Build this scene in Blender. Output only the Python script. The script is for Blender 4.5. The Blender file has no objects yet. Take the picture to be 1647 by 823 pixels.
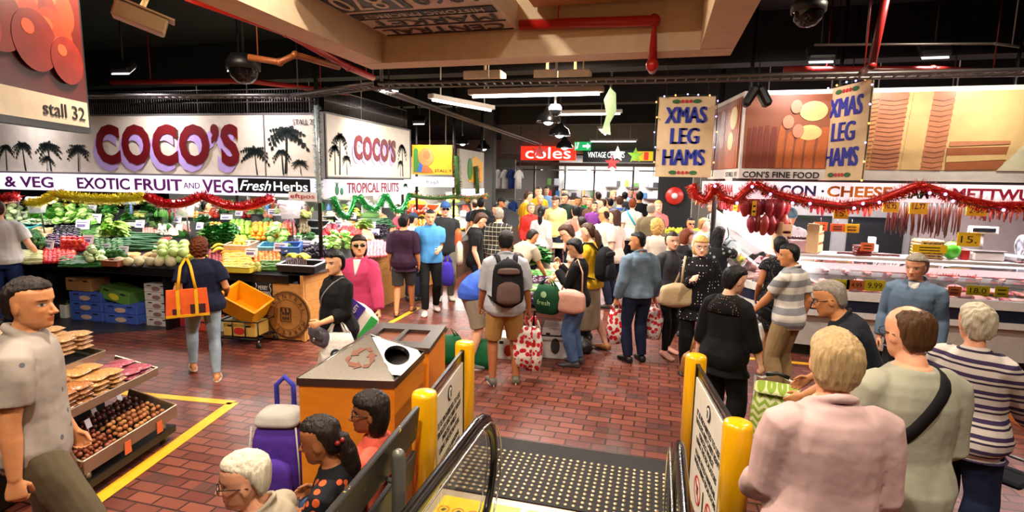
import bpy,math,random
import numpy as np
from mathutils import Vector,Matrix,noise
rnd=random.Random(11)
S=bpy.context.scene
C=S.collection
PI=math.pi
V=Vector
# ------------------------------------------------------------------ camera, world, exposure
FPX,FW,FH,CAMZ=870.0,1647.0,823.0,2.35
YAW,PITCH,ROLL=math.radians(15.0),math.atan(121/870.0),0.018
_f=V((-math.sin(YAW)*math.cos(PITCH),math.cos(YAW)*math.cos(PITCH),-math.sin(PITCH)))
_r0=V((math.cos(YAW),math.sin(YAW),0));_u0=_r0.cross(_f)
_r=_r0*math.cos(ROLL)+_u0*math.sin(ROLL);_u=_u0*math.cos(ROLL)-_r0*math.sin(ROLL)
cam=bpy.data.objects.new('camera',bpy.data.cameras.new('camera'));C.objects.link(cam)
cam.matrix_world=Matrix(((_r.x,_u.x,-_f.x,0),(_r.y,_u.y,-_f.y,0),(_r.z,_u.z,-_f.z,CAMZ),(0,0,0,1)))
cam.data.sensor_width=36;cam.data.lens=FPX*36/FW;cam.data.clip_start=0.05;cam.data.clip_end=200
S.camera=cam
S.view_settings.view_transform='Standard';S.view_settings.look='None'
S.view_settings.gamma=1;S.view_settings.use_curve_mapping=False
S.view_settings.exposure=0.55
S.cycles.use_denoising=True
S.cycles.max_bounces=6;S.cycles.diffuse_bounces=3;S.cycles.glossy_bounces=3;S.cycles.transparent_max_bounces=12
S.cycles.caustics_reflective=False;S.cycles.caustics_refractive=False
w=bpy.data.worlds.new('world');S.world=w;w.use_nodes=True
w.node_tree.nodes['Background'].inputs[0].default_value=(1.0,0.9,0.82,1)
w.node_tree.nodes['Background'].inputs[1].default_value=0.06
def ray(px,py):return _f*FPX+_r*(px-FW/2)-_u*(py-FH/2)
def at_z(px,py,z=0.0): # the point of the plane at height z seen at a photo position
 d=ray(px,py);return V((0,0,CAMZ))+d*((z-CAMZ)/d.z)
def at_y(px,py,y): # the point of the plane at depth y
 d=ray(px,py);return V((0,0,CAMZ))+d*(y/d.y)
def at_x(px,py,x):
 d=ray(px,py);return V((0,0,CAMZ))+d*(x/d.x)
def lin(c):
 return tuple((x/12.92 if x<=0.04045 else((x+0.055)/1.055)**2.4)for x in c)
def hx(h):
 return lin(tuple(int(h[i:i+2],16)/255 for i in(0,2,4)))
 # ------------------------------------------------------------------ materials
MATS={}
def _nt(name):
 m=bpy.data.materials.new(name);m.use_nodes=True
 nt=m.node_tree;return m,nt,nt.nodes['Principled BSDF']
def N(nt,typ,**kw):
 n=nt.nodes.new(typ)
 for k,v in kw.items():
  if k.startswith('i_'):
   n.inputs[k[2:].replace('_',' ')].default_value=v
  else:
   setattr(n,k,v)
 return n
def mixc(nt,fac,a,b,blend='MIX'):
 n=nt.nodes.new('ShaderNodeMix');n.data_type='RGBA';n.blend_type=blend
 for s,v in((0,fac),(6,a),(7,b)):
  if hasattr(v,'links'):nt.links.new(v,n.inputs[s])
  else:n.inputs[s].default_value=v if s==0 else(*v[:3],1)
 return n.outputs[2]
def mat(name,col,rough=0.6,metal=0.0,var=0.16,scale=9.0,bump=0.0,bscale=40.0,trans=0.0,rand=0.0,spec=0.5,emit=0,alpha=1,coat=0):
 """Plain procedural surface: base colour mottled by noise, optional bump, optional per-object colour drift."""
 if name in MATS:return MATS[name]
 if isinstance(col,str):col=hx(col)
 m,nt,b=_nt(name)
 tc=N(nt,'ShaderNodeTexCoord')
 no=N(nt,'ShaderNodeTexNoise',i_Scale=scale,i_Detail=3.0)
 nt.links.new(tc.outputs['Object'],no.inputs['Vector'])
 dark=tuple(c*(1-var)for c in col);lite=tuple(min(1,c*(1+var)+0.01*var)for c in col)
 out=mixc(nt,no.outputs['Fac'],dark,lite)
 if rand:
  oi=N(nt,'ShaderNodeObjectInfo')
  hs=N(nt,'ShaderNodeHueSaturation')
  mr=N(nt,'ShaderNodeMapRange');mr.inputs[3].default_value=1-rand;mr.inputs[4].default_value=1+rand
  mh=N(nt,'ShaderNodeMapRange');mh.inputs[3].default_value=0.5-rand*0.06;mh.inputs[4].default_value=0.5+rand*0.06
  nt.links.new(oi.outputs['Random'],mr.inputs[0]);nt.links.new(oi.outputs['Random'],mh.inputs[0])
  nt.links.new(mr.outputs[0],hs.inputs['Value']);nt.links.new(mh.outputs[0],hs.inputs['Hue'])
  nt.links.new(out,hs.inputs['Color']);out=hs.outputs[0]
 nt.links.new(out,b.inputs['Base Color'])
 b.inputs['Roughness'].default_value=rough;b.inputs['Metallic'].default_value=metal
 b.inputs['Specular IOR Level'].default_value=spec
 if coat:b.inputs['Coat Weight'].default_value=coat
 if trans:b.inputs['Transmission Weight'].default_value=trans
 if alpha<1:b.inputs['Alpha'].default_value=alpha
 if emit:
  nt.links.new(out,b.inputs['Emission Color']);b.inputs['Emission Strength'].default_value=emit
 if bump:
  n2=N(nt,'ShaderNodeTexNoise',i_Scale=bscale,i_Detail=4.0)
  nt.links.new(tc.outputs['Object'],n2.inputs['Vector'])
  bp=N(nt,'ShaderNodeBump',i_Strength=bump,i_Distance=0.02)
  nt.links.new(n2.outputs['Fac'],bp.inputs['Height']);nt.links.new(bp.outputs[0],b.inputs['Normal'])
 MATS[name]=m;return m
def stripes(name,cols,period,axis=2,rough=0.85,phase=0.0,tilt=0.0,axis2=None,bump=0.25):
 """Cloth with stripes along one object axis: cols = [(upper end 0..1, colour), ...]; axis2 adds a crossing set (plaid)."""
 if name in MATS:return MATS[name]
 m,nt,b=_nt(name)
 tc=N(nt,'ShaderNodeTexCoord');sp=N(nt,'ShaderNodeSeparateXYZ');nt.links.new(tc.outputs['Object'],sp.inputs[0])
 def band(ax):
  a=N(nt,'ShaderNodeMath',operation='MULTIPLY_ADD');a.inputs[1].default_value=1/period;a.inputs[2].default_value=phase+20
  nt.links.new(sp.outputs[ax],a.inputs[0])
  fr=N(nt,'ShaderNodeMath',operation='FRACT');nt.links.new(a.outputs[0],fr.inputs[0])
  cr=N(nt,'ShaderNodeValToRGB');cr.color_ramp.interpolation='CONSTANT'
  pos=0.0
  for i,(e,c)in enumerate(cols):
   c=hx(c)if isinstance(c,str)else c
   el=cr.color_ramp.elements[0]if i==0 else(cr.color_ramp.elements[1]if i==1 else cr.color_ramp.elements.new(pos))
   el.position=pos;el.color=(*c,1);pos=e
  nt.links.new(fr.outputs[0],cr.inputs[0]);return cr.outputs[0]
 out=band(axis)
 if axis2 is not None:
  out=mixc(nt,0.5,out,band(axis2),'LIGHTEN')
 nt.links.new(out,b.inputs['Base Color']);b.inputs['Roughness'].default_value=rough
 cloth_bump(nt,tc,b,bump);MATS[name]=m;return m
def cloth_bump(nt,tc,b,k=0.3):
 n2=N(nt,'ShaderNodeTexNoise',i_Scale=9.0,i_Detail=2.0)
 nt.links.new(tc.outputs['Object'],n2.inputs['Vector'])
 bp=N(nt,'ShaderNodeBump',i_Strength=k*.6,i_Distance=0.04)
 nt.links.new(n2.outputs['Fac'],bp.inputs['Height']);nt.links.new(bp.outputs[0],b.inputs['Normal'])
def cloth(name,col,rough=0.85,var=0.2,k=0.35,spots=None,sscale=30,sthr=0.25,fade=None):
 """Plain cloth with soft folds; spots = colour of printed dots or blotches."""
 if name in MATS:return MATS[name]
 if isinstance(col,str):col=hx(col)
 m,nt,b=_nt(name);tc=N(nt,'ShaderNodeTexCoord')
 no=N(nt,'ShaderNodeTexNoise',i_Scale=5.0 if not fade else 8.0,i_Detail=4.0);nt.links.new(tc.outputs['Object'],no.inputs['Vector'])
 out=mixc(nt,no.outputs['Fac'],tuple(c*(1-var)for c in col),fade or tuple(min(1,c*(1+var))for c in col))
 if spots:
  vo=N(nt,'ShaderNodeTexVoronoi',i_Scale=sscale,i_Randomness=0.35 if sthr<0.3 else 1.0);nt.links.new(tc.outputs['Object'],vo.inputs['Vector'])
  lt=N(nt,'ShaderNodeMath',operation='LESS_THAN');lt.inputs[1].default_value=sthr;nt.links.new(vo.outputs['Distance'],lt.inputs[0])
  out=mixc(nt,lt.outputs[0],out,hx(spots))if isinstance(spots,str)else mixc(nt,lt.outputs[0],out,vo.outputs['Color'],'MIX')
 nt.links.new(out,b.inputs['Base Color']);b.inputs['Roughness'].default_value=rough;b.inputs['Specular IOR Level'].default_value=0.25
 cloth_bump(nt,tc,b,k);MATS[name]=m;return m
def emitm(name,col,k):
 if name in MATS:return MATS[name]
 m,nt,b=_nt(name);col=hx(col)if isinstance(col,str)else col
 b.inputs['Base Color'].default_value=(*col,1);b.inputs['Emission Color'].default_value=(*col,1);b.inputs['Emission Strength'].default_value=k
 MATS[name]=m;return m
def glass(name='clear_glass',tint=(0.9,0.95,0.95),a=0.12):
 """Thin clear pane: mostly see-through, glossy at grazing angles."""
 if name in MATS:return MATS[name]
 m,nt,b=_nt(name);nt.nodes.remove(b);o=nt.nodes['Material Output']
 t=N(nt,'ShaderNodeBsdfTransparent');t.inputs[0].default_value=(*tint,1)
 g=N(nt,'ShaderNodeBsdfGlossy');g.inputs['Roughness'].default_value=0.04
 fr=N(nt,'ShaderNodeFresnel');fr.inputs[0].default_value=1.45
 ad=N(nt,'ShaderNodeMath',operation='MULTIPLY_ADD');ad.inputs[1].default_value=0.8;ad.inputs[2].default_value=a*0.3
 nt.links.new(fr.outputs[0],ad.inputs[0])
 x=N(nt,'ShaderNodeMixShader');nt.links.new(ad.outputs[0],x.inputs[0]);nt.links.new(t.outputs[0],x.inputs[1]);nt.links.new(g.outputs[0],x.inputs[2])
 nt.links.new(x.outputs[0],o.inputs[0]);MATS[name]=m;return m
def film(name,col=(1,1,1),op=0.5):
 """Thin plastic bag film, part see-through."""
 if name in MATS:return MATS[name]
 m=mat(name,col,rough=0.25,var=0.1,bump=0.5,bscale=22,alpha=op);return m
 # ------------------------------------------------------------------ mesh builder
class MB:
 def __init__(s):s.v=[];s.f=[];s.mi=[];s.k=0;s.sm=[]
 def add(s,vs,fs,smooth=True):
  b=len(s.v);s.v.extend([tuple(x)for x in vs])
  for f in fs:s.f.append(tuple(b+i for i in f));s.mi.append(s.k);s.sm.append(smooth)
  return s
 def m(s,k):s.k=k;return s
 def box(s,c,d,rz=0.0,M=None,bev=0.0,taper=1.0):
  """box with chamfered vertical and horizontal edges when bev > 0; M = extra matrix applied about the centre"""
  x,y,z=d[0]/2,d[1]/2,d[2]/2
  vs=[]
  if bev<=0:
   for sz in(-1,1):
    t=taper if sz>0 else 1
    for sx,sy in((-1,-1),(1,-1),(1,1),(-1,1)):vs.append(V((sx*x*t,sy*y*t,sz*z)))
   fs=[(3,2,1,0),(4,5,6,7),(0,1,5,4),(1,2,6,5),(2,3,7,6),(3,0,4,7)]
  else:
   e=min(bev,x*.9,y*.9,z*.9)
   prof=[(-z,e),(-z+e,0),(z-e,0),(z,e)]
   for zz,i in prof:
    t=taper if zz>0 else 1
    xx,yy=x*t-i,y*t-i
    for px,py in((-xx+e*(i==0),-yy),(xx-e*(i==0),-yy),(xx,-yy+e*(i==0)),(xx,yy-e*(i==0)),
 (xx-e*(i==0),yy),(-xx+e*(i==0),yy),(-xx,yy-e*(i==0)),(-xx,-yy+e*(i==0))):
     vs.append(V((px,py,zz)))
   fs=[tuple(range(7,-1,-1)),tuple(range(24,32))]
   for r in range(3):
    for k in range(8):fs.append((r*8+k,r*8+(k+1)%8,r*8+8+(k+1)%8,r*8+8+k))
  R=Matrix.Rotation(rz,3,'Z')
  if M is not None:R=R@M.to_3x3()
  return s.add([R@v+V(c)for v in vs],fs,False)
 def loft(s,rings,cap=True,smooth=True,close=False):
  n=len(rings[0]);vs=[p for r in rings for p in r];fs=[]
  m=len(rings)
  for i in range(m-(0 if close else 1)):
   a,b=i*n,((i+1)%m)*n
   for k in range(n):fs.append((a+k,a+(k+1)%n,b+(k+1)%n,b+k))
  if cap and not close:
   fs.append(tuple(range(n-1,-1,-1)));fs.append(tuple((m-1)*n+k for k in range(n)))
  return s.add(vs,fs,smooth)
 def tube(s,pts,rad,n=8,cap='flat',sq=1.0,up=None,smooth=True):
  """tube through pts; rad one radius or a list; sq flattens along the second axis"""
  pts=[V(p)for p in pts]
  if not hasattr(rad,'__len__'):rad=[rad]*len(pts)
  rad=list(rad)
  if cap=='round':
   d0=(pts[0]-pts[1]).normalized();d1=(pts[-1]-pts[-2]).normalized()
   pts=[pts[0]+d0*rad[0]*.92,pts[0]+d0*rad[0]*.6]+pts+[pts[-1]+d1*rad[-1]*.6,pts[-1]+d1*rad[-1]*.92]
   rad=[rad[0]*.35,rad[0]*.78]+rad+[rad[-1]*.78,rad[-1]*.35]
  rings=[];prev=None
  for i,p in enumerate(pts):
   t=(pts[min(i+1,len(pts)-1)]-pts[max(i-1,0)])
   t=t.normalized()if t.length>1e-9 else V((0,0,1))
   if prev is None:
    ref=V(up)if up else(V((0,0,1))if abs(t.z)<.9 else V((0,1,0)))
    a=t.cross(ref).normalized()
   else:
    a=prev-t*prev.dot(t);a=a.normalized()if a.length>1e-6 else t.orthogonal().normalized()
   prev=a;b=t.cross(a)
   rings.append([p+(a*math.cos(2*PI*k/n)+b*math.sin(2*PI*k/n)*sq)*rad[i]for k in range(n)])
  return s.loft(rings,True,smooth)
 def lathe(s,prof,c=(0,0,0),n=16,M=None,smooth=True):
  rings=[]
  for r,z in prof:
   ring=[V((max(r,1e-4)*math.cos(2*PI*k/n),max(r,1e-4)*math.sin(2*PI*k/n),z))for k in range(n)]
   if M is not None:ring=[M@p for p in ring]
   rings.append([p+V(c)for p in ring])
  return s.loft(rings,True,smooth)
 def ball(s,c,r,n=10,m=7,M=None):
  r=r if hasattr(r,'__len__')else(r,r,r)
  rings=[]
  for j in range(m+1):
   t=-PI/2+PI*j/m;t=max(min(t,PI/2-.08),-PI/2+.08)
   ring=[V((math.cos(t)*math.cos(2*PI*k/n)*r[0],math.cos(t)*math.sin(2*PI*k/n)*r[1],math.sin(t)*r[2]))for k in range(n)]
   if M is not None:ring=[M@p for p in ring]
   rings.append([p+V(c)for p in ring])
  return s.loft(rings)
 def quad(s,a,b,c,d):return s.add([a,b,c,d],[(0,1,2,3)],False)
 def prism(s,poly,o,ux,uy,th,smooth=False):
  """flat polygon (2-D points) laid at o along ux, uy, given thickness th along ux x uy"""
  o,ux,uy=V(o),V(ux),V(uy);nz=ux.cross(uy).normalized()
  n=len(poly);lo=[o+ux*p[0]+uy*p[1]for p in poly];hi=[p+nz*th for p in lo]
  return s.add(lo+hi,[tuple(range(n-1,-1,-1)),tuple(range(n,2*n))]+[(k,(k+1)%n,n+(k+1)%n,n+k)for k in range(n)],smooth)
 def text(s,body,o,ux,uy,h,w=None,th=0.006,off=0.0,shear=0.0,sp=1.0):
  """lettering centred at o, h tall and w wide (both of the inked box)"""
  vs,fs=glyphs(body,off,shear,sp)
  x0,y0=vs.min(0)[:2];x1,y1=vs.max(0)[:2]
  k=h/(y1-y0);kx=(w/(x1-x0))if w else k
  o,ux,uy=V(o),V(ux).normalized(),V(uy).normalized();nz=ux.cross(uy)
  P=[o+ux*((a-(x0+x1)/2)*kx)+uy*((b-(y0+y1)/2)*k)+nz*(th if c>0 else 0.0)for a,b,c in vs]
  return s.add(P,fs,False)
 def build(s,name,mats,parent=None,loc=(0,0,0),rz=0.0):
  me=bpy.data.meshes.new(name);me.from_pydata(s.v,[],s.f)
  if not hasattr(mats,'__len__'):mats=[mats]
  for x in mats:me.materials.append(x)
  me.polygons.foreach_set('material_index',s.mi);me.polygons.foreach_set('use_smooth',s.sm)
  me.update();o=bpy.data.objects.new(name,me);C.objects.link(o)
  o.location=loc;o.rotation_euler=(0,0,rz)
  if parent:o.parent=parent
  return o
_G={}
def glyphs(body,off,shear,sp):
 key=(body,off,shear,sp)
 if key not in _G:
  cu=bpy.data.curves.new('t','FONT');cu.body=body;cu.offset=off;cu.shear=shear;cu.space_character=sp
  cu.extrude=0.05;cu.resolution_u=3;cu.align_x='CENTER';cu.space_line=0.95
  o=bpy.data.objects.new('t',cu);C.objects.link(o)
  dg=bpy.context.evaluated_depsgraph_get();me=bpy.data.meshes.new_from_object(o.evaluated_get(dg))
  vs=np.array([v.co[:]for v in me.vertices]);fs=[tuple(p.vertices)for p in me.polygons]
  bpy.data.objects.remove(o);bpy.data.curves.remove(cu);bpy.data.meshes.remove(me)
  _G[key]=(vs,fs)
 return _G[key]
def tag(o,label=None,cat=None,group=None,kind=None):
 if label:o['label']=label
 if cat:o['category']=cat
 if group:o['group']=group
 if kind:o['kind']=kind
 return o
def thing(name,label,cat,loc=(0,0,0),rz=0.0,group=None):
 o=bpy.data.objects.new(name,None);C.objects.link(o);o.location=loc;o.rotation_euler=(0,0,rz);o.empty_display_size=.1
 return tag(o,label,cat,group)
def struct(name,mb,mats,loc=(0,0,0),rz=0.0):return tag(mb.build(name,mats,None,loc,rz),kind='structure')
def kids(o):return[c for c in C.objects if c.parent==o]
def dup(src,loc,rz=None,rot=None,scale=None,label=None,group=None,tree=None):
 """copy of a thing with copies of its parts and sub-parts"""
 c=src.copy();C.objects.link(c);c.location=loc
 if rz is not None:c.rotation_euler=(0,0,rz)
 if rot is not None:c.rotation_euler=rot
 if scale is not None:c.scale=scale if hasattr(scale,'__len__')else(scale,)*3
 if label:c['label']=label
 if group:c['group']=group
 for ch in(tree if tree is not None else src.children):
  d=ch.copy();C.objects.link(d);d.parent=c
  for g in ch.children:
   e=g.copy();C.objects.link(e);e.parent=d
 return c
def Rx(a):return Matrix.Rotation(a,3,'X')
def Ry(a):return Matrix.Rotation(a,3,'Y')
def Rz(a):return Matrix.Rotation(a,3,'Z')
def smooth(x,a,b):
 t=min(1,max(0,(x-a)/(b-a)));return t*t*(3-2*t)
 # ------------------------------------------------------------------ people: bodies, clothes, hair
def remesh(mb,vox,sm=3):
 """fuse overlapping closed pieces into one continuous skin; returns vertices, faces and normals"""
 me=bpy.data.meshes.new('t');me.from_pydata(mb.v,[],mb.f)
 o=bpy.data.objects.new('t',me);TMP.objects.link(o)
 r=o.modifiers.new('r','REMESH');r.mode='VOXEL';r.voxel_size=vox;r.adaptivity=0
 if sm:
  q=o.modifiers.new('s','SMOOTH');q.factor=0.5;q.iterations=sm
 VL.update();out=bpy.data.meshes.new_from_object(o.evaluated_get(VL.depsgraph))
 bpy.data.objects.remove(o);bpy.data.meshes.remove(me)
 return out
TS=bpy.data.scenes.new('workbench');TMP=TS.collection;VL=TS.view_layers[0]
def co_of(me):
 a=np.empty(len(me.vertices)*3,'f');me.vertices.foreach_get('co',a);return a.reshape(-1,3)
def no_of(me):
 a=np.empty(len(me.vertices)*3,'f');me.vertex_normals.foreach_get('vector',a);return a.reshape(-1,3)
def put_co(me,P):me.vertices.foreach_set('co',P.astype('f').ravel());me.update()
def wob(P,f,ph):
 x,y,z=P[:,0]*f[0]+ph,P[:,1]*f[1]+ph*1.7,P[:,2]*f[2]+ph*.6
 return(np.sin(x+1.3*np.sin(y+.7*z))*np.sin(z+1.1*np.sin(x*.8))+.5*np.sin(2.1*y+1.9*z+1.4*np.sin(1.7*x)))/1.5
def finish(me,name,m,parent,s):
 P=co_of(me)*s;put_co(me,P)
 me.name=name;me.materials.clear();me.materials.append(m)
 me.polygons.foreach_set('use_smooth',[True]*len(me.polygons));me.polygons.foreach_set('material_index',[0]*len(me.polygons))
 o=bpy.data.objects.new(name,me);C.objects.link(o);o.parent=parent;return o
PM=[(.79,.10,.07,.09),(.84,.152,.095,.115),(.90,.172,.10,.126),(.97,.166,.105,.112),(1.07,.152,.108,.088),(1.18,.160,.112,.094),
 (1.28,.168,.116,.106),(1.35,.162,.104,.108),(1.40,.135,.088,.098),(1.44,.088,.068,.08),(1.475,.066,.06,.066)]
PF=[(.79,.105,.07,.09),(.84,.160,.095,.12),(.90,.180,.10,.132),(.97,.166,.10,.112),(1.06,.136,.096,.082),(1.16,.140,.102,.086),
 (1.25,.148,.128,.093),(1.33,.145,.110,.097),(1.385,.122,.082,.09),(1.43,.078,.06,.072),(1.465,.054,.05,.056)]
HEADP=[(0,.10,.31,.10),(.05,.18,.375,.0),(.14,.235,.385,-.12),(.25,.265,.385,-.25),(.38,.29,.385,-.33),(.5,.31,.38,-.385),
 (.62,.322,.39,-.415),(.75,.312,.375,-.41),(.87,.255,.30,-.35),(.95,.165,.19,-.24),(1.0,.05,.05,-.1)]
SKIN={k:hx(v)for k,v in dict(light='e8b090',pale='f0c0a4',asian='e0aa80',tan='c78658',brown='9a5e3a',ruddy='e2a07c').items()}
HAIR={k:hx(v)for k,v in dict(black='0b090a',dark='1c110c',brown='3a2114',red='6a3014',blond='c9a25c',grey='857c70',white='c9bda6',sandy='a07a48',ginger='59280f',tawny='4a3018',straw='b4966a').items()}
HS=dict(
 short=[(.20,.20,-.18,-.34),(.32,.30,-.14,-.40),(.48,.338,-.05,-.43),(.62,.352,.03,-.45),(.74,.35,.20,-.455),(.82,.325,.375,-.43),(.92,.245,.33,-.345),(1.0,.14,.20,-.22),(1.035,.05,.06,-.1)],
 fringe=[(.20,.22,-.18,-.35),(.34,.31,-.10,-.41),(.5,.34,-.02,-.435),(.62,.35,.0,-.445),(.72,.335,-.02,-.44),(.80,.29,-.10,-.42),(.87,.2,-.18,-.38)],
 full=[(.12,.22,-.16,-.36),(.28,.33,-.10,-.43),(.45,.37,.0,-.47),(.62,.385,.06,-.49),(.74,.38,.24,-.49),(.83,.355,.41,-.47),(.93,.28,.37,-.39),(1.02,.17,.24,-.26),(1.07,.06,.08,-.12)],
 thin=[(.20,.20,-.18,-.34),(.32,.30,-.14,-.40),(.48,.338,-.05,-.43),(.62,.35,.0,-.45),(.74,.345,.06,-.455),(.83,.315,.16,-.43),(.90,.25,.12,-.37),(.945,.19,.0,-.30)],
 bob=[(-.06,.26,.00,-.36),(.06,.36,.08,-.42),(.25,.395,.12,-.46),(.45,.395,.10,-.48),(.60,.385,.16,-.48),(.70,.38,.36,-.48),(.78,.37,.425,-.47),(.9,.29,.37,-.39),(1.0,.17,.24,-.26),(1.05,.06,.08,-.12)],
 long=[(-.8,.20,-.24,-.46),(-.5,.30,-.18,-.48),(-.2,.36,-.08,-.48),(.05,.375,.02,-.47),(.25,.38,.06,-.47),(.45,.38,.06,-.47),(.62,.375,.14,-.47),(.74,.365,.28,-.47),(.83,.34,.40,-.45),(.93,.265,.35,-.37),(1.01,.16,.22,-.25),(1.05,.05,.07,-.11)],
 tied=[(.16,.18,-.18,-.36),(.3,.29,-.14,-.41),(.48,.335,-.06,-.435),(.62,.35,.04,-.455),(.74,.345,.20,-.455),(.82,.32,.37,-.43),(.92,.245,.325,-.345),(1.0,.14,.2,-.22),(1.035,.05,.06,-.1)],
 curly=[(.0,.24,-.12,-.42),(.15,.37,-.02,-.5),(.32,.44,.04,-.54),(.5,.46,.08,-.56),(.66,.45,.16,-.56),(.78,.43,.36,-.55),(.9,.37,.46,-.5),(1.02,.26,.34,-.36),(1.11,.1,.12,-.16)])
def lerp_prof(prof,z):
 if z<=prof[0][0]:return prof[0][1:]
 for a,b in zip(prof,prof[1:]):
  if z<=b[0]:
   t=(z-a[0])/(b[0]-a[0]);return tuple(x+(y-x)*t for x,y in zip(a[1:],b[1:]))
 return prof[-1][1:]
def ik(a,b,l1,l2,pole):
 d=b-a;L=d.length
 if L>(l1+l2)*.998:b=a+d*((l1+l2)*.998/L);d=b-a;L=d.length
 x=(l1*l1-l2*l2+L*L)/(2*L);h=math.sqrt(max(l1*l1-x*x,0));u=d/L
 p=pole-u*pole.dot(u);p=p.normalized()if p.length>1e-5 else u.orthogonal().normalized()
 return a+u*x+p*h,b
def skin_mat():
 if 'skin' in MATS:return MATS['skin']
 m,nt,b=_nt('skin');a=N(nt,'ShaderNodeAttribute',attribute_name='tint')
 tc=N(nt,'ShaderNodeTexCoord');no=N(nt,'ShaderNodeTexNoise',i_Scale=30.0);nt.links.new(tc.outputs['Object'],no.inputs['Vector'])
 h=N(nt,'ShaderNodeHueSaturation');mr=N(nt,'ShaderNodeMapRange');mr.inputs[3].default_value=.85;mr.inputs[4].default_value=1.12
 nt.links.new(no.outputs[0],mr.inputs[0]);nt.links.new(mr.outputs[0],h.inputs['Value']);nt.links.new(a.outputs['Color'],h.inputs['Color'])
 nt.links.new(h.outputs[0],b.inputs['Base Color']);b.inputs['Roughness'].default_value=.5;b.inputs['Specular IOR Level'].default_value=.35
 MATS['skin']=m;return m
def hair_mat(k):
 n='hair_'+k
 if n in MATS:return MATS[n]
 m,nt,b=_nt(n);tc=N(nt,'ShaderNodeTexCoord');mp=N(nt,'ShaderNodeMapping');mp.inputs['Scale'].default_value=(90,90,14)
 no=N(nt,'ShaderNodeTexNoise',i_Scale=1.0,i_Detail=3.0);nt.links.new(tc.outputs['Object'],mp.inputs[0]);nt.links.new(mp.outputs[0],no.inputs['Vector'])
 c=HAIR[k];nt.links.new(mixc(nt,no.outputs['Fac'],tuple(x*.55 for x in c),tuple(min(1,x*1.5+.004)for x in c)),b.inputs['Base Color'])
 b.inputs['Roughness'].default_value=.5;b.inputs['Specular IOR Level'].default_value=.22
 bp=N(nt,'ShaderNodeBump',i_Strength=.6,i_Distance=.012);nt.links.new(no.outputs['Fac'],bp.inputs['Height']);nt.links.new(bp.outputs[0],b.inputs['Normal'])
 MATS[n]=m;return m
NP=[0]
def ground(y):return .22*min(1,max(0,(y-9.0)/3.0))
def person(label,at,face=0,h=1.72,g=1.0,fem=False,lean=0,side=0,twist=0,hunch=0,head=(0,0),rh=None,lh=None,rhd=None,lhd=None,curl=.3,rel=None,lel=None,
 rf=(.10,0),lf=(-.10,0),ft=(8,-8),drop=0,knee=None,skin='light',hair=('short','dark'),top=None,bottom=None,shoe='333333',sandal=False,extra=(),vox=.010,headz=1.0,group=None,hips=0):
 """One person, x right and y forward, built at 1.74 m and scaled. at = (px, py): the photo position of the head top; (px, py, depth): the height
    follows from the depth; ('f', px, py): where the body's foot stands. face = heading, anticlockwise from +Y. Returns handy points in world space."""
 NP[0]+=1;ph=NP[0]*1.37
 prof=PF if fem else PM
 s=h/1.74
 def R_at(z):
  k=smooth(z,.88,1.12);k2=smooth(z,1.15,1.45)
  return Rz(math.radians(twist*k))@Ry(math.radians(side*k))@Rx(-math.radians(lean*k+hunch*k2))
 zs=[.60+.01*i for i in range(95)];pos={};p=V((0,0,.60-drop))
 for i,z in enumerate(zs):
  pos[i]=p.copy();p=p+R_at(z+.005)@V((0,0,.01))
 def sp(z):
  i=min(max((z-.60)/.01,0),93.99);k=int(i);return pos[k].lerp(pos[k+1],i-k),R_at(z)
 def tor(z,inf=0.0,n=20,sq=1.0):
  a,f,b=lerp_prof(prof,z);q=1+(g-1)*(1 if z<1.3 else max(.25,1-(z-1.3)*6));bel=max(0,g-1.05)*.16*math.exp(-((z-1.06)/.12)**2)
  a,f,b=a*q+inf,f*q+inf+bel,b*(1+(q-1)*.8)+inf
  c,R=sp(z);out=[]
  for k in range(n):
   t=2*PI*k/n;cx,sy=math.cos(t),math.sin(t);cx=math.copysign(abs(cx)**.85,cx);sy=math.copysign(abs(sy)**.9,sy)
   out.append(c+R@V((cx*a,sy*(f if sy>0 else b),0)))
  return out
 sw=(.152 if fem else .178)*(1+(g-1)*.2)
 SHp,SR=sp(1.372)
 S_={};E_={};W_={};D_={}
 for sd,tgt,el in((1,rh,rel),(-1,lh,lel)):
  sh=SHp+SR@V((sd*sw,-.008,.0));S_[sd]=sh
  t=V(tgt)if tgt else sh+V((sd*(.05+.12*(g-1)),.045,-.515))
  pole=V(el)if el else SR@V((sd*.18,-1,-.25))
  e,wv=ik(sh,t,.285,.25,pole);E_[sd]=e;W_[sd]=wv
  hd=rhd if sd>0 else lhd
  D_[sd]=(V(hd[0]).normalized()if hd else(wv-e).normalized(),(V(hd[1]).normalized()if hd else None))
 H_={};K_={};A_={};fyaw={1:-math.radians(ft[0]),-1:-math.radians(ft[1])}
 for sd,ff in((1,rf),(-1,lf)):
  hp=V((sd*(.09+hips),-.005,.905-drop));an=V((ff[0],ff[1],.085+(ff[2]if len(ff)>2 else 0)))
  fd=Rz(fyaw[sd])@V((0,1,0))
  k,a2=ik(hp,an,.435,.41,(V(knee)if knee else fd+V((0,0,.02))));H_[sd],K_[sd],A_[sd]=hp,k,a2
  # --- head frame
 np_,nR=sp(1.47)
 HM=Rz(math.radians(head[0]))@Rx(-math.radians(head[1]));hh=.238*headz
 HO=np_+nR@V((0,.005,.006))+HM@V((0,.024,.004))
 def hp_(x,y,z):return HO+HM@V((x*hh,y*hh,z*hh))
 q=1+(g-1)*.35
 # --- body
 b=MB();b.loft([tor(z,-.002)for z in(.79,.82,.86,.90,.97,1.03,1.09,1.16,1.22,1.28,1.33,1.375,1.41,1.44,1.465)])
 b.tube([sp(1.42)[0],sp(1.47)[0]+nR@V((0,.0,.0)),hp_(0,-.06,.12),hp_(0,-.05,.3)],[.06*q,(.05 if fem else .057)*q,.05 if fem else .055,.052],n=14)
 rings=[]
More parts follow.
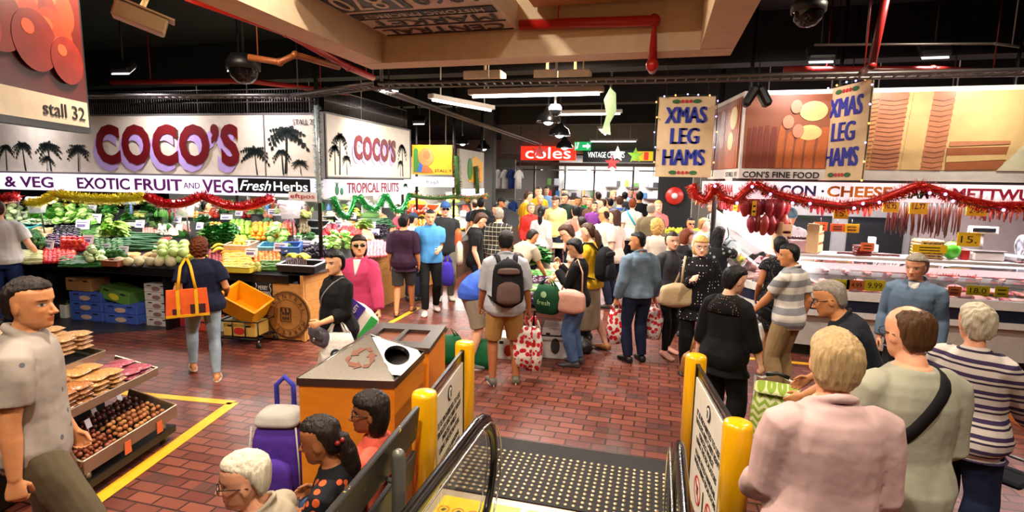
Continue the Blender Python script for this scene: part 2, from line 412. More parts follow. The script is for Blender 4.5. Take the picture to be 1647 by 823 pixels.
 for z,a,f,bk in HEADP:
  ring=[]
  for k in range(24):
   t=2*PI*k/24;cx,sy=math.cos(t)*1.07,math.sin(t)
   if sy>0:cx=math.copysign(abs(cx)**1.12,cx)
   c0=(f+bk)/2 if bk>0 else 0
   ring.append(hp_(cx*a,c0+sy*(f-c0 if sy>0 else c0-bk),z))
  rings.append(ring)
 b.loft(rings)
 b.tube([hp_(0,.35,.52),hp_(0,.42,.42),hp_(0,.475,.335),hp_(0,.40,.30)],[.022*hh,.038*hh,.055*hh,.04*hh],n=8,cap='round')
 for sd in(1,-1):
  b.ball(hp_(sd*.045,.425,.315),.032*hh,6,5)
  b.ball(hp_(sd*.325,-.045,.44),(.028*hh,.085*hh,.135*hh),8,6,HM@Rz(-sd*.35))
 for sd in(1,-1):
  fl=.9 if fem else 1.0
  b.tube([S_[sd]-SR@V((sd*.11,0,-.022)),S_[sd]-SR@V((sd*.045,0,-.008)),S_[sd]+SR@V((0,0,-.012)),S_[sd].lerp(E_[sd],.35),S_[sd].lerp(E_[sd],.8),E_[sd],E_[sd].lerp(W_[sd],.3),E_[sd].lerp(W_[sd],.75),W_[sd]],
 [x*q*fl for x in(.04,.053,.055,.05,.043,.041,.043,.033,.027)],n=12,cap='round')
  b.tube([H_[sd]+V((0,0,.02)),H_[sd].lerp(K_[sd],.25),H_[sd].lerp(K_[sd],.7),K_[sd],K_[sd].lerp(A_[sd],.3),K_[sd].lerp(A_[sd],.75),A_[sd],A_[sd]-V((0,0,.03))],
 [x*q for x in(.088,.088,.068,.056,.057,.042,.036,.036)],n=14,cap='round')
 def foot(m,sd,inf,z0=0.0):
  fd=Rz(fyaw[sd]);a=A_[sd];base=V((a.x,a.y,a.z-.085));rr=[]
  for y,hw,t in((-.066,.022,.04),(-.058,.031,.07),(-.02,.035,.088),(.03,.036,.078),(.08,.041,.056),(.13,.045,.042),(.17,.04,.034),(.192,.028,.026),(.203,.014,.02)):
   hw+=inf;t+=inf
   rr.append([base+fd@V((hw*math.copysign(abs(math.cos(u))**.7,math.cos(u)),y+(inf if y>.1 else-inf),z0+max(0,t/2*(1+math.copysign(abs(math.sin(u))**.8,math.sin(u))))))for u in(2*PI*k/12 for k in range(12))])
  m.loft(rr)
 for sd in(1,-1):foot(b,sd,-.004,.006)
 hands={}
 for sd in(1,-1):
  d,n=D_[sd];wv=W_[sd]
  if n is None:
   n=V((-sd,0,0))-d*V((-sd,0,0)).dot(d)
   n=n.normalized()if n.length>.1 else V((0,0,-1))
  else:n=(n-d*n.dot(d)).normalized()
  t=d.cross(n)if sd>0 else n.cross(d)
  sc=.93 if fem else 1.0
  rr=[]
  for u,hw,th in((-.01,.024,.019),(.02,.030,.019),(.055,.040,.016),(.085,.041,.013),(.095,.036,.009)):
   c0=wv+d*u*sc
   rr.append([c0+t*(hw*math.cos(a)*sc)+n*(th*math.sin(a)*sc)for a in(2*PI*k/12 for k in range(12))])
  b.loft(rr)
  for i,(o,l)in enumerate(((.030,.070),(.0105,.078),(-.0095,.072),(-.029,.056))):
   p0=wv+d*(.085-abs(o)*.15)*sc+t*o*sc;pts=[p0-d*.01,p0];a=0
   for fr,bend in((.42,45),(.32,70),(.26,45)):
    a+=math.radians(bend)*curl*(1+.12*i);dd=d*math.cos(a)+n*math.sin(a);pts.append(pts[-1]+dd*l*fr*sc)
   b.tube(pts,[.0095,.0095,.009,.0085,.007],n=8,cap='round')
  p0=wv+d*.022*sc+t*.024*sc+n*.006;dd=(d*.75+t*.6+n*(.3+.4*curl)).normalized();d2=(d*.95+t*.1+n*(.35+.4*curl)).normalized()
  b.tube([p0-t*.01,p0+dd*.036,p0+dd*.036+d2*.03,p0+dd*.036+d2*.052],[.0135,.0115,.0105,.0085],n=8,cap='round')
  hands[sd]=wv+d*.085*sc+n*.025
 me=remesh(b,vox/s,2 if vox>.007 else 3)
 P=co_of(me);L=(P-np.array(HO))@np.array(HM)/hh # head-local coordinates
 x,y,z=L[:,0],L[:,1],L[:,2];fr=((y>.12)&(z>-.05)&(z<1.0)&(abs(x)<.36)).astype('f')
 G=lambda a,ra,c,rc:np.exp(-((a/ra)**2+(c/rc)**2))
 ax=abs(x)
 disp=fr*(-.036*G(ax-.145,.075,z-.495,.05)+.02*G(ax-.145,.05,z-.49,.03)+.012*G(ax-.15,.1,z-.585,.03)
 +.016*G(x,.07,z-.215,.016)+.018*G(x,.065,z-.175,.018)-.012*G(x,.08,z-.195,.008)-.012*G(x,.09,z-.135,.025)+.014*G(ax-.19,.07,z-.36,.06)+.012*G(x,.07,z-.06,.05))
 P=P+(np.array(HM@V((0,1,0)))[None,:]*(disp*hh)[:,None]);put_co(me,P)
 base=np.array(SKIN[skin]);col=np.repeat(base[None,:],len(P),0)
 hc=np.array(HAIR[hair[1]]if hair else(.02,.015,.01))
 def blend(wt,c):
  nonlocal col
  wt=np.clip(wt,0,1)[:,None];col=col*(1-wt)+np.array(c)*wt
 E2=lambda a,ra,c,rc:np.clip(2.2*(1.25-np.sqrt((a/ra)**2+(c/rc)**2)),0,1)
 blend(fr*.3*G(ax-.2,.11,z-.33,.09),base*np.array((1.12,.8,.75)))
 blend(fr*E2(x,.1,z-.195,.036)*.85,base*np.array((.7,.36,.32))if not fem else base*np.array((.8,.24,.24)))
 blend(fr*E2(ax-.145,.065,z-.495,.026),(.55,.5,.46))
 blend(fr*E2(ax-.145,.026,z-.495,.03),(.012,.008,.006))
 blend(fr*E2(ax-.15,.085,z-.582+(ax-.15)**2*1.2,.02)*.8,hc*.8)
 blend(fr*E2(ax-.145,.07,z-.522,.009)*.7,(.03,.015,.01))
 me.attributes.new('tint','FLOAT_COLOR','POINT').data.foreach_set('color',np.concatenate([col,np.ones((len(P),1))],1).astype('f').ravel())
 root=finish(me,'person',skin_mat(),None,s)
 # --- where it stands
 fr_=math.radians(face);RW=Rz(fr_)
 topl=hp_(0,-.05,1.03)*s
 if at[0]=='f':
  wpos=at_z(at[1],at[2],0)
 elif at[0]=='w':wpos=V((at[1],at[2],0))
 elif len(at)==3:
  tp=at_y(at[0],at[1],at[2]);gz=ground(tp.y);o=RW@topl;k=(tp.z-gz)/topl.z;wpos=V((tp.x-o.x*k,tp.y-o.y*k,gz))
  root.scale=(k,)*3;
 else:
  tp=at_z(at[0],at[1],topl.z);o=RW@topl;wpos=V((tp.x-o.x,tp.y-o.y,0))
 root.location=wpos;root.rotation_euler=(0,0,fr_)
 tag(root,label,'person',group)
 # --- clothes
 gv=max(.009,vox)/s
 def folds(me,amp,f=(16,16,9)):
  P=co_of(me);put_co(me,P+no_of(me)*(amp*wob(P,f,ph))[:,None])
 def leg_tube(m,sd,end,inf,loose=0.0,start=.02):
  L1=(H_[sd]-K_[sd]).length;L2=(K_[sd]-A_[sd]).length;pts=[];rad=[]
  for u,r in((0,.09),(.25,.088),(.6,.072),(1.0,.058),(1.3,.059),(1.7,.045),(2.0,.038)):
   if u>end:u_=end
   else:u_=u
   pts.append(H_[sd].lerp(K_[sd],u_)if u_<=1 else K_[sd].lerp(A_[sd],u_-1));rad.append(r*q+inf+loose*min(1,u_))
   if u>=end:break
  pts[0]=pts[0]+V((0,0,start));m.tube(pts,rad,n=14)
 if bottom:
  kind,bm=bottom[0],bottom[1];m=MB();lo=bottom[2]if len(bottom)>2 else .012
  m.loft([tor(z,.010)for z in(.79,.82,.86,.90,.96,1.0,1.03)])
  if kind in('trousers','leggings','shorts','capri'):
   end=dict(trousers=2.02,leggings=1.98,shorts=.92,capri=1.6)[kind]
   for sd in(1,-1):leg_tube(m,sd,end,.004 if kind=='leggings' else .012,0 if kind=='leggings' else lo)
  else:
   L=dict(skirt=.45,mini=.62,dress=.5,midi=.3)[kind];rr=[]
   for i in range(7):
    u=i/6;z=.86-(.86-L)*u;c=V((0,0,z-drop));kx=K_[1].lerp(K_[-1],.5)*u*.7;a=lerp_prof(prof,.86)
    rr.append([c+V((kx.x,kx.y,0))+V((math.cos(t)*(a[0]*q+.02+.05*u),math.sin(t)*(a[1]*q+.02+.06*u),0))for t in(2*PI*k/20 for k in range(20))])
   m.loft(rr)
  me=remesh(m,gv,3)
  if kind!='leggings':folds(me,.006,(14,14,11))
  finish(me,{'leggings':'leggings','shorts':'shorts','trousers':'trousers','capri':'trousers'}.get(kind,'skirt'),bm,root,s)
 if top:
  tm,sl=top[0],top[1];hem=top[2]if len(top)>2 else .84;inf=top[3]if len(top)>3 else .016;nm=top[4]if len(top)>4 else('jacket' if inf>.024 else 'shirt')
  m=MB();zz=[1.45,1.43,1.40,1.36,1.30,1.22,1.14,1.06,.98,.92,.86,.82]
  zz=[z for z in zz if z>hem+.01]+[max(hem,.80)]
  rr=[tor(1.462,.004)]+[tor(z,inf*(.7 if z>1.4 else 1)+(.02*smooth(1.15-z,0,.3)))for z in zz]
  if hem<.80:
   a=lerp_prof(prof,.86);kx=K_[1].lerp(K_[-1],.5)
   for i in range(1,7):
    u=i/6;z=.80-(.80-hem)*u;uu=(.905-z)/.41*.8
    rr.append([V((kx.x*uu,kx.y*uu,z-drop))+V((math.cos(t)*(a[0]*q+inf+.035*u),math.sin(t)*(a[1]*q+.02+inf+.04*u),0))for t in(2*PI*k/20 for k in range(20))])
  m.loft(rr)
  SL=dict(none=0,cap=.35,short=.72,elbow=1.05,three=1.55,long=1.96)[sl]
  if SL:
   for sd in(1,-1):
    pts=[S_[sd]-SR@V((sd*.115,0,-.022)),S_[sd]-SR@V((sd*.05,0,-.008)),S_[sd]+SR@V((0,0,-.012))];rad=[.042*q,.055*q+inf*.7,.057*q+inf*.8]
    for u,r in((.3,.058),(.7,.05),(1.0,.047),(1.3,.048),(1.7,.038),(2,.031)):
     u_=min(u,SL);pts.append(S_[sd].lerp(E_[sd],u_)if u_<=1 else E_[sd].lerp(W_[sd],u_-1));rad.append(r*q+inf*(.8 if SL>1 else 1.1)+.003)
     if u>=SL:break
    m.tube(pts,rad,n=14)
  if 'collar' in extra:
   m.tube([np_+nR@V((math.cos(t)*.076*q,math.sin(t)*.07*q+.002,-.012-.035*math.sin(t)))for t in(PI*.5+.35+(2*PI-.7)*k/18 for k in range(19))],.0165,n=7,cap='round')
  me=remesh(m,gv,3);folds(me,.0075 if inf>=.014 else .004,(17,17,8))
  if 'vneck' in extra or 'scoop' in extra:
   pass
  finish(me,nm,tm,root,s)
 if not sandal and shoe:
  sm=shoe if not isinstance(shoe,str)else mat('shoe_'+shoe,shoe,rough=.5,scale=30)
  for sd in(1,-1):
   m=MB();foot(m,sd,.007);o=m.build('shoe',[sm],root);put_co(o.data,co_of(o.data)*s)
   m=MB()
   a=A_[sd];fd=Rz(fyaw[sd]);base=V((a.x,a.y,a.z-.085))
   m.prism([(math.cos(t)*.047*(1 if math.sin(t)>-.2 else .85),.068+math.sin(t)*.145)for t in(2*PI*k/16 for k in range(16))],base,fd@V((1,0,0)),fd@V((0,1,0)),.018)
   o=m.build('sole',[mat('shoe_sole_pale' if 'paleshoe' in extra else 'shoe_sole_dark','d8d4cc' if 'paleshoe' in extra else '1b1917',rough=.8)],o);put_co(o.data,co_of(o.data)*s)
 elif sandal:
  sm=mat('sandal_'+shoe,shoe,rough=.6)
  for sd in(1,-1):
   m=MB();a=A_[sd];fd=Rz(fyaw[sd]);base=V((a.x,a.y,a.z-.085))
   m.prism([(math.cos(t)*.048,.068+math.sin(t)*.145)for t in(2*PI*k/16 for k in range(16))],base,fd@V((1,0,0)),fd@V((0,1,0)),.014)
   m.tube([base+fd@V((.046,.06,.01)),base+fd@V((.03,.10,.056)),base+fd@V((-.03,.10,.056)),base+fd@V((-.046,.06,.01))],.009,n=6)
   o=m.build('sandal',[sm],root);put_co(o.data,co_of(o.data)*s)
   # --- hair
 hv=max(.007,vox*.9)/s
 if hair and hair[0]!='bald':
  st=hair[0];key=dict(fluffy='full',pony='tied',bun='tied',topbun='tied',wavy='long',afro='curly').get(st,st);m=MB();rr=[]
  for z,a,f,bk in HS[key]:
   rr.append([hp_(math.cos(t)*a,(f+bk)/2+math.sin(t)*(f-bk)/2,z)for t in(2*PI*k/24 for k in range(24))])
  m.loft(rr)
  if st=='pony':m.tube([hp_(0,-.36,.55),hp_(0,-.48,.46),hp_(.02,-.52,.15),hp_(.03,-.5,-.3),hp_(.02,-.47,-.75)],[.09*hh,.13*hh,.19*hh,.2*hh,.08*hh],n=10,cap='round')
  if st=='bun':m.ball(hp_(0,-.55,.55),.19*hh,12,8)
  if st=='topbun':m.ball(hp_(0,-.3,1.05),.2*hh,12,8)
  me=remesh(m,hv,2);P=co_of(me);L=(P-np.array(HO))@np.array(HM)/hh
  amp=dict(fluffy=.035,curly=.05,wavy=.03,afro=.05).get(st,.014)
  fq=(22,22,22)if amp>.04 else((15,15,11)if st=='fluffy' else(26,26,9)if amp>.02 else(34,34,7))
  P=P+no_of(me)*(amp*hh*wob(L,fq,ph))[:,None];put_co(me,P)
  finish(me,'hair',hair_mat(hair[1]),root,s)
  # --- worn things
 from mathutils.bvhtree import BVHTree
 bv=[]
 for o in root.children:
  if o.name.split('.')[0]in('shirt','jacket','skirt','trousers','dress','blouse','polo_shirt','tee_shirt','sweater','shorts','leggings'):
   bv.append(BVHTree.FromPolygons([v.co/s for v in o.data.vertices],[tuple(p.vertices)for p in o.data.polygons]))
 def surf(p,d):
  best=(None,None);bd=9
  for t_ in bv:
   h_,n_,i_,l_=t_.ray_cast(p,d.normalized())
   if h_ is not None and l_<bd:best,bd=(h_,n_),l_
  return best
 def add(m,nm,mt,par=None):
  o=m.build(nm,[mt]if not hasattr(mt,'__len__')else mt,par or root);put_co(o.data,co_of(o.data)*s);return o
 for e in extra:
  if isinstance(e,str):e=(e,)
  if e[0]in('glasses','sunglasses'):
   up=e[1]if len(e)>1 else 0;m=MB();zc=.49+up;yc=.425-up*.25
   for sd in(1,-1):
    m.m(0);pts=[hp_(sd*.15+.105*math.cos(t),yc-abs(math.cos(t)*sd+.2)*.02,zc+.07*math.sin(t))for t in(2*PI*k/14 for k in range(15))]
    m.tube(pts,.0022 if e[0]=='glasses' else .003,n=5)
    if e[0]=='sunglasses':m.m(1);m.loft([[p+HM@V((0,dy,0))for p in pts[:-1]]for dy in(-.002,.004)])
    m.m(0);m.tube([hp_(sd*.255,yc-.03,zc+.02),hp_(sd*.335,.15,zc+.02),hp_(sd*.345,-.1,zc-.01)],.0022,n=5)
   m.tube([hp_(-.05,yc,zc+.03),hp_(.05,yc,zc+.03)],.002,n=5)
   add(m,e[0],[mat('spectacle_frame','15110f',rough=.3),mat('dark_lens','070708',rough=.08)])
  if e[0]=='cap':
   m=MB();m.loft([[hp_(math.cos(t)*a*1.02,(f+bk)/2+math.sin(t)*(f-bk)/2,z)for t in(2*PI*k/20 for k in range(20))]
 for z,a,f,bk in((.62,.355,.42,-.45),(.72,.36,.43,-.46),(.85,.335,.39,-.44),(.97,.255,.28,-.33),(1.06,.13,.15,-.2),(1.085,.03,.03,-.06))])
   cm=cloth('cap_'+e[1],e[1]);co=add(m,'cap',cm)
   if not(len(e)>2 and e[2]=='flat'):
    m=MB();m.loft([[hp_(x_,y_+.36,.66-(y_*.12)-.35*x_*x_+dz)for x_,y_ in[(-.31,.0),(-.28,.2),(-.17,.32),(0,.37),(.17,.32),(.28,.2),(.31,.0),(.15,.04),(0,.06),(-.15,.04)]]for dz in(0,.025)])
    add(m,'brim',cm,co)
   else:
    m=MB();m.loft([[hp_(x_,y_+.32,.66-(y_*.3)+dz)for x_,y_ in[(-.31,.0),(-.25,.14),(0,.2),(.25,.14),(.31,.0)]]for dz in(0,.03)]);add(m,'brim',cm,co)
  if e[0]=='hairclip':
   m=MB()
   for k in range(6):m.ball(hp_(-.2+.08*k,-.56+.02*(k-2.5)**2,.42+.02*math.sin(k*2)),.014,8,6)
   add(m,'hair_clip',mat('hair_clip_red','7a1c18',rough=.2))
  if e[0]=='strap': # a band lying on the clothes from one shoulder to the other hip: (strap, shoulder side, width, colour, hip height)
   sd,wd,cl=e[1],e[2],e[3];lo=e[4]if len(e)>4 else .98;m=MB();rr=[]
   a0,R0=sp(1.43);a1,R1=sp(lo);p0=a0+R0@V((sd*.095*q,0,.0));p1=a1+R1@V((-sd*.19*q,0,0));cc=p0.lerp(p1,.5)
   e1=(p0-p1).normalized();e2=sp(1.2)[1]@V((0,1,0));nn=e1.cross(e2).normalized()
   for k in range(40):
    t=2*PI*k/40;d=e1*math.cos(t)+e2*math.sin(t);hit,nr=surf(cc+d*.7,-d)
    if hit is None:continue
    rr.append([hit-nn*wd/2-d*.004,hit+nn*wd/2-d*.004,hit+nn*wd/2+d*.007,hit-nn*wd/2+d*.007])
   m.loft(rr,cap=False,close=True);add(m,'shoulder_strap',cloth('strap_'+cl,cl))
  if e[0]=='collarpiece':
   m=MB();z=1.455;
   m.tube([np_+nR@V((math.cos(t)*.07*q,math.sin(t)*.066*q,-.006+.022*(math.sin(t)<.3)))for t in(2*PI*k/20 for k in range(21))],.016,n=7,sq=1.4);add(m,'collar',e[1])
  if e[0]=='undershirt': # triangle of another top in the open front
   m=MB();pts=[]
   rows=[(1.45,.045),(1.41,.038),(1.36,.026),(1.31,.014),(1.27,.004)]
   rr=[]
   for z,wd in rows:
    a,f,bk=lerp_prof(prof,z);c0,R0=sp(z);f=f*(1+(g-1)*.8)
    rr.append([c0+R0@V((x_*wd,f*(1-.08*x_*x_)+e[2],0))for x_ in(-1,-.5,0,.5,1)]+[c0+R0@V((x_*wd,f+e[2]-.012,0))for x_ in(1,.5,0,-.5,-1)])
   m.loft(rr);add(m,'undershirt',e[1])
  if e[0]=='yoke':m=MB();m.loft([tor(z,i_)for z,i_ in((1.30,.034),(1.34,.034),(1.38,.034),(1.41,.03),(1.44,.024),(1.455,.016))]);add(m,'lace_yoke',e[1])
  if e[0]=='apron':
   m=MB();rr=[]
   for z in(1.3,1.15,1.0,.85,.7,.6):
    a,f,bk=lerp_prof(prof,max(z,.84));c0,R0=sp(z);f=f*(1+(g-1))+.03;wd=.11 if z>1.2 else a*q+.01
    rr.append([c0+R0@V((x_*wd,f*(1-.35*abs(x_)**2),0))for x_ in(-1,-.5,0,.5,1)]+[c0+R0@V((x_*wd,f*(1-.35*abs(x_)**2)-.008,0))for x_ in(1,.5,0,-.5,-1)])
   m.loft(rr);add(m,'apron',cloth('apron_'+e[1],e[1]))
 kz=root.scale[0]
 def wpt(v):return wpos+RW@(V(v)*s*kz)
 return dict(root=root,s=s*kz,face=fr_,R=RW,pos=wpos,w=wpt,sp=lambda z:(wpt(sp(z)[0]),RW@sp(z)[1]),rhand=wpt(hands[1]),lhand=wpt(hands[-1]),prof=prof,head=wpt(HO),q=q,
 loc=dict(S=S_,E=E_,W=W_,H=H_,K=K_,A=A_,sp=sp,tor=tor))
 # ------------------------------------------------------------------ the setting: floor, walls, ceiling, bulkhead
def brick_mat():
 m,nt,b=_nt('brick_paving');tc=N(nt,'ShaderNodeTexCoord')
 br=N(nt,'ShaderNodeTexBrick',i_Scale=1.0);br.offset=.5
 for k,v in(('Mortar Size',.009),('Mortar Smooth',.2),('Bias',0.0),('Brick Width',.235),('Row Height',.117)):br.inputs[k].default_value=v
 br.inputs['Color1'].default_value=(*hx('824634'),1);br.inputs['Color2'].default_value=(*hx('5c2c24'),1);br.inputs['Mortar'].default_value=(*hx('1f100c'),1)
 nt.links.new(tc.outputs['Object'],br.inputs['Vector'])
 wn=N(nt,'ShaderNodeTexNoise',i_Scale=3.3,i_Detail=2.0);nt.links.new(tc.outputs['Object'],wn.inputs['Vector'])
 # a darker brick here and there: one noise value per brick cell
 sp=N(nt,'ShaderNodeSeparateXYZ');nt.links.new(tc.outputs['Object'],sp.inputs[0])
 def mth(op,a,bb=None,c=None):
  n=N(nt,'ShaderNodeMath',operation=op)
  for i,v in enumerate((a,bb,c)):
   if v is None:continue
   if hasattr(v,'links'):nt.links.new(v,n.inputs[i])
   else:n.inputs[i].default_value=v
  return n.outputs[0]
 row=mth('FLOOR',mth('DIVIDE',sp.outputs[1],.117));par=mth('MULTIPLY',mth('MODULO',mth('ABSOLUTE',row),2.0),.1175)
 colx=mth('FLOOR',mth('DIVIDE',mth('ADD',sp.outputs[0],par),.235))
 cb=N(nt,'ShaderNodeCombineXYZ');nt.links.new(colx,cb.inputs[0]);nt.links.new(row,cb.inputs[1])
 w2=N(nt,'ShaderNodeTexWhiteNoise',noise_dimensions='2D');nt.links.new(cb.outputs[0],w2.inputs['Vector'])
 dk=mth('GREATER_THAN',w2.outputs['Value'],.93)
 out=mixc(nt,mth('MULTIPLY',dk,.7),br.outputs['Color'],hx('3a2c2a'))
 out=mixc(nt,mth('MULTIPLY',wn.outputs['Fac'],.55),out,mixc(nt,.5,out,hx('6a2c1e')))
 nt.links.new(out,b.inputs['Base Color'])
 mr=N(nt,'ShaderNodeMapRange');mr.inputs[3].default_value=.28;mr.inputs[4].default_value=.55;nt.links.new(wn.outputs['Fac'],mr.inputs[0]);nt.links.new(mr.outputs[0],b.inputs['Roughness'])
 bp=N(nt,'ShaderNodeBump',i_Strength=.5,i_Distance=.01);bp.invert=True;nt.links.new(br.outputs['Fac'],bp.inputs['Height']);nt.links.new(bp.outputs[0],b.inputs['Normal'])
 return m
m=MB();m.box((-2,14.5,-.1),(30,36,.2));MATS['brick']=brick_mat();struct('floor',m,MATS['brick'])
m=MB()
m.loft([[V((x,y,z))for y,z in((9.0,-.05),(9.0,.002),(12.0,.22),(25.9,.22),(25.9,-.05))]for x in(-4.28,1.15)],smooth=False);struct('floor_ramp',m,MATS['brick'])
blk=mat('black_paint','050505',rough=.75);blk2=mat('black_steel','0d0c0d',rough=.45);cream=mat('cream_plaster','d8bf9c',rough=.7,bump=.1)
m=MB();m.box((-16.9,14.5,2.5),(.2,36,5.4));struct('wall_left',m,blk)
m=MB();m.box((12.9,14.5,2.5),(.2,36,5.4));struct('wall_right',m,blk)
m=MB();m.box((-2,32.4,2.5),(30,.2,5.4));struct('wall_back',m,mat('pale_wall','b9b4ac'))
m=MB();m.box((-2,-3.4,2.5),(30,.2,5.4));struct('wall_front',m,blk)
m=MB()
for c,d in(((-10.1,14.5,4.95),(13.8,36,.3)),((6.7,14.5,4.95),(12.8,36,.3)),((-1.45,19.1,4.95),(3.5,26.8,.3)),((-1.45,-2.0,4.95),(3.5,3,.3))):m.box(c,d)
struct('ceiling',m,blk)
m=MB();m.box((-1.45,2.6,5.45),(3.7,6.4,.1));struct('ceiling_of_stair_void',m,cream)
m=MB();m.box((-1.35,5.72,4.2),(3.9,.3,1.2));m.box((-3.15,2.5,4.2),(.3,6.1,1.2));m.box((.45,2.5,4.2),(.3,6.1,1.2));struct('beam_around_stair_void',m,cream)
for k,(y,x0,x1)in enumerate(((8.9,-16,12),(12.6,-16,12),(17,-16,12))):
 m=MB();m.box(((x0+x1)/2,y,4.45),(x1-x0,.35,.7));struct('beam_across',m,blk)
for x,y in((at_y(787,290,16.5).x,16.5),(1.1,13.6),(1.2,18.5)):
 m=MB();m.box((x,y,2.4),(.34,.34,4.8),bev=.02);struct('column',m,mat('dark_column','1c1a1b')if x<0 else mat('grey_column','8c857c'))
 # dark paint band on the floor inside the fruit stall's yellow line, and the yellow lines themselves
yel=mat('yellow_floor_paint','e0a81c',rough=.5,var=.25,scale=14)
def floor_strip(name,a,b_,wdt,mt,label):
 a,b_=V(a),V(b_);d=(b_-a);L=d.length;d.normalize();n=V((-d.y,d.x,0))*wdt/2;m=MB()
 m.prism([(0,-wdt/2),(L,-wdt/2),(L,wdt/2),(0,wdt/2)],(a.x,a.y,.0005),d,V((-d.y,d.x,0)),.003)
 o=m.build(name,[mt]);tag(o,label,'floor line')
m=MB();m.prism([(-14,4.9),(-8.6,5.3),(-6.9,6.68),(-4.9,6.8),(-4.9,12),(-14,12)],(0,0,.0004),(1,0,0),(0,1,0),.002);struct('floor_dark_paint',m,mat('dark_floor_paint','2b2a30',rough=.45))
floor_strip('floor_line',(-14,6.05,0),(-5.3,6.86,0),.09,yel,'yellow line painted along the foot of the fruit counter')
floor_strip('floor_line',(-3.73,2.3,0),(-4.18,4.45,0),.12,yel,'yellow line painted beside the nut stand')
floor_strip('floor_line',(-4.18,4.45,0),(-6.6,4.2,0),.1,yel,'yellow line painted across behind the nut stand')
floor_strip('floor_line',(-4.15,7.6,0),(-4.17,8.98,0),.09,yel,'yellow line painted along the aisle side of the fruit stall')
floor_strip('floor_line',(1.0,7.75,0),(7,7.75,0),.1,yel,'yellow line painted along the foot of the meat counter')
# ------------------------------------------------------------------ lamps
def area(o,loc,size,e,col=(1,.93,.85),rot=(0,0,0),parent=None,spread=None):
 l=bpy.data.lights.new('lamp','AREA');l.energy=e;l.color=col;l.shape='RECTANGLE';l.size,l.size_y=size
 if spread:l.spread=math.radians(spread)
 b=bpy.data.objects.new('lamp',l);C.objects.link(b);b.location=loc;b.rotation_euler=rot
 if parent:b.parent=parent
 return b
white_steel=mat('white_steel','cfcac2',rough=.4)
def batten(loc,L,rz,e,label,col=(1,.92,.84),glow=9,group=None):
 t=thing('batten_light',label,'ceiling light',loc,rz,group)
 m=MB();m.box((0,0,.03),(L,.12,.07),bev=.01);
 for x in(-L*.35,L*.35):m.box((x,0,(4.8-loc[2])/2+.06),(.015,.015,4.8-loc[2]))
 m.build('housing',[white_steel],t)
 m=MB();m.tube([(-L/2+.05,0,-.025),(L/2-.05,0,-.025)],.016,n=8);m.build('tube',[emitm('lamp_glow',tuple(col),glow)],t)
 area(t,(0,0,-.06),(L,.12),e,col,parent=t)
 return t
def flood(loc,target,e,label,col=(1,.95,.9),spread=110,size=.22,group=None):
 t=thing('flood_light',label,'flood light',loc,0,group)
 d=(V(target)-V(loc)).normalized();q=d.to_track_quat('-Z','Y');M=q.to_matrix()
 m=MB();m.box((0,0,.05),(.3,.2,.09),M=M,bev=.02);m.m(0)
 m.build('housing',[blk2],t)
 m=MB();m.box(d*.005,(.26,.16,.012),M=M);m.build('lens',[emitm('flood_glow',tuple(col),1.5)],t)
 m=MB();m.tube([(0,0,.06),(0,0,4.8-loc[2])],.012,n=6);m.build('drop_rod',[blk2],t)
 b=area(t,d*.03,(size,size*.7),e,col,parent=t,spread=spread);b.rotation_euler=q.to_euler()
 return t
def added_downlight(loc,e,label,col=(1,.84,.66),group=None):
 t=thing('added_down_light',label,'ceiling light',loc,0,group)
 m=MB();m.lathe([(.0,.2),(.13,.2),(.16,.0),(.15,-.01),(.13,.03),(.0,.06)],n=18);m.tube([(0,0,.15),(0,0,(4.82 if loc[2]<4.8 else 5.41)-loc[2])],.02,n=6);m.build('housing',[blk2],t)
 m=MB();m.lathe([(0,.05),(.12,.045),(.125,.02),(0,.015)],n=18);m.build('lens',[emitm('warm_glow',tuple(col),10)],t)
 area(t,(0,0,-.02),(.22,.22),e,col,parent=t)
def pendant(loc,r,label,e=30):
 t=thing('pendant_lamp',label,'pendant lamp',loc)
 m=MB();m.lathe([(r,0),(r*.98,.02),(r*.8,r*.55),(r*.4,r*.85),(r*.28,r*1.15),(.03,r*1.3),(.02,r*1.3),(r*.25,r*1.08),(r*.36,r*.8),(r*.76,r*.5),(r*.95,.015)],n=24)
 m.build('lamp_shade',[mat('black_enamel','0c0b0c',rough=.2)],t)
 m=MB();m.ball((0,0,r*.3),r*.5,12,8);m.build('bulb',[emitm('bulb_glow',(1,.95,.86),14)],t)
 m=MB();m.tube([(0,0,r*1.25),(0,0,4.8-loc[2])],.012,n=6);m.build('stem',[blk2],t)
 area(t,(0,0,-.03),(r,r),e,parent=t)
LK=1.0
batten((-1.55,6.7,3.42),1.7,.0,110*LK,'fluorescent batten light nearest, in front of the stair void beam')
batten((-3.1,8.4,3.55),1.5,1.2,60*LK,'slanted fluorescent batten above the corner of the large palm sign')
for i,y in enumerate((11.4,15.5,19.0)):
 batten((-1.6,y,3.75),1.6,PI/2*(i%2),130*LK,['fluorescent batten light beyond the pendant lamps','fluorescent batten light halfway to the far supermarket sign','fluorescent batten light just before the far supermarket sign'][i])
for i,(x,y,e)in enumerate(((-4.3,3.9,85),(-1.4,7.9,85),(2.2,5.4,85),(2.4,2.0,40),(-5.6,1.6,60),(-3.6,-.6,60),(3.0,-.6,40))):  # added lamps that brighten the foreground and floor; no such fixtures known
 added_downlight((x,y,4.2),e*LK,'black round down light added under the dark ceiling to brighten the hall',group='added down lights under the dark ceiling')
added_downlight((-2.2,2.6,5.1),150*LK,'warm round down light added to brighten the stair void',(1,.88,.74))  # lamps added up in the void to brighten the cream beams
added_downlight((-.6,.2,5.1),150*LK,'second warm round down light added to brighten the stair void',(1,.88,.74))
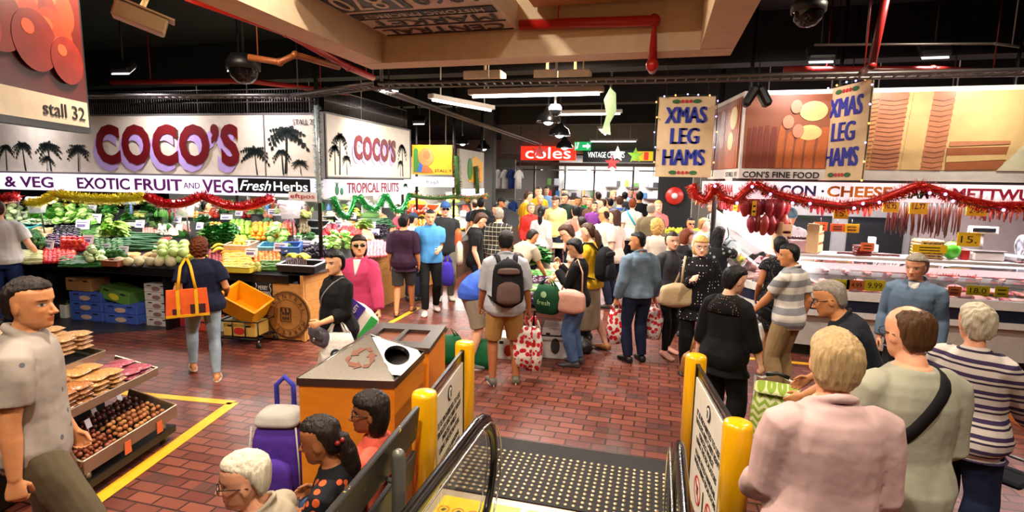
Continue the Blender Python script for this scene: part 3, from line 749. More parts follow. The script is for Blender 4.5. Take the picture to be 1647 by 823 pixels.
for(px,py,y,r,lb)in((882,197,8.7,.2,'black dome pendant lamp hanging nearest over the aisle'),(900,218,9.8,.2,'black dome pendant lamp second over the aisle'),(908,238,13.2,.21,'black dome pendant lamp in front of the red supermarket sign'),
 (744,232,13.5,.17,'black dome pendant lamp over the yellow sign stall'),(778,240,15,.2,'black dome pendant lamp beyond the yellow sign stall')):
 p=at_y(px,py,y);pendant(p,r,lb,40)
 # ------------------------------------------------------------------ ceiling clutter
def ladder_tray(name,pts,wd,label,mt):
 m=MB()
 for a,b_ in zip(pts,pts[1:]):
  a,b_=V(a),V(b_);d=b_-a;L=d.length;d.normalize();n=V((-d.y,d.x,0))*wd/2
  for s_ in(1,-1):m.tube([a+n*s_,b_+n*s_],.022,n=4)
  for k in range(int(L/.11)):m.tube([a+d*(k*.11)+n,a+d*(k*.11)-n],.009,n=4)
 ln=4.8-pts[0][2]
 for p in pts:m.tube([V(p),V(p)+V((0,0,ln))],.01,n=5)
 tag(m.build(name,[mt]),label,'cable tray')
galv=mat('galvanised_steel','6f6a68',rough=.4,metal=.8)
ladder_tray('cable_tray',[(-11.5,6.0,3.5),(-5.1,6.95,3.5),(-3.4,6.25,3.5)],.26,'grey steel ladder cable tray above the large palm sign',galv)
ladder_tray('cable_tray',[(-3.4,6.3,3.5),(9,6.95,3.5)],.26,'grey steel ladder cable tray crossing the hall in front of the meat stall',galv)
ladder_tray('cable_tray',[(-4.2,7.5,3.7),(-4.4,20,3.7)],.2,'grey steel ladder cable tray running down the aisle over the stall fronts',galv)
red=mat('red_pipe_paint','b0180f',rough=.35)
def pipe(pts,r,label,mt=red,name='sprinkler_pipe'):
 m=MB();m.tube(pts,r,n=10)
 for p in pts[1:-1]:m.ball(p,r*1.25,10,7)
 pz=[V(p)for p in pts]
 for p in(pz[0].lerp(pz[1],.3),pz[-2].lerp(pz[-1],.7)):m.tube([p,(p.x,p.y,4.82)],.008,n=5)
 tag(m.build(name,[mt]),label,'pipe')
pipe([at_y(180,132,7.3),at_y(400,130,7.3),at_y(560,150,8.6)],.04,'red sprinkler pipe running above the large palm sign')
pipe([at_y(300,-6,3.9),at_y(460,52,5.0),at_y(560,108,6.2),at_y(600,125,6.8)],.04,'red sprinkler pipe slanting past the left side of the void')
pipe([at_y(836,40,5.5),at_y(1052,33,5.5),at_y(1049,105,5.52),at_y(1049,112,6.5)],.05,'red sprinkler pipe bent down across the cream beam face')
pipe([at_y(1428,-20,5.6),at_y(1402,105,5.9),at_y(1385,118,6.6)],.035,'red sprinkler pipe dropping over the meat stall sign',mat('dark_red_pipe','6a1414',rough=.3))
pipe([at_y(1640,118,7.4),at_y(1500,112,7.4),at_y(1260,112,7.4)],.04,'dark red pipe running level above the meat stall sign',mat('dark_red_pipe','6a1414',rough=.3))
pipe([at_y(1640,75,6.6),at_y(1600,70,6.6),at_y(1310,72,6.6)],.012,'thin grey conduit bent at its right end over the meat stall',galv,'conduit')
pipe([at_y(400,92,5.2),at_y(450,100,5.3),at_y(475,88,5.3),at_y(545,108,5.9)],.035,'rusty orange pipe with a swan neck bend left of the void',mat('rusty_pipe','8a4a20',rough=.5,metal=.3))
# security cameras, speakers
t=thing('security_camera','beige box security camera beside the oranges stall sign','security camera',at_y(226,30,3.6))
M=Rz(-.75)@Rx(-.3);m=MB();m.box((0,0,0),(.15,.36,.13),M=M,bev=.012);m.m(0);m.box(M@V((0,.01,.075)),(.17,.42,.015),M=M);m.build('housing',[mat('beige_plastic','b5a288',rough=.4)],t)
m=MB();m.box(M@V((.0,-.183,-.01)),(.09,.01,.07),M=M);m.build('lens',[mat('dark_lens','070708',rough=.08)],t)
m=MB();m.tube([(0,0,.05),(0,.08,.2),(0,.08,4.82-t.location.z)],.022,n=8);m.build('bracket',[mat('beige_plastic','b5a288')],t)
for p,r,lb in((at_y(893,178,6.9),.075,'white rimmed dome security camera below the nearest batten light'),(at_y(392,112,5.6),.17,'black dome loudspeaker hanging above the large palm sign'),(at_y(1300,20,5.5),.13,'black dome loudspeaker in the dark ceiling above the meat stall')):
 t=thing('dome_camera' if r<.1 else 'dome_speaker',lb,'security camera' if r<.1 else 'loudspeaker',p)
 m=MB();m.lathe([(r*1.1,.0),(r*1.12,r*.5),(r*.8,r),(.02,r*1.1)],n=20);m.tube([(0,0,r),(0,0,4.82-p.z)],.015,n=6);m.build('housing',[mat('grey_plastic','8d8883',rough=.3)if r<.1 else blk2],t)
 m=MB();m.lathe([(.004,-r),(r*.5,-r*.87),(r*.87,-r*.5),(r,0),(r,.005)],n=20);m.build('dome',[mat('smoked_dome','080809',rough=.08)],t)
for p,rz,lb in((at_y(1207,155,7.2),.5,'left black spot lamp clamped before the sausage picture'),(at_y(1228,155,7.2),-.5,'right black spot lamp clamped before the sausage picture')):
 t=thing('spot_lamp',lb,'spot lamp',p)
 m=MB();m.box((0,0,0),(.1,.2,.26),M=Ry(rz),bev=.03);m.tube([(0,0,.1),(0,0,3.5-p.z)],.012,n=6);m.build('housing',[blk2],t)
 # cream and grey service boxes under the ceiling
for(px,py,y,d,lb)in((780,123,7.6,(.55,.3,.12),'cream vent panel left behind the nearest batten light'),(880,122,7.6,(.32,.3,.12),'cream vent panel behind the middle of the nearest batten light'),(925,122,7.6,(.42,.3,.12),'cream vent panel right behind the nearest batten light')):
 p=at_y(px,py,y);m=MB();m.box((0,0,0),d,bev=.01);m.tube([(0,0,0),(0,0,4.82-p.z)],.02,n=5);tag(m.build('vent_panel',[cream],None,p),lb,'vent')
 # market sign slung in the void (its underside reads from the other side)
t=thing('market_sign','white market name board with black lettering slung in the stair void','sign',(-2.2,4.75,3.86))
inkb=mat('black_ink','14110f',rough=.5);pale=mat('pale_board','cfc3b2',rough=.6)
m=MB();m.box((0,0,.14),(1.46,1.6,.26),bev=.01);m.m(0);m.build('panel',[pale],t)
m2=MB();m2.m(0);m2.box((0,.08,.006),(1.4,.14,.012));m2.box((-.36,-.32,.006),(.7,.5,.012));[m2.box((0,y,.006),(1.4,.015,.012))for y in(.18,.46,.75)]
m2.m(0);m2.text('CENTRAL',(0,.61,-.001),(-1,0,0),(0,1,0),.18,1.28)
m2.m(0);m2.text('MARKET',(0,.32,-.001),(-1,0,0),(0,1,0),.18,1.28);m2.text('1869',(.36,-.3,-.001),(-1,0,0),(0,1,0),.3,.55);m2.m(1);m2.text('HISTORIC PRECINCT',(0,.08,-.001),(-1,0,0),(0,1,0),.09,1.2);m2.text('1870',(-.36,-.3,-.001),(-1,0,0),(0,1,0),.34,.6)
m2.build('lettering',[inkb,pale],t)
m=MB();m.tube([(-.6,.5,.2),(-.6,.5,1.54)],.012,n=5);m.tube([(.6,.5,.2),(.6,.5,1.54)],.012,n=5);m.tube([(.6,-.5,.2),(.6,-.5,1.54)],.012,n=5);m.build('hanger',[blk2],t)
m=MB();m.box((-.55,4.95,4.2),(1.5,1.1,.3),bev=.01);m.tube([(-.55,4.95,4.3),(-.55,4.95,5.42)],.03,n=6);tag(m.build('duct_box',[mat('orange_cream','c99a62',rough=.6)]),'tan boxed duct beside the market name board','duct')
# ------------------------------------------------------------------ far end of the hall
white=mat('white_paint','d8d5cf',rough=.55)
m=MB();m.box((-2.2,22.35,4.15),(8.6,.3,1.3));m.m(1);m.box((-2.2,22.18,3.05),(8.6,.1,.14));struct('wall_far_bulkhead',m,[mat('grey_board','8f8c86'),mat('brown_board','4a3a2c')])
def board(name,label,a,b_,y,cols,parts,th=.06):
 """flat sign between two photo corners at depth y, lettered as given: (text, u, v, height, width, material index)"""
 p,q=at_y(*a,y),at_y(*b_,y);wd,ht=abs(q.x-p.x),abs(p.z-q.z);c=(p+q)/2
 t=thing(name,label,'sign',c);m=MB();m.box((0,0,0),(wd,th,ht));m.build('panel',[cols[0]],t)
 m=MB()
 for tx,u,v,h,w_,k in parts:m.m(k-1);m.text(tx,(u*wd,-th/2-.002,v*ht),(1,0,0),(0,0,1),h*ht,w_*wd,th=.01)
 if parts:m.build('lettering',cols[1:],t)
 return t,wd,ht
board('shop_sign','red supermarket sign with white lettering at the far end',(838,235),(926,258),22,[emitm('red_sign','e0301c',.9),emitm('white_letters',(1,1,1),1.2)],[('coles',.0,.02,.8,.82,1)])
t,wd,ht=board('shop_sign','black bottle shop sign with white lettering at the far end',(938,240),(1056,262),22,[mat('black_board','101010',rough=.4),emitm('white_letters',(1,1,1),1.2),emitm('yellow_sign','d0b020',.8),emitm('red_sign','e0301c',.9)],[('VINTAGE CELLARS',-.18,.08,.42,.5,1)])
m=MB();m.box((wd*.32,-.04,0),(wd*.26,.02,ht*.7));m.m(1);m.box((wd*.36,-.055,0),(wd*.06,.02,ht*.6));m.build('logo_patch',[emitm('yellow_sign','d0b020',.8),emitm('red_sign','e0301c',.9)],t)
t,wd,ht=board('exit_sign','green emergency exit sign with white running figure and arrow',(924,228),(950,242),21.5,[emitm('exit_green','1f9a55',1.0)],[])
m=MB();m.m(0);m.prism([(-.05,.04),(.12,.04),(.12,.12),(.26,0),(.12,-.12),(.12,-.04),(-.05,-.04)],(.06,-.032,0),(1,0,0),(0,0,1),.006);m.box((-.2,-.034,-.02),(.05,.01,.16),M=Ry(.3));m.ball((-.17,-.034,.11),(.035,.01,.035));m.box((-.27,-.034,0),(.015,.01,.26));m.build('symbol',[emitm('white_letters',(1,1,1),1.2)],t)
# shopfront: white frames, bright interior, white screen
struct('wall_far_shop',MB().box((-1.5,30.5,1.9),(8,.2,3.8)),white)
area(None,(-2,27,3.7),(6,4),900,(1,.98,.95))  # area light added to brighten the far shop; it has no fixture
t=thing('projection_screen','blank bright white screen in the far shop','screen',at_y(938,292,29))
m=MB();m.box((0,0,0),(2.1,.06,.85),bev=.01);m.build('panel',[emitm('screen_white',(1,1,1),1.6)],t);m=MB();m.tube([(0,.0,-.4),(0,0,-2.55)],.04);m.build('post',[galv],t)
for i,x in enumerate((-5.9,-4.4,-3.0,-1.2,.2)):
 m=MB();m.box((x,26.0,1.6),(.09,.09,3.2));struct('trim_%d'%(i+1),m,galv)
m=MB()
for x in np.arange(-6,1.4,1.1):
 m.box((x,26,2.9),(.9,.5,.05));
 m.box((x+.2,30.2,1.5),(.7,.3,.06));m.box((x+.2,30.2,2.1),(.7,.3,.06))
struct('trim_shelf_boards',m,galv)
SHC=['b03a2a','2f5f8a','d0c8b8','3c3c40','c8a030','567a3a','9a9aa0','222226','d8d8d8','7a4a6a']
for i in range(30): # goods on the far shop's shelves
 m=MB();w_=rnd.uniform(.16,.3);h_=rnd.uniform(.2,.42);m.box((0,0,h_/2),(w_,.2,h_),bev=.02)
 tag(m.build('box',[mat('goods_'+SHC[i%10],SHC[i%10],rough=.5)],None,(-6+i%15*.48+rnd.uniform(-.05,.05),30.2,1.53 if i<15 else 2.13)),'small coloured carton on the far shop shelves','carton','cartons on the far shop shelves')
 # clothes stall on the left at the far end
m=MB();m.box((-8.2,21.6,1.6),(5,.12,3.2));struct('wall_clothes_stall',m,mat('stall_wall','77736c'))
for r_,(z,y,n0)in enumerate(((2.75,19.6,11),(1.6,19.9,10))):
 m=MB();m.tube([(-7.9,y,z+.05),(-5.0,y,z+.05)],.02);[m.tube([(x,y,z+.05),(x,y,0 if r_ else 4.8)],.015)for x in(-7.9,-5.0)]
 tag(m.build('clothes_rail',[galv]),['high steel rail of shirts in the far clothes stall','low steel rail of shirts in the far clothes stall'][r_],'clothes rail')
 for i in range(n0):
  x=-7.75+i*.27;cl=['20242c','2a3038','d08a20','18181a','34506e','b02018','2f8a3a','e4e2de','d8d8d4','263a7a','e8e6e0'][i%11]
  m=MB();m.loft([[V((math.cos(a)*w_,math.sin(a)*.045,zz))for a in(2*PI*k/12 for k in range(12))]for zz,w_ in((0,.06),(-.04,.11),(-.1,.16),(-.25,.13),(-.7,.14))])
  for s_ in(1,-1):m.tube([(s_*.12,0,-.08),(s_*.19,0,-.3)],[.05,.045],n=8)
  m.tube([(0,0,0),(0,0,.05)],.006,n=5)
  tag(m.build('hanging_shirt',[cloth('hung_'+cl,cl)],None,(x,y,z),.9),'shirt hanging on the %s rail of the far clothes stall'%('high','low')[r_],'shirt','shirts on the %s rail'%('high','low')[r_])
  # ------------------------------------------------------------------ fruit stall: counter, signs, garlands
SL=.06
def front(x,d=0.0):return V((x,6.5+SL*(x+4.8)+d,0)) # a point of the stall, d behind the counter's front edge
E1=V((1,SL,0)).normalized();E2=V((-SL,1,0)).normalized();UZ=V((0,0,1))
def bench_z(x,y):
 d=min(y-6.5-SL*(x+4.8),-4.72-x)
 return .97+.36*max(0,min(d,1.95))
def on_bench(px,py):
 d=ray(px,py).normalized();p=V((0,0,CAMZ));t=5.5
 while t<22:
  q=p+d*t
  if q.z<bench_z(q.x,q.y)and q.y-6.5-SL*(q.x+4.8)>-.1:break
  t+=.01
 return V((q.x,q.y,bench_z(q.x,q.y)))
wood=None
def wood_mat(name,a,b_,sc=(2,30,30),rough=.5):
 if name in MATS:return MATS[name]
 m,nt,b=_nt(name);tc=N(nt,'ShaderNodeTexCoord');mp=N(nt,'ShaderNodeMapping');mp.inputs['Scale'].default_value=sc
 no=N(nt,'ShaderNodeTexNoise',i_Scale=1.0,i_Detail=6.0,i_Distortion=.6);nt.links.new(tc.outputs['Object'],mp.inputs[0]);nt.links.new(mp.outputs[0],no.inputs['Vector'])
 nt.links.new(mixc(nt,no.outputs['Fac'],hx(a),hx(b_)),b.inputs['Base Color']);b.inputs['Roughness'].default_value=rough
 bp=N(nt,'ShaderNodeBump',i_Strength=.15);nt.links.new(no.outputs['Fac'],bp.inputs['Height']);nt.links.new(bp.outputs[0],b.inputs['Normal'])
 MATS[name]=m;return m
pine=wood_mat('pine_boards','b5793c','d9a25c');pine2=wood_mat('pine_boards_dark','9a6430','c48c4a')
t=thing('fruit_counter','long black and pine fruit counter with sloping display top','counter')
m=MB() # sloping top: front bank, side bank, plateau
A,B_,Cc,D_=front(-12.4),front(-4.72),front(-6.67,1.95),front(-12.4,1.95);E_,F_=V((-4.72,14,0)),V((-6.67,14,0));hi=V((0,0,.97+.36*1.95));lo=V((0,0,.97))
m.quad(A+lo,B_+lo,Cc+hi,D_+hi);m.quad(B_+lo,E_+V((0,-2.9,.97)),F_+V((0,-2.9,hi.z)),Cc+hi)
m.build('display_top',[mat('black_mat','161517',rough=.8)],t)
m=MB();a,b_=front(-12.4,-.02),front(-5.02,-.02);c=(a+b_)/2;m.box((c.x,c.y+.35,.905),((b_-a).length,.74,.13),rz=math.atan(SL),bev=.012);m.build('fascia',[mat('black_laminate','121113',rough=.3)],t)
m=MB();a,b_=front(-12.4,.75),front(-5.6,.75);c=(a+b_)/2;m.box((c.x,c.y,.42),((b_-a).length,.04,.84),rz=math.atan(SL));m.build('back_board',[blk],t)
for x in(-11,-9.35,-7.15,-5.62):
 p=front(x,.35);m=MB();m.box((p.x,p.y,.42),(.05,.66,.84),rz=math.atan(SL));m.build('bracket',[blk2],t)
 # pine end box
m=MB();W0=front(-5.48,0.0);W1=front(-4.80,0.0)
for k in range(6):
 z0=.02+k*.137;c=(W0+W1)/2;m.box((c.x,c.y+.01,z0+.0675),((W1-W0).length,.03,.133),rz=math.atan(SL),bev=.003)
for k in range(7):
 z0=.02+k*.137;m.box((-4.80,6.5+2.35,z0+.0675),(.03,4.66,.133),bev=.003)
m.box((W1.x-.01,W1.y+.01,.49),(.05,.05,.96),bev=.004)
m.build('end_boards',[pine],t)
m=MB();o=front(-5.02,-.03)
m.prism([(-.335+.335+.345*math.cos(a),.40+.345*math.sin(a))for a in(2*PI*k/40 for k in range(40))],o+V((0,0,.0)),E1,UZ,-.022)
m.build('roundel',[pine2],t)
inkr=mat('burnt_ink','3a2412',rough=.6);m=MB()
def ring_marks(m,o,r0,r1,n=48,th=.004):
 for k in range(n):
  a0,a1=2*PI*k/n,2*PI*(k+1)/n;P=[o+E1*(math.cos(a)*r)+UZ*(math.sin(a)*r)for a,r in((a0,r0),(a1,r0),(a1,r1),(a0,r1))]
  m.add(P,[(3,2,1,0)])
oc=front(-5.02,-.056)+V((0,0,.40));ring_marks(m,oc,.315,.322);ring_marks(m,oc,.215,.221)
ring_marks(m,oc,.338-.012,.338)
tx='CENTRAL MARKET'
for i,ch in enumerate(tx):
 if ch==' ':continue
 a=math.radians(140-i*20.5);u=E1*math.sin(a)-UZ*math.cos(a);m.text(ch,oc+E1*(math.cos(a)*.268)+UZ*(math.sin(a)*.268),u,E1*math.cos(a)+UZ*math.sin(a),.06,th=.002)
for x,z,wd,h in((-.09,.07,.02,.06),(-.03,.07,.02,.06),(.03,.07,.02,.06)):m.box(oc+E1*x+UZ*z,(wd,.004,h))
m.box(oc+E1*-.03+UZ*.10,(.16,.004,.012));m.box(oc+E1*-.03+UZ*-.1,(.16,.004,.012));[m.box(oc+E1*x,(.01,.004,.2))for x in(-.11,.05)]
for z in(.02,-.05):[m.box(oc+E1*x+UZ*z,(.03,.004,.04))for x in(-.07,-.03,.01)]
m.build('branding',[inkr],t)
m=MB();p=front(-5.40,-.03);m.box((p.x,p.y,.72),(.26,.02,.26),rz=math.atan(SL));m.build('chalk_board',[mat('chalkboard','17181a',rough=.7)],t)
chalk=mat('chalk','d8d6d0',rough=.9);m=MB();p=front(-5.40,-.045)
m.text('MERRY',p+V((0,0,.77)),E1,UZ,.06,.15,th=.003);m.text('CHRISTMAS',p+V((0,0,.69)),E1,UZ,.06,.19,th=.003)
for s_ in(1,-1):m.tube([p+E1*(s_*(.115+.012*math.sin(k*1.3)))+UZ*(.61+k*.022)for k in range(11)],.004,n=4)
m.build('chalk_writing',[chalk],t)
m=MB();m.loft([[V((-4.78+dx,7.0+.09*math.cos(a),.66+.11*math.sin(a)))for a in(2*PI*k/24 for k in range(24))]for dx in(0,.012)]);m.m(1);m.text('STALL',(-4.765,7.0,.70),(0,1,0),UZ,.035,.1,th=.003);m.text('20',(-4.765,7.0,.63),(0,1,0),UZ,.06,.07,th=.003);m.build('number_plate',[mat('black_plate','111012',rough=.4),chalk],t)
# ---- sign boards
cream_sign=mat('cream_sign','d9cfbd',rough=.35);maroon=mat('maroon_letter','6a1218',rough=.4);lilac=mat('lilac_shade','b9a0dd',rough=.5);palm_ink=mat('palm_ink','14201c',rough=.5);purple=mat('purple_letter','6a2a6e',rough=.5)
palm_red=mat('dark_red_letter','7a2032',rough=.5)
def palm(m,o,ux,uz,h,w,seed=0,lean=0.0):
 """palm silhouette: leaning trunk and drooping feather fronds, flat on a sign"""
 r=random.Random(seed);nz=ux.cross(uz).normalized();o=V(o)
 top=o+uz*(h*.68)+ux*(lean*w)
 n=8
 for k in range(n):
  a,b_=k/n,(k+1)/n;pa,pb=o.lerp(top,a)+ux*(lean*w*.12*math.sin(a*PI)),o.lerp(top,b_)+ux*(lean*w*.12*math.sin(b_*PI));wa=.018*h*(1.3-a*.6)
  m.add([pa-ux*wa,pa+ux*wa,pb+ux*wa,pb-ux*wa],[(0,1,2,3)])
 for i in range(11):
  a=math.radians(-20+i*22+r.uniform(-8,8));L=w*.5*r.uniform(.75,1.05);P=[]
  for k in range(7):
   u=k/6;P.append(top+ux*(math.cos(a)*L*u)+uz*(math.sin(a)*L*.62*u-.42*h*.45*u*u*(1.2-.6*math.sin(a))))
  for k in range(6):
   d=(P[k+1]-P[k]);
   if d.length<1e-6:continue
   sd=nz.cross(d).normalized();wk=.035*w*(1.15-.12*k)*(1.5 if 0<k<5 else 1)
   m.add([P[k]-sd*wk*.3,P[k+1]+sd*wk*.1,P[k+1]*.5+P[k]*.5+sd*wk*2.0-uz*wk*.9],[(0,1,2)])
   m.add([P[k]+sd*wk*.3,P[k+1],P[k+1]*.5+P[k]*.5-sd*wk*2.0-uz*wk*.9],[(0,1,2)])
   m.add([P[k]-sd*wk*.25,P[k]+sd*wk*.25,P[k+1]+sd*wk*.2,P[k+1]-sd*wk*.2],[(0,1,2,3)])
sd_=.45 # the sign plane's setback behind the counter's front edge
def SP(px,py):
 d=ray(px,py);n=V((-SL,1,0));c=V((0,0,CAMZ));q=front(-4.8,sd_);tt=(q-c).dot(n)/d.dot(n);return c+d*tt
def slab(name,p0,p1,z0,z1,th,mt,parent,up=0):
 m=MB();c=(p0+p1)/2;d=p1-p0;d.z=0;m.box((c.x,c.y,(z0+z1)/2),(d.length,th,z1-z0),rz=math.atan2(d.y,d.x));return m.build(name,[mt]if not hasattr(mt,'__len__')else mt,parent)
t=thing('shop_sign','large cream fruit shop sign facing front with red lettering and palm trees','sign')
L0,L1=front(-11.6,sd_+.05),front(-4.78,sd_+.05)
slab('panel',L0,L1,2.35,3.25,.08,cream_sign,t)
m=MB()
for z in(2.345,3.255):c=(L0+L1)/2;m.box((c.x,c.y,z),((L1-L0).length,.1,.025),rz=math.atan(SL))
m.box((L1.x,L1.y,2.8),(.05,.1,.93));m.box(front(-5.66,sd_+.0)+V((0,0,2.8)),(.012,.02,.9));m.build('frame',[mat('grey_frame','5e5a58',rough=.4)],t)
m=MB();m.m(0)
def letters(m,txt,c,ux,h,wd,depth,mats=(0,1),n=None):
 m.m(mats[0]);m.text(txt,c-ux*h*.12-UZ*h*.16,ux,UZ,h,wd,th=depth,off=.045,sp=1.1)
 m.m(mats[1]);m.text(txt,c+(ux.cross(UZ))*.008,ux,UZ,h,wd,th=depth+.004,off=.045,sp=1.1)
cc=(SP(152,238)+SP(392,235))/2-E2*.012;cc.z=2.80
letters(m,'COCO\u2019S',cc,E1,.62,2.58,.004)
m.m(2)
for a,b_,sd in(((388,232),(438,282),1),((424,192),(492,280),2),((470,255),(498,281),3),((440,232),(470,281),9),((103,228),(146,277),4),((58,222),(102,276),5),((-6,226),(24,276),6),((20,222),(58,277),7),((62,250),(88,277),8)):
 p,q=SP(a[0],a[1]),SP(b_[0],b_[1]);o=V(((p.x+q.x)/2,(p.y+q.y)/2,max(q.z,2.37)))-E2*.003
 palm(m,o,E1,UZ,(p.z-q.z)*1.12,abs(q.x-p.x)*1.1,sd,.05*(-1)**sd)
m.m(3);q=SP(489,196)-E2*.004;m.text('STALL 20',q,E1,UZ,.075,.36,th=.003)
m.build('lettering',[lilac,maroon,palm_ink,inkb],t)
strip_white=emitm('light_box_white',hx('e6dcf2'),.85)
t=thing('strip_sign','long white lit strip sign with purple fruit and vegetable lettering','sign')
L0,L1=front(-11.6,sd_),front(-4.86,sd_);slab('light_box',L0,L1,2.06,2.33,.1,strip_white,t)
m=MB()
def onstrip(m,txt,a,b_,zz=2.19,h=.18,bold=.02,k=0):
 p,q=SP(*a),SP(*b_);m.m(k);m.text(txt,V(((p.x+q.x)/2,(p.y+q.y)/2,zz))-E2*.062,E1,UZ,h,abs(q.x-p.x),th=.006,off=bold)
onstrip(m,'EXOTIC',(130,290),(214,290));onstrip(m,'FRUIT',(222,290),(298,290));onstrip(m,'VEG.',(330,290),(386,290),h=.2);onstrip(m,'AND',(300,290),(326,290),h=.09,bold=.0);onstrip(m,'FRUIT & VEG',(-65,290),(92,290))
m.build('lettering',[purple],t)
def small_board(name,label,a,b_,off,cols,items,tilt=0.0,planef=SP,ux=E1,nrm=None):
 p,q=planef(*a),planef(*b_);nrm=nrm if nrm else-E2;t=thing(name,label,'sign');c=(p+q)/2+nrm*off;wd=(V((q.x-p.x,q.y-p.y,0))).length;ht=p.z-q.z
 m=MB();m.prism([(-wd/2,-ht/2),(wd/2,-ht/2),(wd/2,ht/2),(-wd/2,ht/2)],c,ux,UZ,.012);m.build('panel',[cols[0]],t)
 m=MB()
 for tx,u,v,h,w_,k,sh in items:m.m(k-1);m.text(tx,c+nrm*.015+ux*(u*wd)+UZ*(v*ht),ux,UZ,h*ht,w_*wd,th=.004,shear=sh)
 m.build('lettering',cols[1:],t);return t
small_board('shop_sign','black fresh herbs sign with white script lettering',(388,286),(504,312),.07,[mat('black_board','101010',rough=.4),emitm('white_letters',(1,1,1),1.2)],[('Fresh',-.25,.0,.68,.44,1,.35),('Herbs',.24,-.02,.62,.46,1,0)])
small_board('payment_sign','small white card payment sign with red lettering hung under the strip sign',(470,308),(515,324),.08,[mat('white_card','dcd6d2',rough=.5),mat('red_letter','b01c28')],[('eftpos',0,0,.62,.86,1,0)])
# side signs along the aisle (plane x = -4.72, seen obliquely)
XS=-4.75
t=thing('shop_sign','smaller cream fruit shop sign facing the aisle with red lettering and palm trees','sign')
m=MB();m.box((XS-.04,8.48,2.82),(.08,2.78,.92));m.build('panel',[cream_sign],t)
m=MB();[m.box((XS-.04,8.48,z),(.1,2.8,.025))for z in(2.355,3.285)];[m.box((XS-.04,y,2.82),(.1,.03,.95))for y in(7.08,9.88)];m.build('frame',[mat('grey_frame','5e5a58',rough=.4)],t)
UY=V((0,1,0));m=MB();letters(m,'COCO\u2019S',V((XS+.006,8.53,2.84)),UY,.40,1.42,.004)
m.m(2);palm(m,V((XS+.004,7.42,2.39)),UY,UZ,.86,.46,11,.05);palm(m,V((XS+.004,7.62,2.39)),UY,UZ,.4,.28,12);palm(m,V((XS+.004,7.3,2.39)),UY,UZ,.6,.36,15);palm(m,V((XS+.004,9.55,2.39)),UY,UZ,.84,.4,13,-.05);palm(m,V((XS+.004,9.45,2.39)),UY,UZ,.4,.26,14)
m.build('lettering',[lilac,maroon,palm_ink],t)
t=thing('strip_sign','white tropical fruits strip sign with a pineapple under the aisle sign','sign')
m=MB();m.box((XS-.03,8.45,2.19),(.1,2.72,.27));m.build('light_box',[emitm('light_box_grey',hx('cfc9d2'),.55)],t)
m=MB();m.text('TROPICAL FRUITS',(XS+.022,8.45,2.19),UY,UZ,.17,1.75,th=.005,off=.02)
m.m(1);m.ball((XS+.02,7.3,2.16),(.008,.06,.08));[m.prism([(-.015,0),(.015,0),(dx,.07)],(XS+.022,7.3,2.22),UY,UZ,.004)for dx in(-.05,-.02,.02,.05)];m.ball((XS+.02,7.43,2.14),(.008,.05,.06));palm(m,V((XS+.022,9.62,2.07)),UY,UZ,.24,.24,3)
m.build('lettering',[palm_red,mat('green_print','2f6a4a')],t)
# corner post wrapped in silver tinsel
def tinsel(name,pts,r,label,cols,dens=75,group=None,seed=1):
 """garland of foil strips round a cord through pts"""
 rr=random.Random(seed);m=MB();P=[V(p)for p in pts];segs=[(a,b_)for a,b_ in zip(P,P[1:])]
 m.m(0);m.tube(P,r*.5,n=7)
 for a,b_ in segs:
  d=b_-a;n=max(2,int(d.length*dens));t_=d.normalized();o1=t_.orthogonal().normalized();o2=t_.cross(o1)
  for k in range(n):
   c=a+d*((k+rr.random())/n)
   for j in range(5):
    an=rr.uniform(0,2*PI);v=(o1*math.cos(an)+o2*math.sin(an)+t_*rr.uniform(-.5,.5)).normalized()*r*rr.uniform(.7,1.1);s_=v.cross(t_).normalized()*.004+t_*.003
    m.m(rr.randrange(len(cols)));m.add([c-s_,c+s_,c+v+s_*.8,c+v-s_*.8],[(0,1,2,3)],False)
 return tag(m.build(name,cols),label,'tinsel garland',group)
def foil(name,c):return mat(name,c,rough=.25,metal=.45,var=.3,scale=60)
p=front(-4.79,sd_-.02)
tinsel('tinsel_garland',[V((p.x,p.y,3.36)),V((p.x,p.y,2.7)),V((p.x,p.y,1.98))],.07,'silver tinsel hung down the corner of the fruit stall signs',[foil('silver_foil','c9d4d2'),foil('teal_foil','6fa09a')],120)
def swag(p0,p1,sag,n=9):return[V(p0).lerp(V(p1),k/n)-V((0,0,sag*4*(k/n)*(1-k/n)))for k in range(n+1)]
gold,redf,grnf=[foil('gold_foil','f0dc30'),foil('gold_foil_deep','d8c020')],[foil('red_foil','d02222'),foil('red_foil_deep','9a1018')],[foil('green_foil','1e8a3c'),foil('green_foil_deep','0e5a26')]
def SG(px,py):return SP(px,py)-E2*.1
for a,b_,sg,cl,lb,sd in(((55,326),(100,312),.05,gold,'gold tinsel rising to its left peak under the strip sign',2),((100,312),(243,316),.07,gold,'gold tinsel swag hung under the exotic fruit lettering',3),((-60,305),(38,316),.10,redf,'red tinsel swag hung at the left end of the strip sign',4),
 ((243,316),(333,314),.14,redf,'red tinsel swag from the gold swag to its peak',5),((333,314),(445,318),.16,redf,'red tinsel swag hung left of the payment sign',6)):
 tinsel('tinsel_garland',swag(SG(*a),SG(*b_),sg),.105,lb,cl,160,seed=sd)
for y0,y1,sg,lb,sd in((7.15,7.75,.3,'green tinsel swag nearest under the tropical fruits sign',7),(7.9,8.7,.22,'green tinsel swag in the middle under the tropical fruits sign',8),(8.8,9.7,.3,'green tinsel swag farthest under the tropical fruits sign',9)):
 tinsel('tinsel_garland',swag((XS+.06,y0,2.06),(XS+.06,y1,2.06),sg),.085,lb,grnf,110,seed=sd)
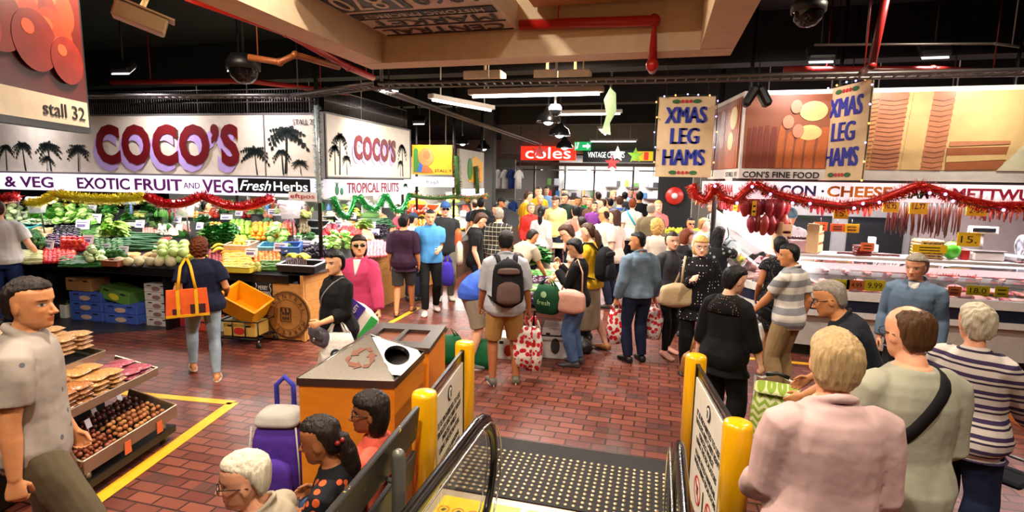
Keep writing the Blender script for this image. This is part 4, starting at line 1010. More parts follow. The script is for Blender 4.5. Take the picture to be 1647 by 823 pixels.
 # mesh screens on top of the signs
def grille(name,p0,p1,z0,z1,label,n=60):
 m=MB();p0,p1=V(p0),V(p1);d=p1-p0
 for k in range(n+1):q=p0+d*(k/n);m.tube([(q.x,q.y,z0),(q.x,q.y,z1)],.006,n=4)
 for z in(z0,(z0+z1)/2,z1):m.tube([(p0.x,p0.y,z),(p1.x,p1.y,z)],.01,n=4)
 tag(m.build(name,[galv]),label,'grille')
grille('wire_grille',front(-9.6,sd_+.1),front(-4.9,sd_+.1),3.26,3.62,'wire grille standing on the large palm sign',110)
grille('wire_grille',(XS-.08,7.2,0),(XS-.08,9.9,0),3.29,3.66,'wire grille standing on the aisle side palm sign',70)
# stall posts, header, and the lit space behind
t=thing('sign_gantry','dark steel posts and header carrying the fruit stall signs','stall frame')
for x,d in((-11.4,sd_+.15),(-8.0,2.6),(-11.4,2.6)):
 p=front(x,d);m=MB();m.tube([(p.x,p.y,1.2 if d<1 else 0),(p.x,p.y,4.7)],.03,n=8);m.build('post',[blk2],t)
for x,y,z0 in((-4.9,7.1,1.1),(-4.86,9.75,1.05)):m=MB();m.tube([(x,y,z0),(x,y,4.7)],.03,n=8);m.build('post',[blk2],t)
m=MB();p=front(-11.4,sd_+.15);q=front(-4.9,sd_+.15);m.tube([(p.x,p.y,2.33),(q.x,q.y,2.33)],.03,n=6);m.tube([(-4.88,7.1,2.33),(-4.88,9.8,2.33)],.03,n=6);m.build('header',[blk2],t)
def tube_lamp(p0,p1,e,label,col=(1,.97,.93),glow=7,rotx=0.0):
 p0,p1=V(p0),V(p1);c=(p0+p1)/2;d=p1-p0;t=thing('tube_lamp',label,'tube lamp',c,math.atan2(d.y,d.x));L=d.length
 m=MB();m.box((0,0,.03),(L,.07,.04));m.build('housing',[white_steel],t);m=MB();m.tube([(-L/2,0,0),(L/2,0,0)],.015,n=8);m.build('tube',[emitm('tube_glow_%d'%int(col[2]*100),tuple(col),glow)],t)
 area(t,(0,0,-.03),(L,.1),e,col,rot=(rotx,0,0),parent=t)
tube_lamp(front(-11.4,sd_+.22)+V((0,0,2.1)),front(-8.4,sd_+.22)+V((0,0,2.1)),34,'tube lamp behind the left half of the long strip sign')
tube_lamp(front(-8.2,sd_+.22)+V((0,0,2.1)),front(-5.2,sd_+.22)+V((0,0,2.1)),37,'tube lamp behind the right half of the long strip sign')
tube_lamp((XS-.18,7.3,2.1),(XS-.18,9.7,2.1),38,'tube lamp behind the tropical fruits strip sign')
batten((-8.6,9.3,2.9),1.6,.1,80,'batten light inside the fruit stall, left');batten((-6.4,9.9,2.9),1.6,.1,60,'batten light inside the fruit stall, right')
FL=10
for(px,py),lb,z in(((270,195),'flood light over the middle of the large palm sign',3.75),((60,195),'flood light over the left of the large palm sign',3.75),((440,195),'flood light over the right of the large palm sign',3.75)):
 p=SP(px,py);flood(V((p.x+.1,p.y-.75,z)),p-V((0,0,.3)),FL,lb,(1,.93,1.0))
flood((XS+.6,7.9,3.75),(XS,8.3,2.8),14,'flood light over the aisle side palm sign',(1,.95,.9))
m=MB();m.box((-9.2,11.3,1.5),(6,.12,3));struct('wall_fruit_stall',m,mat('stall_white_wall','c9cdc6',rough=.5))
# back shelves of the fruit stall with goods
t=thing('back_shelf','pale back shelf unit inside the fruit stall','shelf');m=MB()
for z in(1.0,1.45,1.9):m.box((-8.6,10.9,z),(4.6,.45,.03))
for x in(-10.9,-9.3,-7.8,-6.3):m.box((x,10.9,1.0),(.04,.45,2.0))
m.build('boards',[mat('shelf_laminate','a8a49a')],t)
GC=['c0402a','2f7a44','e0c040','3a6a9a','e8e0d0','7a3a2a','d87830','5a7a30']
for i in range(42):
 z=(1.015,1.465)[i%2];x=-10.7+(i//2)*.205+rnd.uniform(-.02,.02);m=MB();h_=rnd.uniform(.2,.34)
 if i%3:m.lathe([(.05,0),(.055,.01),(.055,h_*.7),(.025,h_*.85),(.028,h_),(.0,h_)],n=10)
 else:m.box((0,0,h_/2),(.13,.12,h_),bev=.012)
 tag(m.build('jar' if i%3 else 'packet',[mat('grocery_'+GC[i%8],GC[i%8],rough=.4)],None,(x,10.8,z)),'coloured %s on the back shelf of the fruit stall'%('jar' if i%3 else 'packet'),'jar' if i%3 else 'packet',('jars' if i%3 else 'packets')+' on the fruit stall back shelf')
 # ------------------------------------------------------------------ fruit and vegetables, each piece its own object
PROTO={}
def proto(kind,fn):
 if kind not in PROTO:
  mb,mats=fn();me_o=mb.build(kind,mats);PROTO[kind]=me_o.data;bpy.data.objects.remove(me_o)
 return PROTO[kind]
def fruit_obj(kind,me,loc,rot,sc,label,group,cat):
 o=bpy.data.objects.new(kind,me);C.objects.link(o);o.location=loc;o.rotation_euler=rot;o.scale=(sc,)*3
 o['label']=label;o['group']=group;o['category']=cat;return o
def F(n,c,rough=.35,rand=.18,var=.15,scale=18):return mat('skin_of_'+n,c,rough=rough,rand=rand,var=var,scale=scale)
stemm=lambda:mat('stem_brown','4a3a1c')
def roundf(n,c,r,sq=.92,dim=.12,stem=True,rough=.35,rand=.18,var=.15):
 def fn():
  m=MB();prof=[]
  for k in range(10):
   a=-PI/2+PI*k/9;rr=math.cos(a)*r;z=math.sin(a)*r*sq-(r*dim*math.exp(-((rr/r)/.3)**2)if a>0 else-r*dim*.6*math.exp(-((rr/r)/.3)**2));prof.append((rr,z))
  m.lathe(prof,n=14)
  if stem:m.m(1);m.tube([(0,0,r*sq*.8),(r*.05,0,r*sq*1.12)],r*.06,n=5)
  return m,[F(n,c,rough,rand,var),stemm()]
 return fn
def longf(n,c,L,r,bend=.0,tip=.5,ends=None,rough=.35,nseg=7):
 def fn():
  m=MB();pts=[];rad=[]
  for k in range(nseg+1):
   u=k/nseg;x=(u-.5)*L;pts.append((x,bend*L*(1-(2*u-1)**2),0));rad.append(r*(1-(1-tip)*abs(2*u-1)**4)*(1-.12*u))
  m.tube(pts,rad,n=9,cap='round')
  if ends:m.m(1);m.tube([pts[0],(pts[0][0]-r*1.6,pts[0][1]-r*.3,r*.2)],r*.3,n=6)
  return m,[F(n,c,rough),F(n+'_end',ends or '5a6a2a')]
 return fn
def leaf(m,base,d,L,w,curl=.5,ruf=.12,rr=rnd,seg=5):
 d=V(d).normalized();s_=d.cross(UZ);s_=s_.normalized()if s_.length>.01 else V((1,0,0));n=s_.cross(d);rows=[]
 for k in range(seg+1):
  u=k/seg;c=V(base)+d*(L*u)+n*(L*.25*math.sin(u*PI*.8))-UZ*(curl*L*u*u);ww=w*(.25+1.1*math.sin(min(1,u*1.05)*PI*.86))/1.3
  rows.append([c-s_*ww+n*(ruf*w*rr.uniform(-.5,1.4)),c-n*.06*w,c+s_*ww+n*(ruf*w*rr.uniform(-.5,1.4))])
 vs=[p for r_ in rows for p in r_];fs=[]
 for k in range(seg):
  for j in range(2):a=k*3+j;fs.append((a,a+1,a+4,a+3))
 m.add(vs,fs)
def leafy(n,c,c2,R,nl=22,up=.5,core=True):
 def fn():
  m=MB();rr=random.Random(n)
  if core:m.m(1);m.ball((0,0,R*.45),(R*.6,R*.6,R*.5),12,8)
  m.m(0)
  for k in range(nl):
   a=2*PI*k*.382*1.0;e=up*rr.uniform(.4,1.5);leaf(m,(0,0,R*.12),(math.cos(a),math.sin(a),e),R*rr.uniform(.9,1.25),R*.42,.35,.35,rr)
  return m,[F(n,c,.5),F(n+'_core',c2,.5)]
 return fn
def bunch(n,c,c2,L,nl=26,wide=.05,spread=.5):
 def fn():
  m=MB();rr=random.Random(n);m.m(1)
  for k in range(10):a=rr.uniform(-.1,.1);m.tube([(-L*.5,rr.uniform(-.03,.03),.02+rr.uniform(0,.04)),(-L*.05,rr.uniform(-.04,.04),.03+rr.uniform(0,.05))],.006,n=5)
  m.m(0)
  for k in range(nl):leaf(m,(-L*rr.uniform(.0,.25),rr.uniform(-.03,.03),.03+rr.uniform(0,.05)),(1,rr.uniform(-spread,spread),rr.uniform(.0,.5)),L*rr.uniform(.35,.6),wide*rr.uniform(.6,1.2),.25,.4,rr)
  return m,[F(n,c,.5),F(n+'_stalk',c2,.5)]
 return fn
def cluster(n,c,r,cnt,R,c2='5a7a3a',tail=True):
 def fn():
  m=MB();rr=random.Random(n)
  for k in range(cnt):
   u=k/cnt;a=k*2.4;q=R*(1-u*.75);m.ball((math.cos(a)*q*rr.uniform(.4,1),(u-.5)*R*2.6 if tail else math.sin(a)*q,r+abs(math.sin(a))*q*.6 if tail else r+R*.8*math.sqrt(max(0,1-(q/R)**2))*rr.uniform(.7,1)),r*rr.uniform(.85,1.1),8,5)
  m.m(1);m.tube([(0,-R*1.3,R*.4),(0,-R*1.7,R*.6)],r*.2,n=5)
  return m,[F(n,c,.3,.2),F(n+'_stalk',c2)]
 return fn
def halfmelon(n,rind,flesh,R,wedge=False):
 def fn():
  m=MB();prof=[(math.cos(a)*R,math.sin(a)*R)for a in(-PI/2+PI/2*k/6 for k in range(7))]
  if wedge:
   a0,a1=-.55,.55;rows=[]
   for k in range(9):
    t_=-PI/2+PI*k/8;rows.append([V((math.sin(t_)*R,0,0)),*[V((math.sin(t_)*R,math.cos(t_)*R*math.sin(b_),math.cos(t_)*R*math.cos(b_)*-1+R))for b_ in(a0,0,a1)]])
   m.m(0)
   for k in range(8):m.add([rows[k][1],rows[k][2],rows[k+1][2],rows[k+1][1]],[(0,1,2,3)]);m.add([rows[k][2],rows[k][3],rows[k+1][3],rows[k+1][2]],[(0,1,2,3)])
   m.m(1);ax=[V((r_[0].x,0,R))for r_ in rows]
   for k in range(8):m.add([ax[k],ax[k+1],rows[k+1][1],rows[k][1]],[(0,1,2,3)]);m.add([ax[k],rows[k][3],rows[k+1][3],ax[k+1]],[(0,1,2,3)])
  else:
   m.lathe(prof,n=22);m.m(2);m.lathe([(R*.99,.0),(R*.9,.003),(R*.88,.002)],n=22);m.m(1);m.lathe([(R*.9,.001),(R*.9,.006),(0,.006)],n=22)
  return m,[F(n+'_rind',rind,.4,.1),F(n+'_flesh',flesh,.35,.1),F(n+'_rim','d8dcb0',.5,.05)]
 return fn
def bananas(n,c,cnt=6,L=.18,r=.019):
 def fn():
  m=MB()
  for k in range(cnt):
   a=(k-cnt/2+.5)*.22;pts=[]
   for j in range(7):
    u=j/6;pts.append(V((u*L,math.sin(a)*u*L*.8,.05*math.sin(u*PI)+.02)))
   m.tube(pts,[r*.45,r*.85,r,r,r*.95,r*.7,r*.3],n=7,cap='round')
  m.m(1);m.ball((-.005,0,.02),.02,6,5);return m,[F(n,c,.45,.08),F(n+'_tip','6a6a28')]
 return fn
def eggplant(n,c,L=.17):
 def fn():
  m=MB();m.lathe([(.0,-.5*L),(.18*L,-.47*L),(.27*L,-.3*L),(.26*L,-.1*L),(.18*L,.15*L),(.12*L,.35*L),(.05*L,.45*L),(0,.46*L)],n=14,M=Ry(PI/2));m.m(1);m.lathe([(.13*L,.33*L),(.1*L,.44*L),(.03*L,.5*L),(.02*L,.6*L),(0,.6*L)],n=8,M=Ry(PI/2))
  return m,[F(n,c,.15,.15),F('eggplant_cap','4a6a2c')]
 return fn
def broc():
 m=MB();rr=random.Random(3)
 for k in range(16):a=k*2.4;q=.06*math.sqrt(k/16);m.ball((math.cos(a)*q,math.sin(a)*q,.1-q*.5),.026,7,5)
 m.m(1);m.tube([(0,0,0),(0,0,.08)],[.02,.03],n=7);return m,[mat('skin_of_broccoli','2f5a2a',rough=.9,bump=.8,bscale=80,rand=.15),F('broccoli_stalk','7a9a5a')]
KIND=dict(
 tomato=(roundf('tomato','d8301c',.042,.85,.12),.078),roma_tomato=(longf('roma_tomato','d03a20',.075,.026),.06),red_apple=(roundf('red_apple','b01c24',.042,.9,.2),.08),
 pink_apple=(roundf('pink_apple','d8707a',.04,.9,.2),.078),green_apple=(roundf('green_apple','8ac03a',.04,.9,.2),.078),orange=(roundf('orange','f0951c',.042,.96,.04,False),.082),
 mandarin=(roundf('mandarin','f0a030',.034,.8,.12,False),.068),apricot=(roundf('apricot','e8823a',.028,.95,.1,False),.056),lemon=(longf('lemon','ead040',.085,.03,tip=.3),.065),
 mango=(longf('mango','e8b23a',.12,.042,.08),.09),peach=(roundf('peach','e0906a',.037,.92,.15),.074),plum=(roundf('plum','8a1f2e',.028,.95,.1),.056),pomegranate=(roundf('pomegranate','b02a34',.05,.92,-.1),.1),
 pear=(roundf('pear','a8a44a',.036,1.3,.05),.074),kiwi=(longf('kiwi','6a5a34',.06,.024),.055),nectarine=(roundf('nectarine','c8503a',.034,.93,.12),.07),
 potato=(longf('potato','cdb98a',.1,.034,.06),.085),onion=(roundf('onion','8a3058',.038,.9,-.1),.075),eggplant=(eggplant('eggplant','3a1838'),.11),dark_eggplant=(eggplant('dark_eggplant','17121e',.15),.1),
 cucumber=(longf('cucumber','2f6a30',.2,.02,.03),.07),long_cucumber=(longf('long_cucumber','2a5a34',.4,.024,.02),.09),zucchini=(longf('zucchini','4f7a35',.19,.022,ends='8a9a5a'),.075),pale_squash=(longf('pale_squash','cfd39a',.18,.034),.1),
 bean=(longf('bean','4a8a34',.14,.007,.08),.05),chilli=(longf('chilli','c02a1c',.09,.01,.1,.2,ends='4a8a34'),.05),carrot=(longf('carrot','e07a28',.17,.02,0,.4,ends='4a8a34'),.07),corn=(longf('corn','d8d878',.18,.03),.09),
 capsicum=(roundf('capsicum','2f5f28',.045,1.1,.2),.085),red_capsicum=(roundf('red_capsicum','c0281c',.045,1.1,.2),.085),rockmelon=(roundf('rockmelon','b5ab82',.075,.95,.03,False,.8,.1,.25),.155),honeydew=(roundf('honeydew','a8bc6a',.072,.97,.03,False,.4,.1),.15),
 melon_half=(halfmelon('rockmelon_half','b5ab82','f0a060',.075),.15),honeydew_half=(halfmelon('honeydew_half','b4c890','d4e0a8',.07),.14),watermelon_half=(halfmelon('watermelon_half','2f6a34','d84a40',.14),.29),watermelon_wedge=(halfmelon('watermelon_wedge','3a7a3c','e07068',.13,True),.2),
 cabbage=(leafy('cabbage','b9cf8a','c8d8a0',.095,14,1.2),.18),lettuce=(leafy('lettuce','7fb84a','b8d880',.11,24,.9),.19),kale=(leafy('kale','2f7034','3f8040',.11,26,.7),.19),broccoli=(broc,.13),cauliflower=(leafy('cauliflower','8fae62','e6e0c8',.1,12,.5),.19),
 spinach_bunch=(bunch('spinach','2f7a2c','6a9a4a',.34),.14),spring_onion_bunch=(bunch('spring_onion','5fa03a','d8e0c0',.42,24,.014,.15),.11),herb_bunch=(bunch('herb','3f8a30','6a9a4a',.26,40,.022),.12),celery_bunch=(bunch('celery','9cc45a','c0d890',.36,18,.03,.2),.13),
 grape_bunch=(cluster('dark_grape','2a1a34',.014,40,.07),.15),green_grape_bunch=(cluster('green_grape','a8b85a',.014,40,.07),.15),banana_bunch=(bananas('banana','e8d03a'),.17),green_banana_bunch=(bananas('green_banana','a8b83a',9),.2),
 garlic=(roundf('garlic','e2dcd2',.03,.9,-.3),.06),mushroom=(roundf('mushroom','dcd6cc',.026,.7,.0),.05),cherry=(roundf('cherry','3a0c14',.012,1,.1),.028),blueberry=(roundf('blueberry','24263c',.012,1,.05,False),.03),pumpkin=(roundf('pumpkin','e0a52c',.11,.7,.15),.22),ginger=(longf('ginger','d0b88a',.1,.022,.15),.075),radish=(roundf('radish','d88a80',.022,1,.0),.045))
SPOTS=[]
LONG=set('roma_tomato lemon mango kiwi potato eggplant dark_eggplant cucumber long_cucumber zucchini pale_squash bean chilli carrot corn ginger spinach_bunch spring_onion_bunch herb_bunch celery_bunch grape_bunch green_grape_bunch banana_bunch green_banana_bunch'.split())
def pile(kind,cx,cy,w_,h_,label,where=on_bench,layers=2,yaw=None,sp=1.0,sc=1.04,mx=76,base=0.0,flat=False):
 fn,size=KIND[kind];me=proto(kind,fn);size*=sp*sc;r=random.Random(kind+label)
 if where is on_bench:w_,h_=w_*1.18,h_*1.45;layers+=(kind not in LONG and layers>1)
 c=where(cx,cy);ux=(where(cx+w_/2,cy)-where(cx-w_/2,cy));uy=(where(cx,cy-h_/2)-where(cx,cy+h_/2))
 uy2=uy-ux*(uy.dot(ux)/max(1e-6,ux.dot(ux)))*0
 n1=max(1,round(ux.length/size));n2=max(1,round(uy.length/size));nrm=ux.cross(uy).normalized()
 if nrm.z<0:nrm=-nrm
 cnt=0;group=kind.replace('_',' ')+'s: '+label
 long_=kind in LONG
 if size>.13:layers=min(layers,2)
 for L in range(layers):
  a1,a2=n1-L,n2-L
  if L and(a1<1 or a2<1):break
  for i in range(a1):
   for j in range(a2):
    if cnt>=mx:return
    u=(i+.5)/a1-.5;v=(j+.5)/a2-.5;k=(1-L*.5/max(1,n1))
    p=c+ux*(u*k+r.uniform(-.1,.1)/n1)+uy*(v*k+r.uniform(-.1,.1)/n2)+nrm*(size*(.42 if not long_ else .25)+L*size*(.62 if not long_ else .4))*(1 if not flat else .2)+UZ*base
    tilt=math.atan2(nrm.y,nrm.z)
    if flat:rot=(r.uniform(-.15,.15)+.35,r.uniform(-.15,.15),r.uniform(0,6.28))
    elif long_:rot=(-.36*0+r.uniform(-.12,.12),r.uniform(-.12,.12),(yaw if yaw is not None else r.uniform(0,6.28))+r.uniform(-.18,.18))
    else:rot=(r.uniform(-.6,.6),r.uniform(-.6,.6),r.uniform(0,6.28))
    fruit_obj(kind,me,p,rot,sc*r.uniform(.88,1.1),label,group,kind.replace('_',' '));cnt+=1
    if where is on_bench:SPOTS.append((p.x,p.y,kind,KIND[kind][1]*sc))
B0=-.3
Q=pile
Q('pale_squash',48,417,36,20,'pale squash at the left end of the fruit counter',yaw=.5)
Q('tomato',108,412,62,20,'red tomato heaped behind the counter edge near the blue cartons',layers=3)
Q('red_capsicum',122,399,36,8,'red capsicum laid above the heap of tomatoes')
Q('dark_eggplant',112,378,36,14,'black eggplant in the upper row of the eggplant heap',yaw=.3)
Q('eggplant',104,393,42,14,'purple eggplant in the lower row of the eggplant heap',yaw=.2)
Q('cucumber',133,423,48,18,'green cucumber stacked slantwise beside the tomatoes',yaw=.55,layers=3)
Q('ginger',72,378,34,14,'knob of pale ginger heaped left of the eggplants')
Q('broccoli',56,397,26,14,'broccoli head left of the eggplants')
Q('spring_onion_bunch',76,358,44,12,'spring onion bunch on the top tier, left',yaw=.2)
Q('lettuce',122,358,56,14,'green lettuce on the top tier behind the eggplants')
Q('cabbage',18,352,40,16,'pale cabbage on the top tier at the far left')
Q('pumpkin',106,343,16,8,'yellow pumpkin at the back of the counter',layers=1)
Q('bean',160,377,54,20,'green bean in the large bean heap',layers=3,mx=110,sp=1.1,yaw=.5)
Q('celery_bunch',184,380,30,12,'pale celery bunch right of the bean heap',yaw=0)
Q('capsicum',178,404,44,16,'dark green capsicum behind the pale chokos')
Q('cabbage',155,424,34,18,'pale cabbage on the counter edge beside the cucumbers')
Q('bean',184,425,26,8,'green bean in the small brown punnet',yaw=0,mx=20)
Q('rockmelon',234,428,84,4,'rockmelon in the front row above the white cartons',layers=1)
Q('melon_half',228,413,50,8,'cut rockmelon half with orange flesh',layers=1,flat=True)
Q('honeydew',284,414,50,17,'pale honeydew melon behind the front row',layers=2)
Q('honeydew_half',268,402,36,8,'cut honeydew half on the melon heap',layers=1,flat=True)
Q('banana_bunch',303,426,26,12,'yellow banana bunch at the end of the melon row',yaw=.8)
Q('long_cucumber',226,391,44,18,'long dark cucumber laid slantwise before the cut watermelon',yaw=.35,layers=3)
Q('watermelon_half',264,388,22,6,'cut watermelon half with red face to the front',layers=1,flat=True)
Q('watermelon_wedge',291,386,34,8,'watermelon wedge laid out beside the watermelon half',layers=1,yaw=0)
Q('radish',242,376,20,8,'pink radish in the small tray left of the asparagus');Q('garlic',268,374,22,8,'pinkish garlic bulb in the tray below the asparagus')
Q('mushroom',314,368,52,14,'white mushroom heaped behind the watermelon wedges',mx=60)
Q('mandarin',362,372,42,12,'mandarin in the row behind the spinach')
Q('spinach_bunch',354,389,40,14,'dark spinach bunch behind the orange bag woman',yaw=.2)
Q('banana_bunch',343,406,18,14,'yellow banana bunch beside the red plums',yaw=1.0)
Q('plum',358,415,38,16,'red plum heaped beside the mangoes',layers=3)
Q('mango',382,422,38,24,'yellow mango heaped near the counter corner',layers=2,yaw=.4)
Q('zucchini',392,394,26,10,'dark zucchini behind the mangoes',yaw=.4)
Q('green_apple',388,372,30,18,'green apple left of the oranges',layers=3)
Q('orange',430,376,42,16,'orange in the big pyramid behind the lettuces',layers=3)
Q('nectarine',462,374,22,10,'dark nectarine right of the oranges')
Q('apricot',430,416,36,16,'apricot heaped in front of the blue trays',layers=3)
Q('lettuce',448,390,36,14,'pale bagged lettuce below the oranges')
Q('lemon',387,399,18,10,'lemon in the pale carton',base=.1)
Q('zucchini',440,430,32,10,'green zucchini along the front edge at the corner',yaw=.3);Q('pear',408,434,24,6,'pear on the front edge next to the mangoes')
Q('banana_bunch',470,420,26,8,'yellow banana bunch behind the cherry box',yaw=.1)
Q('grape_bunch',508,408,34,14,'dark grape bunch at the corner of the counter',yaw=.6)
Q('cherry',487,429,46,8,'dark cherry in the white rimmed box on the corner',mx=90,layers=2,base=.07)
Q('pomegranate',529,383,24,12,'pomegranate heaped above the green lettuce')
Q('lettuce',540,402,40,14,'frilly green lettuce on the aisle side')
Q('red_apple',563,378,30,10,'red apple heaped on the aisle side',layers=3)
Q('pear',570,391,30,12,'brown pear below the red apples on the aisle side')
Q('kiwi',506,366,40,18,'kiwi in the big black tray',mx=60,base=.05);Q('kiwi',530,358,22,16,'kiwi in the tilted upper black tray',mx=30,base=.05)
Q('pink_apple',605,402,28,18,'pink apple beside the purple tee shirt man',layers=3)
Q('grape_bunch',612,376,18,10,'black grape bunch on the aisle side',yaw=.4);Q('peach',590,384,18,12,'peach between the apples and grapes on the aisle side')
Q('zucchini',594,348,18,8,'green zucchini high on the aisle side',yaw=.5);Q('melon_half',614,350,14,8,'cut melon half high on the aisle side',layers=1,flat=True);Q('long_cucumber',608,361,26,8,'long cucumber high on the aisle side',yaw=.2)
Q('banana_bunch',557,347,18,8,'banana bunch high on the aisle side',yaw=.1);Q('green_banana_bunch',478,352,16,10,'green banana bunch behind the oranges',yaw=.1)
# smaller heaps in the gaps between the large ones
FK=['lettuce','kale','spinach_bunch','cabbage','mandarin','herb_bunch','red_apple','capsicum','lemon','carrot','broccoli','celery_bunch','onion','potato','red_capsicum','corn','peach','green_apple']
fi=0
for gy in(347,354,362,371,381,392,404,416,428):
 for gx in range(6,650,17):
  q=on_bench(gx,gy);dd=min(((q.x-a)**2+(q.y-b_)**2)**.5-s_*.5 for a,b_,k_,s_ in SPOTS)
  fd=min(q.y-6.5-SL*(q.x+4.8),-4.72-q.x)
  if dd<.085 or fd<.1 or fd>1.9 or q.y>10.9:continue
  near=min(SPOTS,key=lambda a:(q.x-a[0])**2+(q.y-a[1])**2+(9 if a[3]<.01 else 0))[2];kd=FK[(fi*5)%len(FK)];fi+=1
  if kd==near:kd=FK[(fi*5+1)%len(FK)]
  pile(kd,gx,gy,13,6,'%s in a small heap right beside the %ss'%(kd.replace('_',' '),near.replace('_',' ')),mx=12)
  # trays, cartons, bag rolls and price cards on the counter
def open_tray(label,px,py,d,col,rz=0,where=on_bench,tilt=.3,name='produce_tray',rimc=None):
 p=where(px,py);m=MB();x,y,h=d;M=Rz(rz)@Rx(tilt)
 for c,dd in(((0,0,.006),(x,y,.012)),((0,-y/2,h/2),(x,.014,h)),((0,y/2,h/2),(x,.014,h)),((-x/2,0,h/2),(.014,y,h)),((x/2,0,h/2),(.014,y,h))):m.box(M@V(c),dd,M=M)
 m.m(1)
 for c,dd in(((0,-y/2,h),(x+.03,.03,.012)),((0,y/2,h),(x+.03,.03,.012)),((-x/2,0,h),(.03,y+.03,.012)),((x/2,0,h),(.03,y+.03,.012))):m.box(M@V(c),dd,M=M)
 return tag(m.build(name,[mat('tray_'+col,col,rough=.5),mat('tray_'+(rimc or col),rimc or col,rough=.5)],None,p+V((0,0,.01))),label,'tray')
open_tray('black tray with white rim holding cherries at the corner',487,434,(.58,.34,.1),'1a181a',SL,tilt=.1,rimc='d8d8dc')
open_tray('big black mesh tray of kiwis',506,370,(.5,.36,.1),'232325',.2,rimc='8a8a8c');open_tray('tilted upper black tray of kiwis',530,362,(.32,.36,.1),'2a2a2c',.9,rimc='9a9a9a')
open_tray('white foam tray of pale beans beside the pomegranates',505,390,(.42,.28,.05),'d4d8ca',.1);open_tray('brown punnet of beans beside the rockmelons',184,428,(.28,.16,.08),'8a4a30',SL,tilt=.05)
open_tray('pale carton tray of lemons beside the spinach',390,404,(.4,.3,.12),'d8b89a',.1,tilt=.15);open_tray('teal tray left of the ginger',45,368,(.5,.3,.07),'3a9aa0',.1);open_tray('light blue tray behind the apricots',436,402,(.3,.2,.08),'5aa8c8',.2);open_tray('blue tray right of the apricots',470,404,(.26,.2,.1),'3f6ab8',.4)
open_tray('yellow printed carton of mangoes on the counter edge',384,437,(.5,.2,.08),'c8b438',SL,tilt=.05);open_tray('white lidded tray on the aisle side',545,362,(.36,.3,.06),'e0e2e4',1.2)
# glass box of asparagus
p=on_bench(263,368);t=thing('asparagus_box','clear glass box of standing asparagus at the back of the counter','box',p);m=MB()
for c,d in(((0,-.11,.11),(.36,.006,.22)),((0,.11,.11),(.36,.006,.22)),((-.18,0,.11),(.006,.22,.22)),((.18,0,.11),(.006,.22,.22)),((0,0,.004),(.36,.22,.008))):m.box(c,d)
m.build('pane',[glass()],t)
m=MB();m.tube([(0,0,0),(0,0,.26),(0,0,.3)],[.008,.009,.003],n=6);me=proto('asparagus_spear',lambda:(m,[F('asparagus','5a9a3a')]))
for k in range(34):fruit_obj('asparagus_spear',me,p+V((rnd.uniform(-.16,.16),rnd.uniform(-.09,.09),.01)),(rnd.uniform(-.08,.08),rnd.uniform(-.08,.08),0),rnd.uniform(.9,1.1),'green asparagus spear standing in the glass box','asparagus in the glass box','asparagus')
card=mat('price_card','e6e4ea',rough=.4)
def price_card(px,py,w_,h_,label,where=on_bench,mt=None,txt=True,lift=.12,rz=None,group=None,tilt=-.25,ink=None):
 p=where(px,py);k=(p-V((0,0,CAMZ))).length/FPX;w_,h_=w_*k,h_*k;rz=rnd.uniform(-.3,.4)if rz is None else rz
 t=thing('price_card',label,'price card',p+V((0,0,lift)),rz,group);M=Rx(tilt)
 m=MB();m.box((0,0,0),(w_,.006,h_),M=M);m.build('card',[mt or card],t)
 if txt:
  m=MB();o=M@V((0,-.0035,0));r=random.Random(label)
  for j,(u,v,a)in enumerate(((-.28,.22,.3),(.05,.22,.5),(-.1,-.12,.6))):m.box(M@V((u*w_,-.0045,v*h_)),(a*w_,.002,h_*(.1 if j<2 else .3)),M=M)
  m.build('print',[ink or mat('card_ink','6a5a8a',rough=.7)],t)
 m=MB();m.tube([(0,.004,0),(0,.03,-lift+.0)],.004,n=5);m.build('pin',[galv],t)
CARDS=[(80,405,20,12),(143,397,14,12),(134,372,16,12),(152,362,22,12),(145,346,20,10),(65,344,18,8),(172,410,12,10),(226,371,14,10),(285,364,14,8),(322,375,16,10),(365,360,16,7),(382,380,10,8),(351,381,12,6),(405,419,18,13),(452,410,22,13),(493,407,24,15),(478,397,14,12),(498,360,8,8),(545,372,12,14),(585,366,12,10),(598,372,12,12),(604,383,12,10),(385,354,14,7),(24,340,14,10),(26,358,14,14),(395,404,16,10),(200,414,12,10),(442,352,18,10),(566,356,16,10),(580,366,10,8)]
NM=['tomatoes','red capsicums','black eggplants','beans, tall','pumpkin','spring onions','pale cabbages','celery','garlic tray','mushrooms','mandarins, low','green apples','spinach','mangoes','apricots','grapes','lettuces','kiwi tray','pomegranates','red apples','brown pears','peaches','green apples, far','far left cabbages','teal tray','plums','rockmelons','oranges','white lidded tray','black grapes']
for(a,b_,c,d),n in zip(CARDS,NM):price_card(a,b_,c,d,'white price card stuck among the '+n)
for px,py,lb in((38,323,'left roll of plastic bags above the counter, by the red tinsel'),(278,329,'middle roll of plastic bags above the counter, below the lettering'),(452,330,'right roll of plastic bags above the counter, by the payment sign')):
 p=SP(px,py)+E2*.25;t=thing('bag_roll',lb,'bag roll',p,.35);m=MB();m.lathe([(.012,-.19),(.06,-.19),(.062,-.17),(.062,.17),(.06,.19),(.012,.19)],n=16,M=Ry(PI/2));m.build('roll',[mat('roll_plastic','dedce4',rough=.35)],t)
 m=MB();m.tube([(-.24,0,0),(.24,0,0)],.01,n=6);m.tube([(.0,0,-.02),(0,.05,bench_z(p.x,p.y)-p.z)],.012,n=6);m.build('stand',[galv],t)
 m=MB();m.quad((-.17,-.06,0),(.17,-.06,0),(.15,-.1,-.2),(-.12,-.09,-.22));m.build('loose_bag',[film('bag_film','e8e6ee',.6)],t)
